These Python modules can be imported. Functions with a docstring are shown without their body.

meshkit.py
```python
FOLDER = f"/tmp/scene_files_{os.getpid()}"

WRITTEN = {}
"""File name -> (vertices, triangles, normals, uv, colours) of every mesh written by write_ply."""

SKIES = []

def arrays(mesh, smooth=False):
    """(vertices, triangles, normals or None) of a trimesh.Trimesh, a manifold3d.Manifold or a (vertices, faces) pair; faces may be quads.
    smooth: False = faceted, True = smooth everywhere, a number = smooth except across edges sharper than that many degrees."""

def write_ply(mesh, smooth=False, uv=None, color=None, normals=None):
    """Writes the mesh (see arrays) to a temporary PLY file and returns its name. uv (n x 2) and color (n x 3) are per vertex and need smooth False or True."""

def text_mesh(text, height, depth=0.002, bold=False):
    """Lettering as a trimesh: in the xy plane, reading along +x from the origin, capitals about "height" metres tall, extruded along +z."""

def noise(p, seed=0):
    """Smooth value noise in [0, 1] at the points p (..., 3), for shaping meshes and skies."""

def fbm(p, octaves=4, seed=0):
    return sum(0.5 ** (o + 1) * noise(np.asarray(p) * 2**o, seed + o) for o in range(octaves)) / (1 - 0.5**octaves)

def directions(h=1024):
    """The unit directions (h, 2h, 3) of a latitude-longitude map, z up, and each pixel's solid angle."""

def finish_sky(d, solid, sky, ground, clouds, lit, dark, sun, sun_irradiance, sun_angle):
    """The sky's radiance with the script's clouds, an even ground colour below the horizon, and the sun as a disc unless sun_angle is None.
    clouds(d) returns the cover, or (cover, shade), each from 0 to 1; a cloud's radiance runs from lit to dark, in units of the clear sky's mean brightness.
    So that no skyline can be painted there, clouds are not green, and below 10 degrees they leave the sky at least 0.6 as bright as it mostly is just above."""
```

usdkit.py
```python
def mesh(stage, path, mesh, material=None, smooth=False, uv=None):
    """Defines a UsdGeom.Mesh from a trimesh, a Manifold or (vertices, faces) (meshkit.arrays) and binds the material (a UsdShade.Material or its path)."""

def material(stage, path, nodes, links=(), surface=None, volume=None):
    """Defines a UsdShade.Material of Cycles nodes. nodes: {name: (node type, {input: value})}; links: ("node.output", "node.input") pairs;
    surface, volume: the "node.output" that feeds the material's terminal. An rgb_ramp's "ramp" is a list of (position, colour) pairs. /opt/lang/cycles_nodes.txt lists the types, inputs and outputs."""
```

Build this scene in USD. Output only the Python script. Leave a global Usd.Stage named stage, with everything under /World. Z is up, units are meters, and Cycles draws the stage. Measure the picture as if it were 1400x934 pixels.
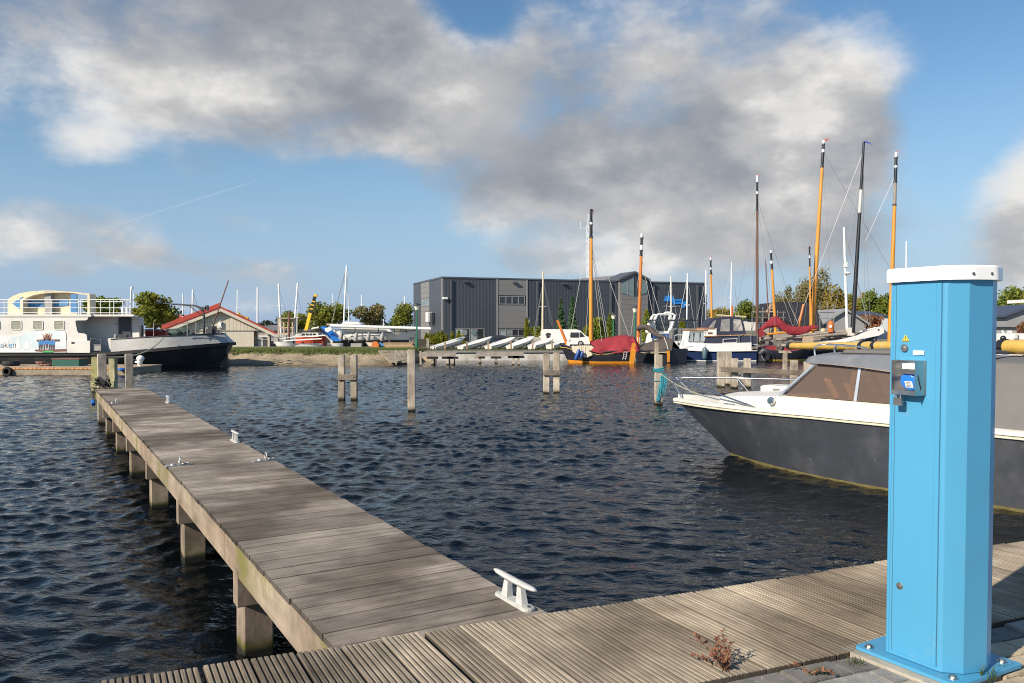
import math, random, numpy as np, trimesh, usdkit, meshkit
import shapely.geometry as sg
from pxr import Usd, UsdGeom, UsdLux, UsdShade, Gf, Sdf

stage = Usd.Stage.CreateInMemory()
UsdGeom.SetStageUpAxis(stage, 'Z'); UsdGeom.SetStageMetersPerUnit(stage, 1.0)
UsdGeom.Xform.Define(stage, '/World'); UsdGeom.Scope.Define(stage, '/World/Looks')
R = random.Random(7); NR = np.random.default_rng(7)

# ---------------------------------------------------------------- camera, sky, sun, exposure
H = 1.815                       # eye height above the water
F = 28 / 36 * 1400              # focal length in photograph pixels
PITCH = math.atan(17 / F)
cam = UsdGeom.Camera.Define(stage, '/World/camera')
cam.CreateHorizontalApertureAttr(36.0); cam.CreateVerticalApertureAttr(24.0); cam.CreateFocalLengthAttr(28.0)
cam.CreateClippingRangeAttr((0.05, 20000.0))
cam.AddTranslateOp().Set((0, 0, H)); cam.AddRotateXOp().Set(90 - math.degrees(PITCH))
cam.CreateExposureAttr(0.45)

SUN_EL = math.radians(31.0)
SUN_AZ = (-0.737, -0.676)       # plan direction towards the sun
sun_dir = np.array([SUN_AZ[0] * math.cos(SUN_EL), SUN_AZ[1] * math.cos(SUN_EL), math.sin(SUN_EL)])
sun_dir /= np.linalg.norm(sun_dir)
sun = UsdLux.DistantLight.Define(stage, '/World/sun')
sun.CreateNormalizeAttr(True); sun.CreateIntensityAttr(1.25); sun.CreateAngleAttr(0.5); sun.CreateColorAttr((1.0, 0.90, 0.76))
_rot = Gf.Rotation(Gf.Vec3d(0, 0, 1), Gf.Vec3d(*map(float, sun_dir)))
sun.AddTransformOp().Set(Gf.Matrix4d().SetRotate(_rot))

SKY = 0.095

def pix_dir(px, py):
    a, b = (px - 700) / F, -(py - 467) / F
    d = np.array([a, math.cos(PITCH) + b * math.sin(PITCH), -math.sin(PITCH) + b * math.cos(PITCH)])
    return d / np.linalg.norm(d)

def build_sky():
    n = {'tc': ('texture_coordinate', {}),
         'sky': ('sky_texture', {'sky_type': 'single_scattering', 'sun_disc': False, 'sun_elevation': SUN_EL,
                                 'sun_rotation': math.atan2(SUN_AZ[0], SUN_AZ[1]), 'air_density': 1.15, 'aerosol_density': 0.35, 'ozone_density': 2.2})}
    L = []
    n['mp'] = ('mapping', {'mapping_type': 'point', 'scale': (1.0, 1.0, 1.75), 'location': (3.1, 0.4, 0.2)})
    L.append(('tc.generated', 'mp.vector'))
    n['n1'] = ('noise_texture', {'scale': 3.3, 'detail': 8.0, 'roughness': 0.585}); L.append(('mp.vector', 'n1.vector'))
    # the same field a little towards the sun and upwards: where it is denser, the cloud shades itself
    n['mo'] = ('mapping', {'mapping_type': 'point', 'location': (-0.055, -0.02, 0.085)}); L.append(('mp.vector', 'mo.vector'))
    n['n2'] = ('noise_texture', {'scale': 3.3, 'detail': 5.0, 'roughness': 0.55}); L.append(('mo.vector', 'n2.vector'))
    n['n3'] = ('noise_texture', {'scale': 7.0, 'detail': 6.0, 'roughness': 0.62}); L.append(('mp.vector', 'n3.vector'))
    # cloud masses: (centre as seen, half width, half height, amount)
    blobs = [(200, 30, 430, 160, .40), (430, 110, 260, 120, .26), (560, 60, 170, 160, .18), (60, 110, 160, 110, .12), (740, 170, 240, 150, .32),
             (930, 60, 300, 150, .26), (1090, 130, 190, 140, .26), (690, 250, 210, 100, .22), (860, 290, 280, 130, .33),
             (1040, 250, 260, 120, .30), (1120, 215, 110, 80, .12), (1110, 340, 200, 70, .14), (55, 312, 150, 52, .46), (1412, 230, 75, 200, .32),
             (1400, 330, 95, 90, .2), (205, 357, 75, 28, .27), (335, 368, 80, 24, .22), (125, 203, 60, 34, .20), (280, 235, 60, 30, .16), (320, 302, 60, 22, .20), (95, 372, 40, 18, .24), (730, 360, 130, 30, .18),
             (640, 18, 85, 75, -.42), (260, 260, 400, 80, -.10), (1310, 140, 110, 200, -.34), (1240, 20, 200, 60, -.12), (470, 330, 180, 70, -.12), (1300, 340, 60, 90, -.06), (-250, 240, 300, 120, -.08)]
    lights = [(640, 135, 120, 90, .42), (1045, 90, 130, 80, .36), (1115, 235, 120, 70, .30), (60, 105, 110, 70, .32), (760, 310, 190, 50, .20), (60, 305, 140, 45, .36), (1395, 250, 110, 190, .5), (690, 215, 110, 60, .26), (800, 30, 160, 60, .22), (330, 130, 160, 40, .10), (120, 205, 60, 30, .2),
              (545, 110, 90, 90, -.14), (860, 190, 190, 60, -.12), (640, 350, 120, 30, -.14), (960, 300, 140, 40, -.10), (1000, 170, 90, 40, -.08)]
    last = None; first = len(blobs); tail = {}
    for i, (px, py, rx, ry, amp) in enumerate(blobs + lights):
        if i == first: tail['cover'] = last; last = None
        c = pix_dir(px, py)
        n[f's{i}'] = ('vector_math', {'math_type': 'subtract', 'vector2': c}); L.append(('tc.generated', f's{i}.vector1'))
        n[f'm{i}'] = ('vector_math', {'math_type': 'multiply', 'vector2': (F / rx, F / rx, F / ry)}); L.append((f's{i}.vector', f'm{i}.vector1'))
        n[f'l{i}'] = ('vector_math', {'math_type': 'length'}); L.append((f'm{i}.vector', f'l{i}.vector1'))
        n[f'r{i}'] = ('map_range', {'range_type': 'smoothstep', 'from_min': 1.25, 'from_max': 0.1, 'to_min': 0.0, 'to_max': amp}); L.append((f'l{i}.value', f'r{i}.value'))
        n[f'a{i}'] = ('math', {'math_type': 'add', 'value2': 0.0}); L.append((f'r{i}.result', f'a{i}.value1'))
        if last: L.append((last, f'a{i}.value2'))
        last = f'a{i}.value'
    n['amp'] = ('math', {'math_type': 'multiply_add', 'value2': 1.55, 'value3': -0.275}); L.append(('n1.fac', 'amp.value1'))
    n['dens'] = ('math', {'math_type': 'add'}); L += [(tail['cover'], 'dens.value1'), ('amp.value', 'dens.value2')]
    n['cover'] = ('map_range', {'range_type': 'smoothstep', 'from_min': 0.52, 'from_max': 0.92}); L.append(('dens.value', 'cover.value'))
    k = 1 / SKY
    n['shd'] = ('math', {'math_type': 'subtract'}); L += [('n1.fac', 'shd.value1'), ('n2.fac', 'shd.value2')]
    n['shr'] = ('map_range', {'range_type': 'linear', 'from_min': -0.13, 'from_max': 0.15, 'clamp': True}); L.append(('shd.value', 'shr.value'))
    n['dk'] = ('map_range', {'range_type': 'smoothstep', 'from_min': 0.66, 'from_max': 1.02, 'to_min': 0.0, 'to_max': 0.24}); L.append(('dens.value', 'dk.value'))
    n['sh2'] = ('math', {'math_type': 'subtract', 'use_clamp': True}); L += [('shr.result', 'sh2.value1'), ('dk.result', 'sh2.value2')]
    n['n3m'] = ('math', {'math_type': 'multiply_add', 'value2': 0.95}); L.append(('n3.fac', 'n3m.value1')); n['lo'] = ('math', {'math_type': 'add', 'value2': -0.44}); L += [(last, 'lo.value1'), ('lo.value', 'n3m.value3')]
    n['sh3'] = ('math', {'math_type': 'add', 'use_clamp': True}); L += [('sh2.value', 'sh3.value1'), ('n3m.value', 'sh3.value2')]
    k = 1 / SKY
    n['ccol'] = ('rgb_ramp', {'ramp': [(0, (0.215 * k, 0.236 * k, 0.272 * k)), (0.3, (0.285 * k, 0.298 * k, 0.322 * k)), (0.65, (0.405 * k, 0.405 * k, 0.408 * k)), (1, (0.61 * k, 0.60 * k, 0.585 * k))]})
    L.append(('sh3.value', 'ccol.fac'))
    n['sz'] = ('separate_xyz', {}); n['hz'] = ('map_range', {'range_type': 'smoothstep', 'from_min': 0.32, 'from_max': -0.04, 'to_min': 0.0, 'to_max': 0.90})
    n['skh'] = ('hsv', {'hue': 0.5, 'saturation': 1.2, 'value': 0.92}); n['skc'] = ('mix_color', {'use_clamp': False, 'b': (0.222 * k, 0.340 * k, 0.530 * k)})
    L += [('tc.generated', 'sz.vector'), ('sz.z', 'hz.value'), ('hz.result', 'skc.fac'), ('sky.color', 'skh.color'), ('skh.color', 'skc.a')]
    n['mix'] = ('mix_color', {'use_clamp': False}); L += [('cover.result', 'mix.fac'), ('skc.result', 'mix.a'), ('ccol.color', 'mix.b')]
    # the thin old contrail
    d1, d2 = pix_dir(135, 315), pix_dir(358, 245); nn = np.cross(d1, d2); nn /= np.linalg.norm(nn); mid = (d1 + d2) / 2; mid /= np.linalg.norm(mid)
    n['c1'] = ('vector_math', {'math_type': 'dot_product', 'vector2': nn}); n['c2'] = ('math', {'math_type': 'absolute'}); n['c3'] = ('map_range', {'range_type': 'smoothstep', 'from_min': 0.0016, 'from_max': 0.0002, 'to_max': 0.17})
    n['c4'] = ('vector_math', {'math_type': 'distance', 'vector2': mid}); n['c5'] = ('map_range', {'range_type': 'smoothstep', 'from_min': float(np.linalg.norm(d1 - d2)) * 0.52, 'from_max': float(np.linalg.norm(d1 - d2)) * 0.36}); n['c6'] = ('math', {'math_type': 'multiply'}); n['cm'] = ('mix_color', {'use_clamp': False, 'b': (0.5 * k, 0.55 * k, 0.6 * k)})
    L += [('tc.generated', 'c1.vector1'), ('c1.value', 'c2.value1'), ('c2.value', 'c3.value'), ('tc.generated', 'c4.vector1'), ('c4.value', 'c5.value'), ('c3.result', 'c6.value1'), ('c5.result', 'c6.value2'), ('c6.value', 'cm.fac'), ('mix.result', 'cm.a')]
    n['bg'] = ('background_shader', {'strength': SKY}); L.append(('cm.result', 'bg.color'))
    m = usdkit.material(stage, '/World/Looks/sky', n, L, surface='bg.background')
    d = UsdLux.DomeLight.Define(stage, '/World/sky')
    UsdShade.MaterialBindingAPI.Apply(d.GetPrim()).Bind(m)
    d.GetPrim().SetCustomDataByKey('kind', 'structure')
    d.GetPrim().SetCustomDataByKey('label', 'blue autumn sky with grey and white cumulus clouds')
build_sky()

# ---------------------------------------------------------------- helpers
V = lambda *a: np.array(a, float)
def at(px, py, Y):
    d = pix_dir(px, py); return V(0, 0, H) + d * (Y / d[1])
def gnd(px, py, z=0.0):
    d = pix_dir(px, py); return V(0, 0, H) + d * ((z - H) / d[2])
def unit(v): v = np.asarray(v, float); return v / np.linalg.norm(v)

names, INFO = {}, {}
def numbered(parent, name):
    k = (parent, name); i = names.get(k, 0); names[k] = i + 1
    return f'{parent}/{name}' + (f'_{i:03d}' if i else '')
def setdata(p, **kw):
    for k, v in kw.items():
        if v: p.SetCustomDataByKey(k, v)
def thing(name, label, cat, loc=(0, 0, 0), rz=0.0, group=None):
    path = numbered('/World', name)
    x = UsdGeom.Xform.Define(stage, path); x.AddTranslateOp().Set(tuple(map(float, loc)))
    if rz: x.AddRotateZOp().Set(math.degrees(rz))
    setdata(x.GetPrim(), label=label, category=cat, group=group)
    c, s = math.cos(rz), math.sin(rz)
    INFO[path] = (np.asarray(loc, float), np.array([[c, -s, 0], [s, c, 0], [0, 0, 1]]))
    return path
def join(meshes):
    vs, fs, o = [], [], 0
    for m in meshes:
        v, f = (m if isinstance(m, tuple) else (np.asarray(m.vertices), np.asarray(m.faces)))
        v, f = np.asarray(v, float), np.asarray(f, int)
        if f.shape[1] == 4: f = np.vstack([f[:, [0, 1, 2]], f[:, [0, 2, 3]]])
        vs.append(v); fs.append(f + o); o += len(v)
    return (np.vstack(vs), np.vstack(fs))
def part(parent, name, mesh, m, smooth=False, label=None, world=True):
    """A mesh under a thing or part. world: its points are given in world space."""
    if isinstance(mesh, list): mesh = join(mesh)
    v, f, _ = meshkit.arrays(mesh, False)
    top = '/'.join(parent.split('/')[:3])
    if world and top in INFO:
        loc, rot = INFO[top]; v = (v - loc) @ rot
    path = numbered(parent, name)
    g = usdkit.mesh(stage, path, (v, f), m, smooth=smooth)
    if label: g.GetPrim().SetCustomDataByKey('label', label)
    return path
def solo(name, mesh, m, label, cat=None, group=None, kind=None, smooth=False):
    if isinstance(mesh, list): mesh = join(mesh)
    path = numbered('/World', name)
    g = usdkit.mesh(stage, path, mesh, m, smooth=smooth)
    setdata(g.GetPrim(), label=label, category=cat, group=group, kind=kind)
    return path
def copy_of(src, name, label, loc, rz=0.0, group=None):
    path = numbered('/World', name)
    x = UsdGeom.Xform.Define(stage, path)
    x.GetPrim().GetReferences().AddInternalReference(src)
    x.ClearXformOpOrder()
    xf = UsdGeom.Xformable(x)
    for op, val in (('translate', tuple(map(float, loc))), ('rotateZ', math.degrees(rz))):
        a = x.GetPrim().CreateAttribute(f'xformOp:{op}', Sdf.ValueTypeNames.Double3 if op == 'translate' else Sdf.ValueTypeNames.Float); a.Set(val)
    x.GetPrim().CreateAttribute('xformOpOrder', Sdf.ValueTypeNames.TokenArray, variability=Sdf.VariabilityUniform).Set(['xformOp:translate', 'xformOp:rotateZ'])
    p = x.GetPrim(); src_c = stage.GetPrimAtPath(src).GetCustomDataByKey('category')
    setdata(p, label=label, category=src_c, group=group); p.SetInstanceable(True)
    return path

# shapes: all return (vertices, triangles)
def box(x0, x1, y0, y1, z0, z1):
    v = np.array([[x, y, z] for x in (x0, x1) for y in (y0, y1) for z in (z0, z1)], float)
    f = np.array([[0, 1, 3, 2], [4, 6, 7, 5], [0, 4, 5, 1], [2, 3, 7, 6], [0, 2, 6, 4], [1, 5, 7, 3]])
    return v, np.vstack([f[:, [0, 1, 2]], f[:, [0, 2, 3]]])
def beam(a, b, w, h, up=(0, 0, 1), ch=0.0):
    """A bar of w x h section from a to b, its edges chamfered by ch."""
    a, b = np.asarray(a, float), np.asarray(b, float); t = unit(b - a); s = np.cross(t, up)
    if np.linalg.norm(s) < 1e-6: s = np.cross(t, (1, 0, 0))
    s = unit(s); u = np.cross(s, t); x, y = w / 2, h / 2
    if ch: pr = [(-x + ch, -y), (x - ch, -y), (x, -y + ch), (x, y - ch), (x - ch, y), (-x + ch, y), (-x, y - ch), (-x, -y + ch)]
    else: pr = [(-x, -y), (x, -y), (x, y), (-x, y)]
    return sweep([a, b], pr, s, u)
def sweep(path, prof, s, u):
    n, k = len(path), len(prof)
    v = np.array([p + q[0] * s + q[1] * u for p in path for q in prof])
    f = []
    for i in range(n - 1):
        for j in range(k):
            a, b, c, d = i * k + j, i * k + (j + 1) % k, (i + 1) * k + (j + 1) % k, (i + 1) * k + j
            f += [[a, b, c], [a, c, d]]
    for j in range(1, k - 1): f += [[0, j + 1, j], [(n - 1) * k, (n - 1) * k + j, (n - 1) * k + j + 1]]
    return v, np.array(f)
def tube(pts, r, sides=6, caps=True):
    p = np.asarray(pts, float); r = np.broadcast_to(np.asarray(r, float), (len(p),))
    t = np.gradient(p, axis=0); t /= np.linalg.norm(t, axis=1, keepdims=True) + 1e-12
    ref = np.array([0, 0, 1.0]) if abs(t[0][2]) < 0.9 else np.array([1.0, 0, 0])
    a = np.cross(t, ref); a /= np.linalg.norm(a, axis=1, keepdims=True) + 1e-12
    b = np.cross(t, a); ang = np.arange(sides) * 2 * np.pi / sides
    v = p[:, None] + r[:, None, None] * (np.cos(ang)[None, :, None] * a[:, None] + np.sin(ang)[None, :, None] * b[:, None])
    f = []
    for i in range(len(p) - 1):
        for j in range(sides):
            A, B, C, D = i * sides + j, i * sides + (j + 1) % sides, (i + 1) * sides + (j + 1) % sides, (i + 1) * sides + j
            f += [[A, B, C], [A, C, D]]
    if caps:
        m = (len(p) - 1) * sides
        for j in range(1, sides - 1): f += [[0, j + 1, j], [m, m + j, m + j + 1]]
    return v.reshape(-1, 3), np.array(f)
def lathe(prof, c=(0, 0, 0), axis=(0, 0, 1), sides=16):
    """prof: (radius, height) pairs along the axis."""
    ax = unit(axis); ref = np.array([1.0, 0, 0]) if abs(ax[0]) < 0.9 else np.array([0, 1.0, 0])
    a = unit(np.cross(ax, ref)); b = np.cross(ax, a); ang = np.arange(sides) * 2 * np.pi / sides
    v = np.array([np.asarray(c, float) + ax * h + r * (math.cos(q) * a + math.sin(q) * b) for r, h in prof for q in ang])
    f = []
    for i in range(len(prof) - 1):
        for j in range(sides):
            A, B, C, D = i * sides + j, i * sides + (j + 1) % sides, (i + 1) * sides + (j + 1) % sides, (i + 1) * sides + j
            f += [[A, B, C], [A, C, D]]
    m = (len(prof) - 1) * sides
    for j in range(1, sides - 1): f += [[0, j + 1, j], [m, m + j, m + j + 1]]
    return v, np.array(f)
def prism(poly, z0, z1):
    g = sg.Polygon(poly) if not hasattr(poly, 'exterior') else poly
    m = trimesh.creation.extrude_polygon(g, z1 - z0, engine='earcut'); v = np.array(m.vertices); v[:, 2] += z0
    return v, np.array(m.faces)
def plate(poly, o, ex, ey, t0, t1):
    """A flat polygon (in ex, ey) with thickness from t0 to t1 along ex x ey."""
    v, f = prism(poly, t0, t1); ex, ey = unit(ex), unit(ey); ez = np.cross(ex, ey)
    return np.asarray(o, float) + v[:, :1] * ex + v[:, 1:2] * ey + v[:, 2:] * ez, f
def grid(P, close=False):
    """Triangles over an (n, m, 3) array of points."""
    P = np.asarray(P, float); n, m = P.shape[:2]; f = []
    i, j = np.meshgrid(np.arange(n - 1), np.arange(m if close else m - 1), indexing='ij')
    q = np.stack([i * m + j, i * m + (j + 1) % m, (i + 1) * m + (j + 1) % m, (i + 1) * m + j], -1).reshape(-1, 4)
    return P.reshape(-1, 3), np.vstack([q[:, [0, 1, 2]], q[:, [0, 2, 3]]])
def move(m, d): return (m[0] + np.asarray(d, float), m[1])
def ball(c, r, sub=2, sc=(1, 1, 1)):
    s = trimesh.creation.icosphere(sub, r); return np.array(s.vertices) * np.asarray(sc) + np.asarray(c, float), np.array(s.faces)
def rrect(w, h, r, cx=0, cy=0): return sg.box(cx - w / 2 + r, cy - h / 2 + r, cx + w / 2 - r, cy + h / 2 - r).buffer(r, 3)
def sag(a, b, d, n=10):
    t = np.linspace(0, 1, n)[:, None]; return np.asarray(a) * (1 - t) + np.asarray(b) * t - np.array([0, 0, 1.0]) * d * 4 * t * (1 - t)

# ---------------------------------------------------------------- materials
MATS = {}
def mat(name, col, rough=0.6, metal=0.0, var=0.12, vs=2.0, bump=0.0, bs=30.0, stretch=None, rot=0.0, tint=None, rnd=0.0, spec=0.5, trans=None, coat=0.0, detail=5.0, var2=None):
    """A principled material: a base colour varied by noise (feature lengths stretch, turned by rot), optional second tint in patches, fine bump, per-object value."""
    n = {'g': ('geometry', {}), 'mp': ('mapping', {'mapping_type': 'texture', 'rotation': (0, 0, rot), 'scale': stretch or (1, 1, 1)}),
         'nz': ('noise_texture', {'scale': vs, 'detail': detail, 'roughness': 0.6}),
         'v': ('map_range', {'from_min': 0.3, 'from_max': 0.7, 'to_min': 1 - var, 'to_max': 1 + var, 'clamp': True}),
         'p': ('principled_bsdf', {'roughness': rough, 'metallic': metal, 'specular_ior_level': spec, 'coat_weight': coat})}
    L = [('g.position', 'mp.vector'), ('mp.vector', 'nz.vector'), ('nz.fac', 'v.value')]
    src = None
    if tint:
        tc, tscale, lo, hi = tint
        n['tn'] = ('noise_texture', {'scale': tscale, 'detail': 4.0, 'roughness': 0.65}); L.append(('g.position', 'tn.vector'))
        n['tr'] = ('map_range', {'range_type': 'smoothstep', 'from_min': lo, 'from_max': hi}); L.append(('tn.fac', 'tr.value'))
        n['tm'] = ('mix_color', {'a': col, 'b': tc}); L.append(('tr.result', 'tm.fac')); src = 'tm.result'
    n['c'] = ('vector_math', {'math_type': 'scale', 'vector1': col})
    if src: L.append((src, 'c.vector1'))
    if rnd:
        n['oi'] = ('object_info', {}); n['or'] = ('map_range', {'to_min': 1 - rnd, 'to_max': 1 + rnd}); n['mm'] = ('math', {'math_type': 'multiply'})
        L += [('oi.random', 'or.value'), ('or.result', 'mm.value1'), ('v.result', 'mm.value2'), ('mm.value', 'c.scale')]
    else: L.append(('v.result', 'c.scale'))
    cur = 'c.vector'
    if var2:
        for q, (sc_, ss, lo, hi, amt) in enumerate(var2):
            n[f'q{q}'] = ('noise_texture', {'scale': ss, 'detail': 5.0, 'roughness': 0.7}); n[f'w{q}'] = ('map_range', {'range_type': 'smoothstep', 'from_min': lo, 'from_max': hi, 'to_max': amt}); n[f'x{q}'] = ('mix_color', {'b': sc_})
            L += [('mp.vector', f'q{q}.vector'), (f'q{q}.fac', f'w{q}.value'), (f'w{q}.result', f'x{q}.fac'), (cur, f'x{q}.a')]; cur = f'x{q}.result'
    L.append((cur, 'p.base_color'))
    if bump:
        n['bn'] = ('noise_texture', {'scale': bs, 'detail': 4.0, 'roughness': 0.6}); n['b'] = ('bump', {'strength': 1.0, 'distance': bump})
        L += [('mp.vector', 'bn.vector'), ('bn.fac', 'b.height'), ('b.normal', 'p.normal')]
    out = 'p.BSDF'
    if trans:
        n['tb'] = ('translucent_bsdf', {}); n['mx'] = ('mix_closure', {'fac': trans}); L += [('c.vector', 'tb.color'), ('p.BSDF', 'mx.closure1'), ('tb.BSDF', 'mx.closure2')]; out = 'mx.closure'
    MATS[name] = usdkit.material(stage, '/World/Looks/' + name, n, L, surface=out)
    return MATS[name]
def glass(name, tintc=(0.9, 0.95, 0.95), rough=0.02, ior=1.5):
    n = {'t': ('transparent_bsdf', {'color': tintc}), 'g': ('glossy_bsdf', {'color': (1, 1, 1), 'roughness': rough}), 'f': ('fresnel', {'IOR': ior}), 'm': ('mix_closure', {})}
    MATS[name] = usdkit.material(stage, '/World/Looks/' + name, n, [('f.fac', 'm.fac'), ('t.BSDF', 'm.closure1'), ('g.BSDF', 'm.closure2')], surface='m.closure')
    return MATS[name]
# ---------------------------------------------------------------- water
def water():
    xs = np.unique(np.concatenate([np.arange(-700, -40, 60.), np.linspace(-40, -9, 220), np.arange(-9, -6.5, 0.07), np.arange(-6.5, 4, 0.04), np.arange(4, 8, 0.06), np.linspace(8, 40, 220), np.arange(60, 701, 60.)]))
    ys = np.unique(np.concatenate([np.arange(0.8, 8, 0.038), np.arange(8, 16, 0.055), np.linspace(16, 50, 330), np.arange(55, 120, 10.), np.arange(150, 900, 150.)]))
    X, Y = np.meshgrid(xs, ys, indexing='ij'); Z = np.zeros_like(X); DX = np.zeros_like(X); DY = np.zeros_like(X)
    r = np.random.default_rng(3)
    for k in range(64):
        lam = 0.145 * (1.0 / 0.145) ** (r.random() ** 1.45)
        th = math.radians(-100) + r.normal(0, 0.72)
        kk = 2 * math.pi / lam; amp = 0.0060 * lam * min(1, (0.30 / lam) ** 0.8) * (0.6 + 0.8 * r.random())
        ph = r.random() * 6.28; q = kk * (X * math.cos(th) + Y * math.sin(th)) + ph
        Z += amp * np.sin(q); c = amp * 0.85 * np.cos(q); DX += math.cos(th) * c; DY += math.sin(th) * c
    patch = 0.55 + 0.9 * meshkit.noise(np.stack([X * 0.22, Y * 0.16, 0 * X], -1), 5)
    dist = np.hypot(X, Y); fade = np.clip((95 - dist) / 50, 0, 1) * patch
    calm = 1 - 0.75 * np.clip((Y - 33) / 8, 0, 1)
    Z *= fade * calm; DX *= fade * calm; DY *= fade * calm
    P = np.stack([X + DX, Y + DY, Z], -1)
    n = {'g': ('geometry', {}), 'mp': ('mapping', {'mapping_type': 'texture', 'rotation': (0, 0, -0.12), 'scale': (1.5, 0.9, 1)}),
         'n1': ('noise_texture', {'scale': 10.0, 'detail': 4.0, 'roughness': 0.55, 'distortion': 0.4}), 'n2': ('noise_texture', {'scale': 2.2, 'detail': 2.0}),
         'ad': ('math', {'math_type': 'multiply_add', 'value2': 1.6}), 'b': ('bump', {'strength': 1.0, 'distance': 0.021}),
         'p': ('principled_bsdf', {'base_color': (0.002, 0.003, 0.0035), 'roughness': 0.04, 'ior': 1.333})}
    L = [('g.position', 'mp.vector'), ('mp.vector', 'n1.vector'), ('mp.vector', 'n2.vector'), ('n2.fac', 'ad.value1'), ('n1.fac', 'ad.value3'), ('ad.value', 'b.height'), ('b.normal', 'p.normal')]
    m = usdkit.material(stage, '/World/Looks/water', n, L, surface='p.BSDF')
    v, f = grid(P); f = f[:, ::-1]
    solo('water', (v, f), m, 'dark rippled harbour water', kind='structure', smooth=True)
water()

# ---------------------------------------------------------------- land across the water
SHORE = [(-700, 60), (-60, 42), (-15.0, 39.0), (-9, 38.3), (-6.6, 38.2), (-5.6, 39.5), (-5.05, 46.0), (3.0, 46.2), (8, 47.2), (15, 50), (24, 54), (40, 58), (700, 90)]
def shore_y(x):
    return np.interp(x, [p[0] for p in SHORE], [p[1] for p in SHORE])
LAND = 0.70
def land_z(x, y):
    """Height of the land sheet."""
    t = y - shore_y(x)
    bank = np.interp(t, [-2, 0, 1.2, 2.4, 3.4, 4.1, 5.5, 9], [-0.7, 0.0, 0.08, 0.22, 0.45, 0.60, 0.66, LAND])
    quay = np.interp(t, [-2, 0.3, 0.4, 3, 9], [-1.0, -0.6, 0.50, 0.58, LAND])
    w = np.clip((x + 5.6) / 0.5, 0, 1)
    return bank * (1 - w) + quay * w
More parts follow.
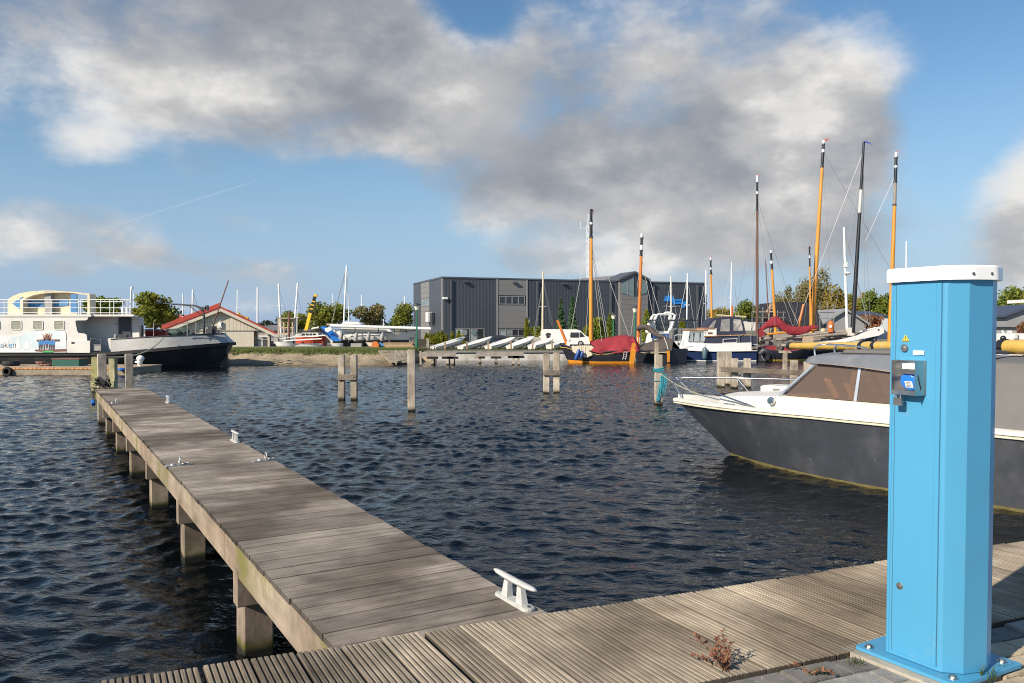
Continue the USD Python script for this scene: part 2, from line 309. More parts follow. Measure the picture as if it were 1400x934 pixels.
def land():
    xs = np.unique(np.concatenate([np.array([-700, -400, -200, -120, -80]), np.arange(-60, -30, 3.), np.arange(-30, 20, 0.25), np.arange(20, 60, 2.), np.array([80, 120, 200, 400, 700])]))
    ts = np.concatenate([[-2, -1, -0.4, 0, 0.3, 0.35, 0.42], np.arange(0.7, 9, 0.22), np.arange(9, 30, 1.5), [35, 45, 60, 90, 150, 300, 600, 1200, 3000]])
    X, T = np.meshgrid(xs, ts, indexing='ij'); Y = shore_y(X) + T; Z = land_z(X, Y)
    nz = meshkit.fbm(np.stack([X * 1.3, Y * 1.3, 0 * X], -1), 4, 3) - 0.5
    rid = meshkit.fbm(np.stack([X * 3.2, Y * 0.5, 0 * X], -1), 3, 9) - 0.5
    slope = ((T > 0.5) & (T < 5.5) & (X < -5.6)).astype(float)
    Z = Z + slope * (0.34 * nz + 0.30 * rid) + ((T >= 5.5) & (T < 40)) * 0.05 * nz
    v, f = grid(np.stack([X, Y, Z], -1))
    n = {'g': ('geometry', {}), 's': ('separate_xyz', {}), 'nz': ('noise_texture', {'scale': 1.1, 'detail': 6.0, 'roughness': 0.65}), 'nf': ('noise_texture', {'scale': 9.0, 'detail': 5.0, 'roughness': 0.65}),
         'h': ('math', {'math_type': 'multiply_add', 'value2': 0.22}), 'yy': ('math', {'math_type': 'multiply_add', 'value2': 2.2}), 'yr': ('map_range', {'range_type': 'smoothstep', 'from_min': 49.2, 'from_max': 50.6, 'to_max': 0.9}), 'ym': ('mix_color', {'b': (0.20, 0.185, 0.15)}), 'r': ('rgb_ramp', {'ramp': [(0.0, (0.03, 0.025, 0.018)), (0.09, (0.10, 0.082, 0.055)), (0.2, (0.27, 0.215, 0.145)), (0.60, (0.34, 0.275, 0.19)), (0.66, (0.115, 0.125, 0.032)), (0.8, (0.09, 0.115, 0.024)), (1.0, (0.10, 0.115, 0.035))]}),
         'mf': ('map_range', {'from_min': 0.3, 'from_max': 0.7, 'to_min': 0.65, 'to_max': 1.35}), 'c': ('vector_math', {'math_type': 'scale'}),
         'bn': ('bump', {'strength': 1.0, 'distance': 0.04}), 'p': ('principled_bsdf', {'roughness': 0.95, 'specular_ior_level': 0.15})}
    L = [('g.position', 's.vector'), ('g.position', 'nz.vector'), ('g.position', 'nf.vector'), ('nz.fac', 'h.value1'), ('s.z', 'h.value3'), ('h.value', 'r.fac'), ('nf.fac', 'mf.value'),
         ('nf.fac', 'yy.value1'), ('s.y', 'yy.value3'), ('yy.value', 'yr.value'), ('yr.result', 'ym.fac'), ('r.color', 'ym.a'), ('ym.result', 'c.vector1'), ('mf.result', 'c.scale'), ('c.vector', 'p.base_color'), ('nf.fac', 'bn.height'), ('bn.normal', 'p.normal')]
    m = usdkit.material(stage, '/World/Looks/land', n, L, surface='p.BSDF')
    solo('ground', (v, f), m, 'grassy land with a sandy bank across the harbour', kind='structure', smooth=50)
land()

# ---------------------------------------------------------------- wood
def wood(name, col, rot, L1=1.6, W=0.035, var=0.3, rnd=0.18, tint=None, moss=None, bump=0.002, wet=None, groove=None):
    """Weathered timber: grain along direction rot, darker stains, optional moss (colour, scale, lo, hi) and algae below a height (z0, z1, colour)."""
    n = {'g': ('geometry', {}), 'oi': ('object_info', {}), 'of': ('vector_math', {'math_type': 'scale', 'vector1': (13.0, 7.0, 5.0)}), 'ad': ('vector_math', {'math_type': 'add'}),
         'mp': ('mapping', {'mapping_type': 'texture', 'rotation': (0, 0, rot), 'scale': (L1, W, W * 3)}),
         'nz': ('noise_texture', {'scale': 1.0, 'detail': 6.0, 'roughness': 0.68}), 'v': ('map_range', {'from_min': 0.28, 'from_max': 0.72, 'to_min': 1 - var, 'to_max': 1 + var}),
         'n2': ('noise_texture', {'scale': 3.2, 'detail': 6.0, 'roughness': 0.66}), 'v2': ('map_range', {'from_min': 0.3, 'from_max': 0.7, 'to_min': 0.60, 'to_max': 1.36}),
         'or': ('map_range', {'to_min': 1 - rnd, 'to_max': 1 + rnd}), 'm1': ('math', {'math_type': 'multiply'}), 'm2': ('math', {'math_type': 'multiply'}),
         'c': ('vector_math', {'math_type': 'scale'}), 'tm': ('mix_color', {'a': col, 'b': (tint or tuple(x * 0.7 for x in col))}), 'n3': ('noise_texture', {'scale': 1.1, 'detail': 3.0}),
         'tr': ('map_range', {'range_type': 'smoothstep', 'from_min': 0.42, 'from_max': 0.62}),
         'b': ('bump', {'strength': 1.0, 'distance': bump}), 'p': ('principled_bsdf', {'roughness': 0.82, 'specular_ior_level': 0.3})}
    L = [('oi.random', 'of.scale'), ('g.position', 'ad.vector1'), ('of.vector', 'ad.vector2'), ('ad.vector', 'mp.vector'), ('mp.vector', 'nz.vector'), ('nz.fac', 'v.value'), ('g.position', 'n2.vector'), ('n2.fac', 'v2.value'),
         ('oi.random', 'or.value'), ('v.result', 'm1.value1'), ('v2.result', 'm1.value2'), ('m1.value', 'm2.value1'), ('or.result', 'm2.value2'), ('m2.value', 'c.scale'),
         ('g.position', 'n3.vector'), ('n3.fac', 'tr.value'), ('tr.result', 'tm.fac'), ('tm.result', 'c.vector1'), ('nz.fac', 'b.height'), ('b.normal', 'p.normal')]
    cur = 'c.vector'
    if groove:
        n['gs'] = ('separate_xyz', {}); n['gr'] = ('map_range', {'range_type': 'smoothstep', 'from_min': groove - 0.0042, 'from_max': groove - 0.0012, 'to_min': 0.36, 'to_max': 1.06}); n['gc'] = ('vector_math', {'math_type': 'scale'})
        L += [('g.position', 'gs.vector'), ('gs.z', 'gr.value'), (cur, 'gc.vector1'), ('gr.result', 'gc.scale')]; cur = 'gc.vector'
    if moss:
        mc, ms, lo, hi = moss
        n['mn'] = ('noise_texture', {'scale': ms, 'detail': 5.0, 'roughness': 0.65}); n['mr'] = ('map_range', {'range_type': 'smoothstep', 'from_min': lo, 'from_max': hi, 'to_max': 0.8}); n['mx'] = ('mix_color', {'b': mc})
        L += [('g.position', 'mn.vector'), ('mn.fac', 'mr.value'), ('mr.result', 'mx.fac'), (cur, 'mx.a')]; cur = 'mx.result'
    if wet:
        z0, z1, wc = wet
        n['sp'] = ('separate_xyz', {}); n['wz'] = ('math', {'math_type': 'multiply_add', 'value2': 0.22}); n['wr'] = ('map_range', {'range_type': 'smoothstep', 'from_min': z1 + 0.11, 'from_max': z0 + 0.11}); n['wn'] = ('noise_texture', {'scale': 9.0, 'detail': 3.0})
        n['wx'] = ('mix_color', {'b': wc})
        L += [('g.position', 'sp.vector'), ('g.position', 'wn.vector'), ('wn.fac', 'wz.value1'), ('sp.z', 'wz.value3'), ('wz.value', 'wr.value'), ('wr.result', 'wx.fac'), (cur, 'wx.a')]; cur = 'wx.result'
        n['sp2'] = ('separate_xyz', {}); n['br'] = ('map_range', {'range_type': 'smoothstep', 'from_min': 0.07, 'from_max': 0.02}); n['bx'] = ('mix_color', {'b': (0.012, 0.012, 0.009)})
        L += [('g.position', 'sp2.vector'), ('sp2.z', 'br.value'), ('br.result', 'bx.fac'), (cur, 'bx.a')]; cur = 'bx.result'
    L.append((cur, 'p.base_color'))
    MATS[name] = usdkit.material(stage, '/World/Looks/' + name, n, L, surface='p.BSDF'); return MATS[name]

ZD, ZP = 0.715, 0.684           # top of the shore deck, top of the pier
U0 = gnd(450, 886, ZP); U1 = gnd(128.7, 531.7, ZP); U = unit((U1 - U0)[:2]); U = V(U[0], U[1], 0); W = V(U[1], -U[0], 0)   # along the pier, across it to the right
PW = float(np.dot(gnd(597.7, 754.1, ZP) - gnd(333.75, 750, ZP), W)); PL = float(np.dot(U1 - U0, U)); P0 = gnd(333.75, 750, ZP); P0 = P0 - U * np.dot(P0 - U0, U)
pa = math.atan2(U[1], U[0])
wood('pier_plank', (0.255, 0.217, 0.180), pa - math.pi / 2, 0.30, 0.012, 0.44, 0.28, (0.125, 0.101, 0.080), groove=ZP)
wood('pier_side', (0.29, 0.235, 0.175), pa, 1.5, 0.03, 0.22, 0.10, (0.25, 0.19, 0.135), ((0.15, 0.145, 0.03), 1.3, 0.50, 0.66))
wood('pile_wood', (0.30, 0.235, 0.18), 0, 0.05, 0.05, 0.2, 0.1, (0.22, 0.17, 0.125), None, 0.002, (0.02, 0.12, (0.085, 0.080, 0.012)))
wood('post_wood', (0.40, 0.345, 0.275), 0, 0.05, 0.05, 0.22, 0.10, (0.30, 0.25, 0.19), None, 0.002, (0.03, 0.12, (0.05, 0.045, 0.018)))
wood('mossy_post_wood', (0.33, 0.30, 0.17), 0, 0.05, 0.05, 0.25, 0.10, (0.25, 0.24, 0.09), None, 0.002, (0.03, 0.12, (0.04, 0.045, 0.015)))
wood('beam_wood', (0.27, 0.225, 0.175), 0, 1.2, 0.05, 0.25, 0.10)

def board(o, dl, dw, prof, l0, l1):
    """A board: profile (w, z) run along dl from l0(w) to l1(w)."""
    A = np.array([o + dw * w + V(0, 0, z) + dl * l0(w) for w, z in prof]); B = np.array([o + dw * w + V(0, 0, z) + dl * l1(w) for w, z in prof])
    k = len(prof); f = []
    for j in range(k): a, b = j, (j + 1) % k; f += [[a, b, k + b], [a, k + b, k + a]]
    tri = trimesh.creation.triangulate_polygon(sg.Polygon(prof), engine='earcut')[1]
    f += [list(t[::-1]) for t in tri] + [[k + x for x in t] for t in tri]
    v = np.vstack([A, B]); f = np.array(f)
    m = trimesh.Trimesh(v, f, process=False)
    if m.volume < 0: f = f[:, ::-1]
    return v, f
def ridged(w, th, n, d, duty=0.55):
    """Cross-section of an anti-slip board of width w, thickness th with n ridges of height d."""
    p = [(0, -th), (w, -th)]; s = w / n
    top = []
    for i in range(n):
        x = i * s; g = s * (1 - duty) / 2
        top += [(x + g * 0.55, -d), (x + g, -0.0008), (x + g * 1.5, 0), (x + s - g * 1.5, 0), (x + s - g, -0.0008), (x + s - g * 0.55, -d)]
    top[0] = (0, -d); top[-1] = (w, -d)
    return p + top[::-1]

def pier():
    t = thing('wooden_pier', 'long weathered timber pier with ridged planks running out over the water', 'pier', (U0[0], U0[1], 0))
    n = int(PL / 0.149); pitch = PL / n
    for i in range(-1, n):
        dz = R.uniform(-0.0008, 0.0006); j0, j1 = R.uniform(-0.004, 0.002), R.uniform(-0.004, 0.008)
        near = i < 40
        pr = ridged(pitch - R.uniform(0.008, 0.016), 0.03, 14 if near else 7, 0.0042, 0.62)
        part(t, 'plank', board(P0 + U * (i * pitch) + V(0, 0, dz), W, U, pr, lambda w: j0, lambda w: PW + j1), MATS['pier_plank'])
    # side stringers in lengths, butted
    for side in (0, 1):
        a = 0.004 if side == 0 else PW - 0.072
        for s0, s1 in ((-0.3, 2.0), (2.0, 6.4), (6.4, PL - 1.9), (PL - 1.9, PL - 0.01)):
            c = P0 + W * (a + 0.03) + V(0, 0, -0.034 - 0.085)
            part(t, 'side_beam', beam(c + U * (s0 + 0.003), c + U * (s1 - 0.003), 0.06, 0.17, ch=0.006), MATS['pier_side'])
    # piles and cross beams
    p1, p2, p3 = gnd(330, 893, 0), gnd(248, 766, 0), gnd(203, 695, 0)
    q1, q2, q3 = (float(np.dot(p - P0, U)) for p in (p1, p2, p3)); sp = (q3 - q1) / 2
    q = q1; k = 0
    while q < PL + 0.1:
        qq = min(q, PL - 0.16)
        for side, a in ((0, 0.135), (1, PW - 0.135)):
            c = P0 + W * a + U * qq; tw = R.uniform(-0.05, 0.05)
            s = unit(W + U * tw); b = beam(V(c[0], c[1], -1.2), V(c[0], c[1], ZP - 0.034 - 0.15 - 0.165 * 0), 0.165, 0.165, up=s, ch=0.008)
            part(t, 'pile', b, MATS['pile_wood'])
        c = P0 + U * (qq - 0.145) + V(0, 0, -0.034 - 0.17 - 0.055)
        part(t, 'cross_beam', beam(c + W * 0.0, c + W * (PW - 0.0), 0.12, 0.20, ch=0.006), MATS['pile_wood'])
        if qq < q: break
        q += sp; k += 1
    return t
pier()

# ---------------------------------------------------------------- shore deck, paving, quay edge
E0, E1 = gnd(150, 930, ZD), gnd(1400, 739, ZD); ED = unit(E1 - E0); B0, B1 = gnd(1019, 921, ZD), gnd(1362, 851, ZD)
DB = unit(gnd(651, 934, ZD) - gnd(579, 867, ZD)); DWD = V(-DB[1], DB[0], 0)      # boards run along DB, towards the camera
if np.dot(DWD, ED) < 0: DWD = -DWD
da = math.atan2(DB[1], DB[0])
wood('deck_board', (0.295, 0.245, 0.182), da, 0.35, 0.012, 0.46, 0.24, (0.150, 0.120, 0.085), groove=ZD)
def line_at(o, d, p, q):
    """Distance along d from o to the line p-q."""
    n = V(-(q - p)[1], (q - p)[0], 0); return float(np.dot(p - o, n) / np.dot(d, n))
def deck():
    t = thing('shore_deck', 'weathered deck of wide ridged boards along the near shore', 'deck', (0.3, 2.6, 0))
    pitch = 0.1475; o0 = gnd(579, 867, ZD)
    for k in range(-9, 26):
        w = pitch - R.uniform(0.004, 0.009) - (0.006 if k in (0, -6) else 0); o = o0 + DWD * (k * pitch + (0.012 if k == 0 else 0)); dz = R.uniform(-0.0008, 0.0006); j = R.uniform(-0.012, 0.010) - (0.02 if 14 < k < 19 else 0)
        l0 = lambda x: line_at(o + DWD * x, DB, E0, E1) + j
        l1 = (lambda x: line_at(o + DWD * x, DB, B0, B1) - 0.004)
        part(t, 'board', board(o + V(0, 0, dz), DB, DWD, ridged(w, 0.028, 7, 0.0055, 0.66), l0, l1), MATS['deck_board'])
    n = V(-ED[1], ED[0], 0)
    for off in (-0.08, -0.65, -1.25):
        c = E0 + n * off + V(0, 0, -0.03 - 0.07)
        part(t, 'joist', beam(c - ED * 1.0, c + ED * 4.55, 0.07, 0.13), MATS['pile_wood'])
deck()
BD = unit(B1 - B0); BN = V(-BD[1], BD[0], 0)     # paving edge and the direction from it to the water
mat('soil', (0.085, 0.07, 0.05), 0.95, var=0.4, vs=14, bump=0.02, bs=40, spec=0.1)
mat('quay_concrete', (0.38, 0.355, 0.315), 0.85, var=0.2, vs=1.5, bump=0.003, bs=20, tint=((0.25, 0.22, 0.17), 0.8, 0.45, 0.7))
def near_ground():
    a = B0 - BD * 4; b = B0 + BD * 7
    poly = [a[:2], b[:2], (b - BN * 8)[:2], (a - BN * 8)[:2]]
    solo('soil', prism(poly, -1.2, ZD - 0.062), MATS['soil'], 'bare sandy soil under the near paving', kind='structure')
    c = B0 + BN * 0.03; a = c - BD * 4; b = c + BD * 7
    solo('quay_wall', prism([a[:2], b[:2], (b + BN * 0.12)[:2], (a + BN * 0.12)[:2]], -1.2, ZD - 0.04), MATS['quay_concrete'], 'low concrete quay wall hidden below the shore deck', kind='structure')
near_ground()
for nm, c in (('paver_dark', (0.165, 0.152, 0.135)), ('paver_grey', (0.26, 0.245, 0.22)), ('paver_tan', (0.44, 0.36, 0.25))):
    mat(nm, c, 0.88, var=0.28, vs=16, bump=0.0035, bs=90, rnd=0.12, tint=(tuple(min(0.5, x * 1.9 + 0.05) for x in c), 26, 0.66, 0.72))
# ---------------------------------------------------------------- paving by the pedestal
def paving():
    t = thing('paving', 'patch of dark, grey and tan concrete pavers beside the shore deck', 'paving', (1.2, 2.4, 0))
    sl = [pl[:2] for pl in SLAB]; hole = sg.Polygon(sl).buffer(0.004)
    vis = sg.box(0.2, 1.2, 4.6, 4.4)
    LW, HW, g = 0.212, 0.106, 0.004
    o = B0 - BD * 1.2
    r = random.Random(11)
    for row in range(0, 11):
        for c in range(0, 24):
            x0 = c * LW + (LW / 2 if row % 2 else 0.05); y0 = 0.014 + row * HW
            pts = [o + BD * (x0 + a) - BN * (y0 + b) for a, b in ((g, 0), (LW - g, 0), (LW - g, HW - g * 1.5), (g, HW - g * 1.5))]
            pg = sg.Polygon([p[:2] for p in pts]).difference(hole)
            if pg.is_empty or pg.area < 0.002 or not pg.intersects(vis): continue
            if pg.geom_type != 'Polygon': pg = max(pg.geoms, key=lambda q: q.area)
            k = r.random(); ctr = pg.centroid
            if row == 0: nm = 'paver_dark' if (k < 0.75) else 'paver_grey'
            else: nm = 'paver_tan' if (k < 0.8) else ('paver_dark' if k < 0.85 else 'paver_grey')
            z = ZD - 0.006 + r.uniform(-0.006, 0.004)
            top = pg.buffer(-0.004)
            parts = [prism(pg.simplify(0.001), z - 0.06, z - 0.003)]
            if top.geom_type == 'Polygon' and not top.is_empty: parts.append(prism(top, z - 0.003, z))
            part(t, 'paver', parts, MATS[nm])
SLAB = [gnd(1150, 886, ZD), gnd(1302, 960, ZD), gnd(1432, 915, ZD), gnd(1352, 862, ZD)]
_a = P_L = gnd(1210, 888.7, .733); P_F = gnd(1286, 917.6, .733); P_R = gnd(1360, 907.5, .733)
E1D = unit(P_F - P_L); E2D = V(-E1D[1], E1D[0], 0)
def ped(e1, e2, z=0.0): return V(P_L[0], P_L[1], 0) + E1D * e1 + E2D * e2 + V(0, 0, z)
SLAB = [ped(-0.115, -0.075), ped(0.275, -0.075), ped(0.275, 0.33), ped(-0.115, 0.33)]
paving()
mat('slab_concrete', (0.40, 0.36, 0.29), 0.9, var=0.15, vs=9, bump=0.002, bs=80, tint=((0.25, 0.22, 0.17), 4, 0.45, 0.7))
solo('concrete_slab', prism([p[:2] for p in SLAB], ZD - 0.055, ZD - 0.001), MATS['slab_concrete'], 'thin square concrete slab under the blue power pedestal', 'slab')

# ---------------------------------------------------------------- power pedestal
mat('blue_paint', (0.064, 0.275, 0.455), 0.40, var=0.05, vs=1.2, bump=0.0003, bs=240, tint=((0.074, 0.24, 0.38), 2.2, 0.5, 0.75), var2=[((0.14, 0.30, 0.40), 7.0, 0.58, 0.72, 0.35), ((0.05, 0.16, 0.24), 55.0, 0.68, 0.74, 0.55), ((0.30, 0.42, 0.46), 90.0, 0.70, 0.75, 0.5)])
mat('white_plastic', (0.80, 0.80, 0.77), 0.4, var=0.04, vs=3, tint=((0.62, 0.62, 0.58), 7, 0.58, 0.8))
mat('steel', (0.52, 0.50, 0.47), 0.32, 1.0, var=0.2, vs=9, bump=0.0004, bs=60)
mat('dull_steel', (0.36, 0.33, 0.29), 0.45, 1.0, var=0.25, vs=30)
mat('socket_blue', (0.03, 0.22, 0.72), 0.35, var=0.08, vs=12)
mat('label_white', (0.80, 0.80, 0.78), 0.5, var=0.05, vs=30)
mat('yellow_sign', (0.80, 0.62, 0.05), 0.5, var=0.06, vs=30)
mat('black_print', (0.02, 0.02, 0.02), 0.6, var=0.1)
mat('dark_gap', (0.03, 0.06, 0.09), 0.8, var=0.1)
def pedestal():
    t = thing('power_pedestal', 'tall blue power pedestal with white cap, steel socket box and bolted foot plate', 'pedestal', ped(0.1, 0.12, ZD))
    w = float(np.linalg.norm(P_F - P_L)); dirA, dirB, dirC = (V(math.cos(math.radians(g)), math.sin(math.radians(g)), 0) for g in (-12, 14, 50))
    def hit(p, d, px):
        r = pix_dir(px, 912); n = V(-r[1], r[0], 0); return float(-np.dot(p, n) / np.dot(d, n))
    pF = ped(w, 0); pA = pF + dirA * hit(pF, dirA, 1317); pB = pA + dirB * hit(pA, dirB, 1348.5); pC = pB + dirC * 0.075
    loc = lambda p: (float(np.dot(p - ped(0, 0), E1D)), float(np.dot((p - ped(0, 0))[:2], E2D[:2])))
    A, Bq, C = loc(pA), loc(pB), loc(pC); a = A[0] - w; b = Bq[1] - A[1]
    poly = [(0.004, 0), (w - 0.010, 0), (w - 0.002, 0.002), (w + 0.004, 0.006), A, Bq, C, (C[0] - 0.05, C[1] + 0.02), (0.03, C[1] + 0.02), (-0.004, C[1] - 0.03), (-0.004, 0.05), (0, 0.004)]
    z0, z1 = ZD + 0.0145, 0
    Yf = pF[1]; z1 = at(1294.6, 381, Yf)[2]
    LEAN = V(0.010, 0, 0)
    def col(poly, za, zb, grow=0.0):
        g = sg.Polygon(poly).buffer(grow, join_style=2) if grow else sg.Polygon(poly)
        v, f = prism(g, 0, 1); out = np.array([ped(p[0], p[1]) for p in v])
        zz = za + v[:, 2] * (zb - za); out[:, 2] = zz
        return out + LEAN * ((zz - ZD) / 1.25)[:, None], f
    def onp(e1, e2, z): return ped(e1, e2, z) + LEAN * ((z - ZD) / 1.25)
    part(t, 'body', col(poly, z0, z1), MATS['blue_paint'], smooth=20)
    # cap: straight skirt with a rounded top edge
    g = sg.Polygon(poly).buffer(0.016, join_style=1, quad_segs=4)
    ch = z1 - 0.004; hh = 0.046
    rings = []
    base = g.simplify(0.001); N = 72
    def ringpts(gm, z):
        L = gm.exterior; pts = [L.interpolate(i / N, normalized=True) for i in range(N)]
        return [onp(p.x, p.y, z) for p in pts]
    prof = [(0.0, ch), (0.0, ch + hh - 0.008), (-0.0015, ch + hh - 0.004), (-0.005, ch + hh - 0.001), (-0.011, ch + hh)]
    ctr = base.centroid
    L0 = [base.exterior.interpolate(i / N, normalized=True) for i in range(N)]
    rows = []
    for off, z in prof:
        rr = []
        for p in L0:
            d = math.hypot(p.x - ctr.x, p.y - ctr.y); k = (d + off) / d
            rr.append(onp(ctr.x + (p.x - ctr.x) * k, ctr.y + (p.y - ctr.y) * k, z))
        rows.append(rr)
    v, f = grid(np.array(rows), close=True); n0 = len(v)
    v = np.vstack([v, onp(ctr.x, ctr.y, ch), onp(ctr.x, ctr.y, ch + hh + 0.002)])
    ex = [[n0, (j + 1) % N, j] for j in range(N)] + [[n0 + 1, (len(prof) - 1) * N + j, (len(prof) - 1) * N + (j + 1) % N] for j in range(N)]
    cap = part(t, 'cap', (v, np.vstack([f, ex])), MATS['white_plastic'], smooth=40)
    for px in (1331, 1356):
        # screws on the cap's right faces
        r = pix_dir(px, 374); nA = V(dirB[1], -dirB[0], 0); o = onp((A[0] + Bq[0]) / 2, (A[1] + Bq[1]) / 2, ch) + nA * 0.0165; tt = np.dot(o - V(0, 0, H), nA) / np.dot(r, nA); p = V(0, 0, H) + r * tt
        part(cap, 'screw', lathe([(0.0045, -0.004), (0.0045, 0.002), (0.002, 0.003)], p, nA, 10), MATS['dull_steel'])
    # door: thin panel proud of the body with a reveal round it
    zb, zt = z0 + 0.012, z1 - 0.010
    def panel(e0, e1_, za, zb_, p0, p1):
        v, f = box(e0, e1_, -p1, -p0, za, zb_); out = np.array([onp(*q) for q in v]); return out, f[:, ::-1] if False else f
    sc = (pB + pC) / 2
    for za, zb_, off in ((0.745, 0.80, .004), (0.765, 0.785, -.006)): part(t, 'paint_scratch', tube([V(sc[0], sc[1], ZD + za) + LEAN * .6 + V(dirC[1], -dirC[0], 0) * .0004 + dirC * (off - .004), V(sc[0], sc[1], ZD + zb_) + LEAN * .6 + V(dirC[1], -dirC[0], 0) * .0004 + dirC * (off + .006)], .0009, 4), MATS['white_plastic'])
    part(t, 'door', [panel(0.0245, w - 0.016, zb, zt, -0.004, 0.0022)], MATS['blue_paint'])
    part(t, 'door_gap', [panel(0.0215, 0.0238, zb, zt, -0.004, 0.0004), panel(w - 0.0152, w - 0.0135, zb, zt, -0.004, 0.0004)], MATS['dark_gap'])
    part(t, 'edge_strip', [panel(0.0045, 0.013, zb - 0.01, zt + 0.008, -0.004, 0.0016)], MATS['blue_paint'])
    part(t, 'fold_line', [panel(w - 0.0325, w - 0.0312, zb, zt, -0.004, 0.0030)], MATS['blue_paint'])
    nd = -E2D
    def face(px, py):
        r = pix_dir(px, py); o = onp(0, 0, ZD + 0.6); tt = np.dot(o - V(0, 0, H), nd) / np.dot(r, nd); p = V(0, 0, H) + r * tt
        return p + nd * 0.0022
    for nm, px, py in (('lock', 1237, 476), ('lower_lock', 1231, 801)):
        p = face(px, py)
        lk = part(t, nm, lathe([(0.0125, -0.002), (0.0125, 0.002), (0.0105, 0.0045), (0.006, 0.005)], p, nd, 20), MATS['dull_steel'], smooth=30)
        part(lk, 'keyhole', lathe([(0.0042, 0.004), (0.0042, 0.0062), (0.002, 0.0066)], p, nd, 10), MATS['steel'])
    p = face(1238.7, 463.5); S = 0.0215
    tri = lambda s: [(-s / 2, -s * 0.29), (s / 2, -s * 0.29), (0, s * 0.58)]
    sg_ = part(t, 'warning_sticker', plate(sg.Polygon(tri(S)).buffer(0.0012), p, E1D, (0, 0, 1), 0.0001, 0.0007), MATS['yellow_sign'])
    ring = sg.Polygon(tri(S * 0.93)).difference(sg.Polygon(tri(S * 0.70)))
    bolt = sg.Polygon([(0.0012, 0.0085), (-0.0022, 0.001), (0.0, 0.0012), (-0.0012, -0.0045), (0.0024, 0.0026), (0.0002, 0.0024)])
    part(sg_, 'black_border', plate(ring, p, E1D, (0, 0, 1), 0.0007, 0.0011), MATS['black_print']); part(sg_, 'lightning_mark', plate(bolt, p, E1D, (0, 0, 1), 0.0007, 0.0011), MATS['black_print'])
    p = face(1256.5, 482.3); part(t, 'blank_label', plate(rrect(0.038, 0.0135, 0.001), p, E1D, (0, 0, 1), 0.0001, 0.0009), MATS['label_white'])
    # socket box
    q = face(1248, 516); sw, sh, sd = 0.092, 0.112, 0.058
    o = q - V(0, 0, 0)
    def sp(x, y, z): return o + E1D * x + nd * y + V(0, 0, z)
    def sbox(x0, x1, y0, y1, za, zb_):
        v, f = box(x0, x1, y0, y1, za, zb_); return np.array([sp(*p) for p in v]), f
    sb = part(t, 'socket_box', [sbox(-sw / 2, sw / 2, 0, 0.002, -sh / 2, sh / 2), sbox(-sw / 2, -sw / 2 + 0.002, 0.0021, sd * 0.75, -sh / 2, sh / 2), sbox(-sw / 2 + 0.0021, sw / 2 - 0.0025, 0.0021, sd * 0.62, -sh / 2, -sh / 2 + 0.002),
                                sbox(-sw / 2 + 0.0021, sw / 2 - 0.0025, 0.0021, sd * 0.30, sh / 2 - 0.002, sh / 2), sbox(-sw / 2 + 0.0021, sw / 2 - 0.0025, sd * 0.62, sd * 0.62 + 0.002, -sh / 2, -sh / 2 + 0.014)], MATS['steel'])
    slot = rrect(sd * 0.9, sh, 0.002, sd * 0.45, 0).difference(sg.LineString([(sd * 0.66, 0.012), (sd * 0.36, -0.036)]).buffer(0.0035))
    part(sb, 'side_cheek', plate(slot, sp(sw / 2 - 0.002, 0.0021, 0), nd, (0, 0, 1), 0, 0.002), MATS['steel'])
    part(sb, 'strap', beam(sp(-sw / 2 + 0.003, sd * 0.74, 0.020), sp(sw / 2 - 0.003, sd * 0.86, 0.020), 0.004, 0.013), MATS['dull_steel'])
    ax = unit(nd * 0.85 + V(0, 0, -0.35)); c = sp(0.008, 0.004, -0.004)
    so = part(t, 'socket', lathe([(0.026, 0), (0.026, 0.016), (0.030, 0.018), (0.030, 0.027), (0.027, 0.030), (0.012, 0.031)], c, ax, 26), MATS['socket_blue'], smooth=30)
    ty = unit(np.cross(ax, E1D)) ; ty = ty if ty[2] > 0 else -ty
    lab = part(so, 'socket_label', plate(rrect(0.026, 0.022, 0.001), c + ax * 0.0312 - ty * 0.006, E1D, ty, 0.0, 0.0006) if np.dot(np.cross(E1D, ty), ax) > 0 else plate(rrect(0.026, 0.022, 0.001), c + ax * 0.0312 - ty * 0.006, -E1D, ty, 0.0, 0.0006), MATS['label_white'])
    lines = [plate(sg.box(-0.010, -0.0075 + k * 0.0045, 0.004 + 0.004 * (k % 2), -0.0060 + k * 0.0045), c + ax * 0.0319 - ty * 0.006, E1D, ty, 0, 0.0004) for k in range(4)]
    part(so, 'socket_print', lines, MATS['black_print'])
    part(so, 'hinge_block', [sbox(-0.016, 0.032, 0.003, 0.030, 0.028, 0.046)], MATS['label_white'])
    pk = sp(-sw / 2 + 0.018, sd * 0.55, -sh / 2 - 0.002)
    pd_ = part(t, 'padlock', beam(pk + V(0, 0, -0.008), pk + V(0, 0, -0.034), 0.014, 0.028, up=E1D, ch=0.002), MATS['dull_steel'])
    part(pd_, 'shackle', tube([pk - E1D * 0.008 + V(0, 0, -0.009), pk - E1D * 0.008 + V(0, 0, 0.008), pk - E1D * 0.004 + V(0, 0, 0.013), pk + E1D * 0.004 + V(0, 0, 0.013), pk + E1D * 0.008 + V(0, 0, 0.008), pk + E1D * 0.008 + V(0, 0, -0.009)], 0.0028, 6), MATS['steel'])
    # foot plate and bolts
    fp = sg.Polygon([(-0.075, -0.03), (w + 0.07, -0.03), (w + 0.085, 0.285), (-0.075, 0.285)]).buffer(0.012, 4)
    ft = part(t, 'foot_plate', col([q for q in fp.exterior.coords[:-1]], ZD + 0.001, ZD + 0.012), MATS['blue_paint'])
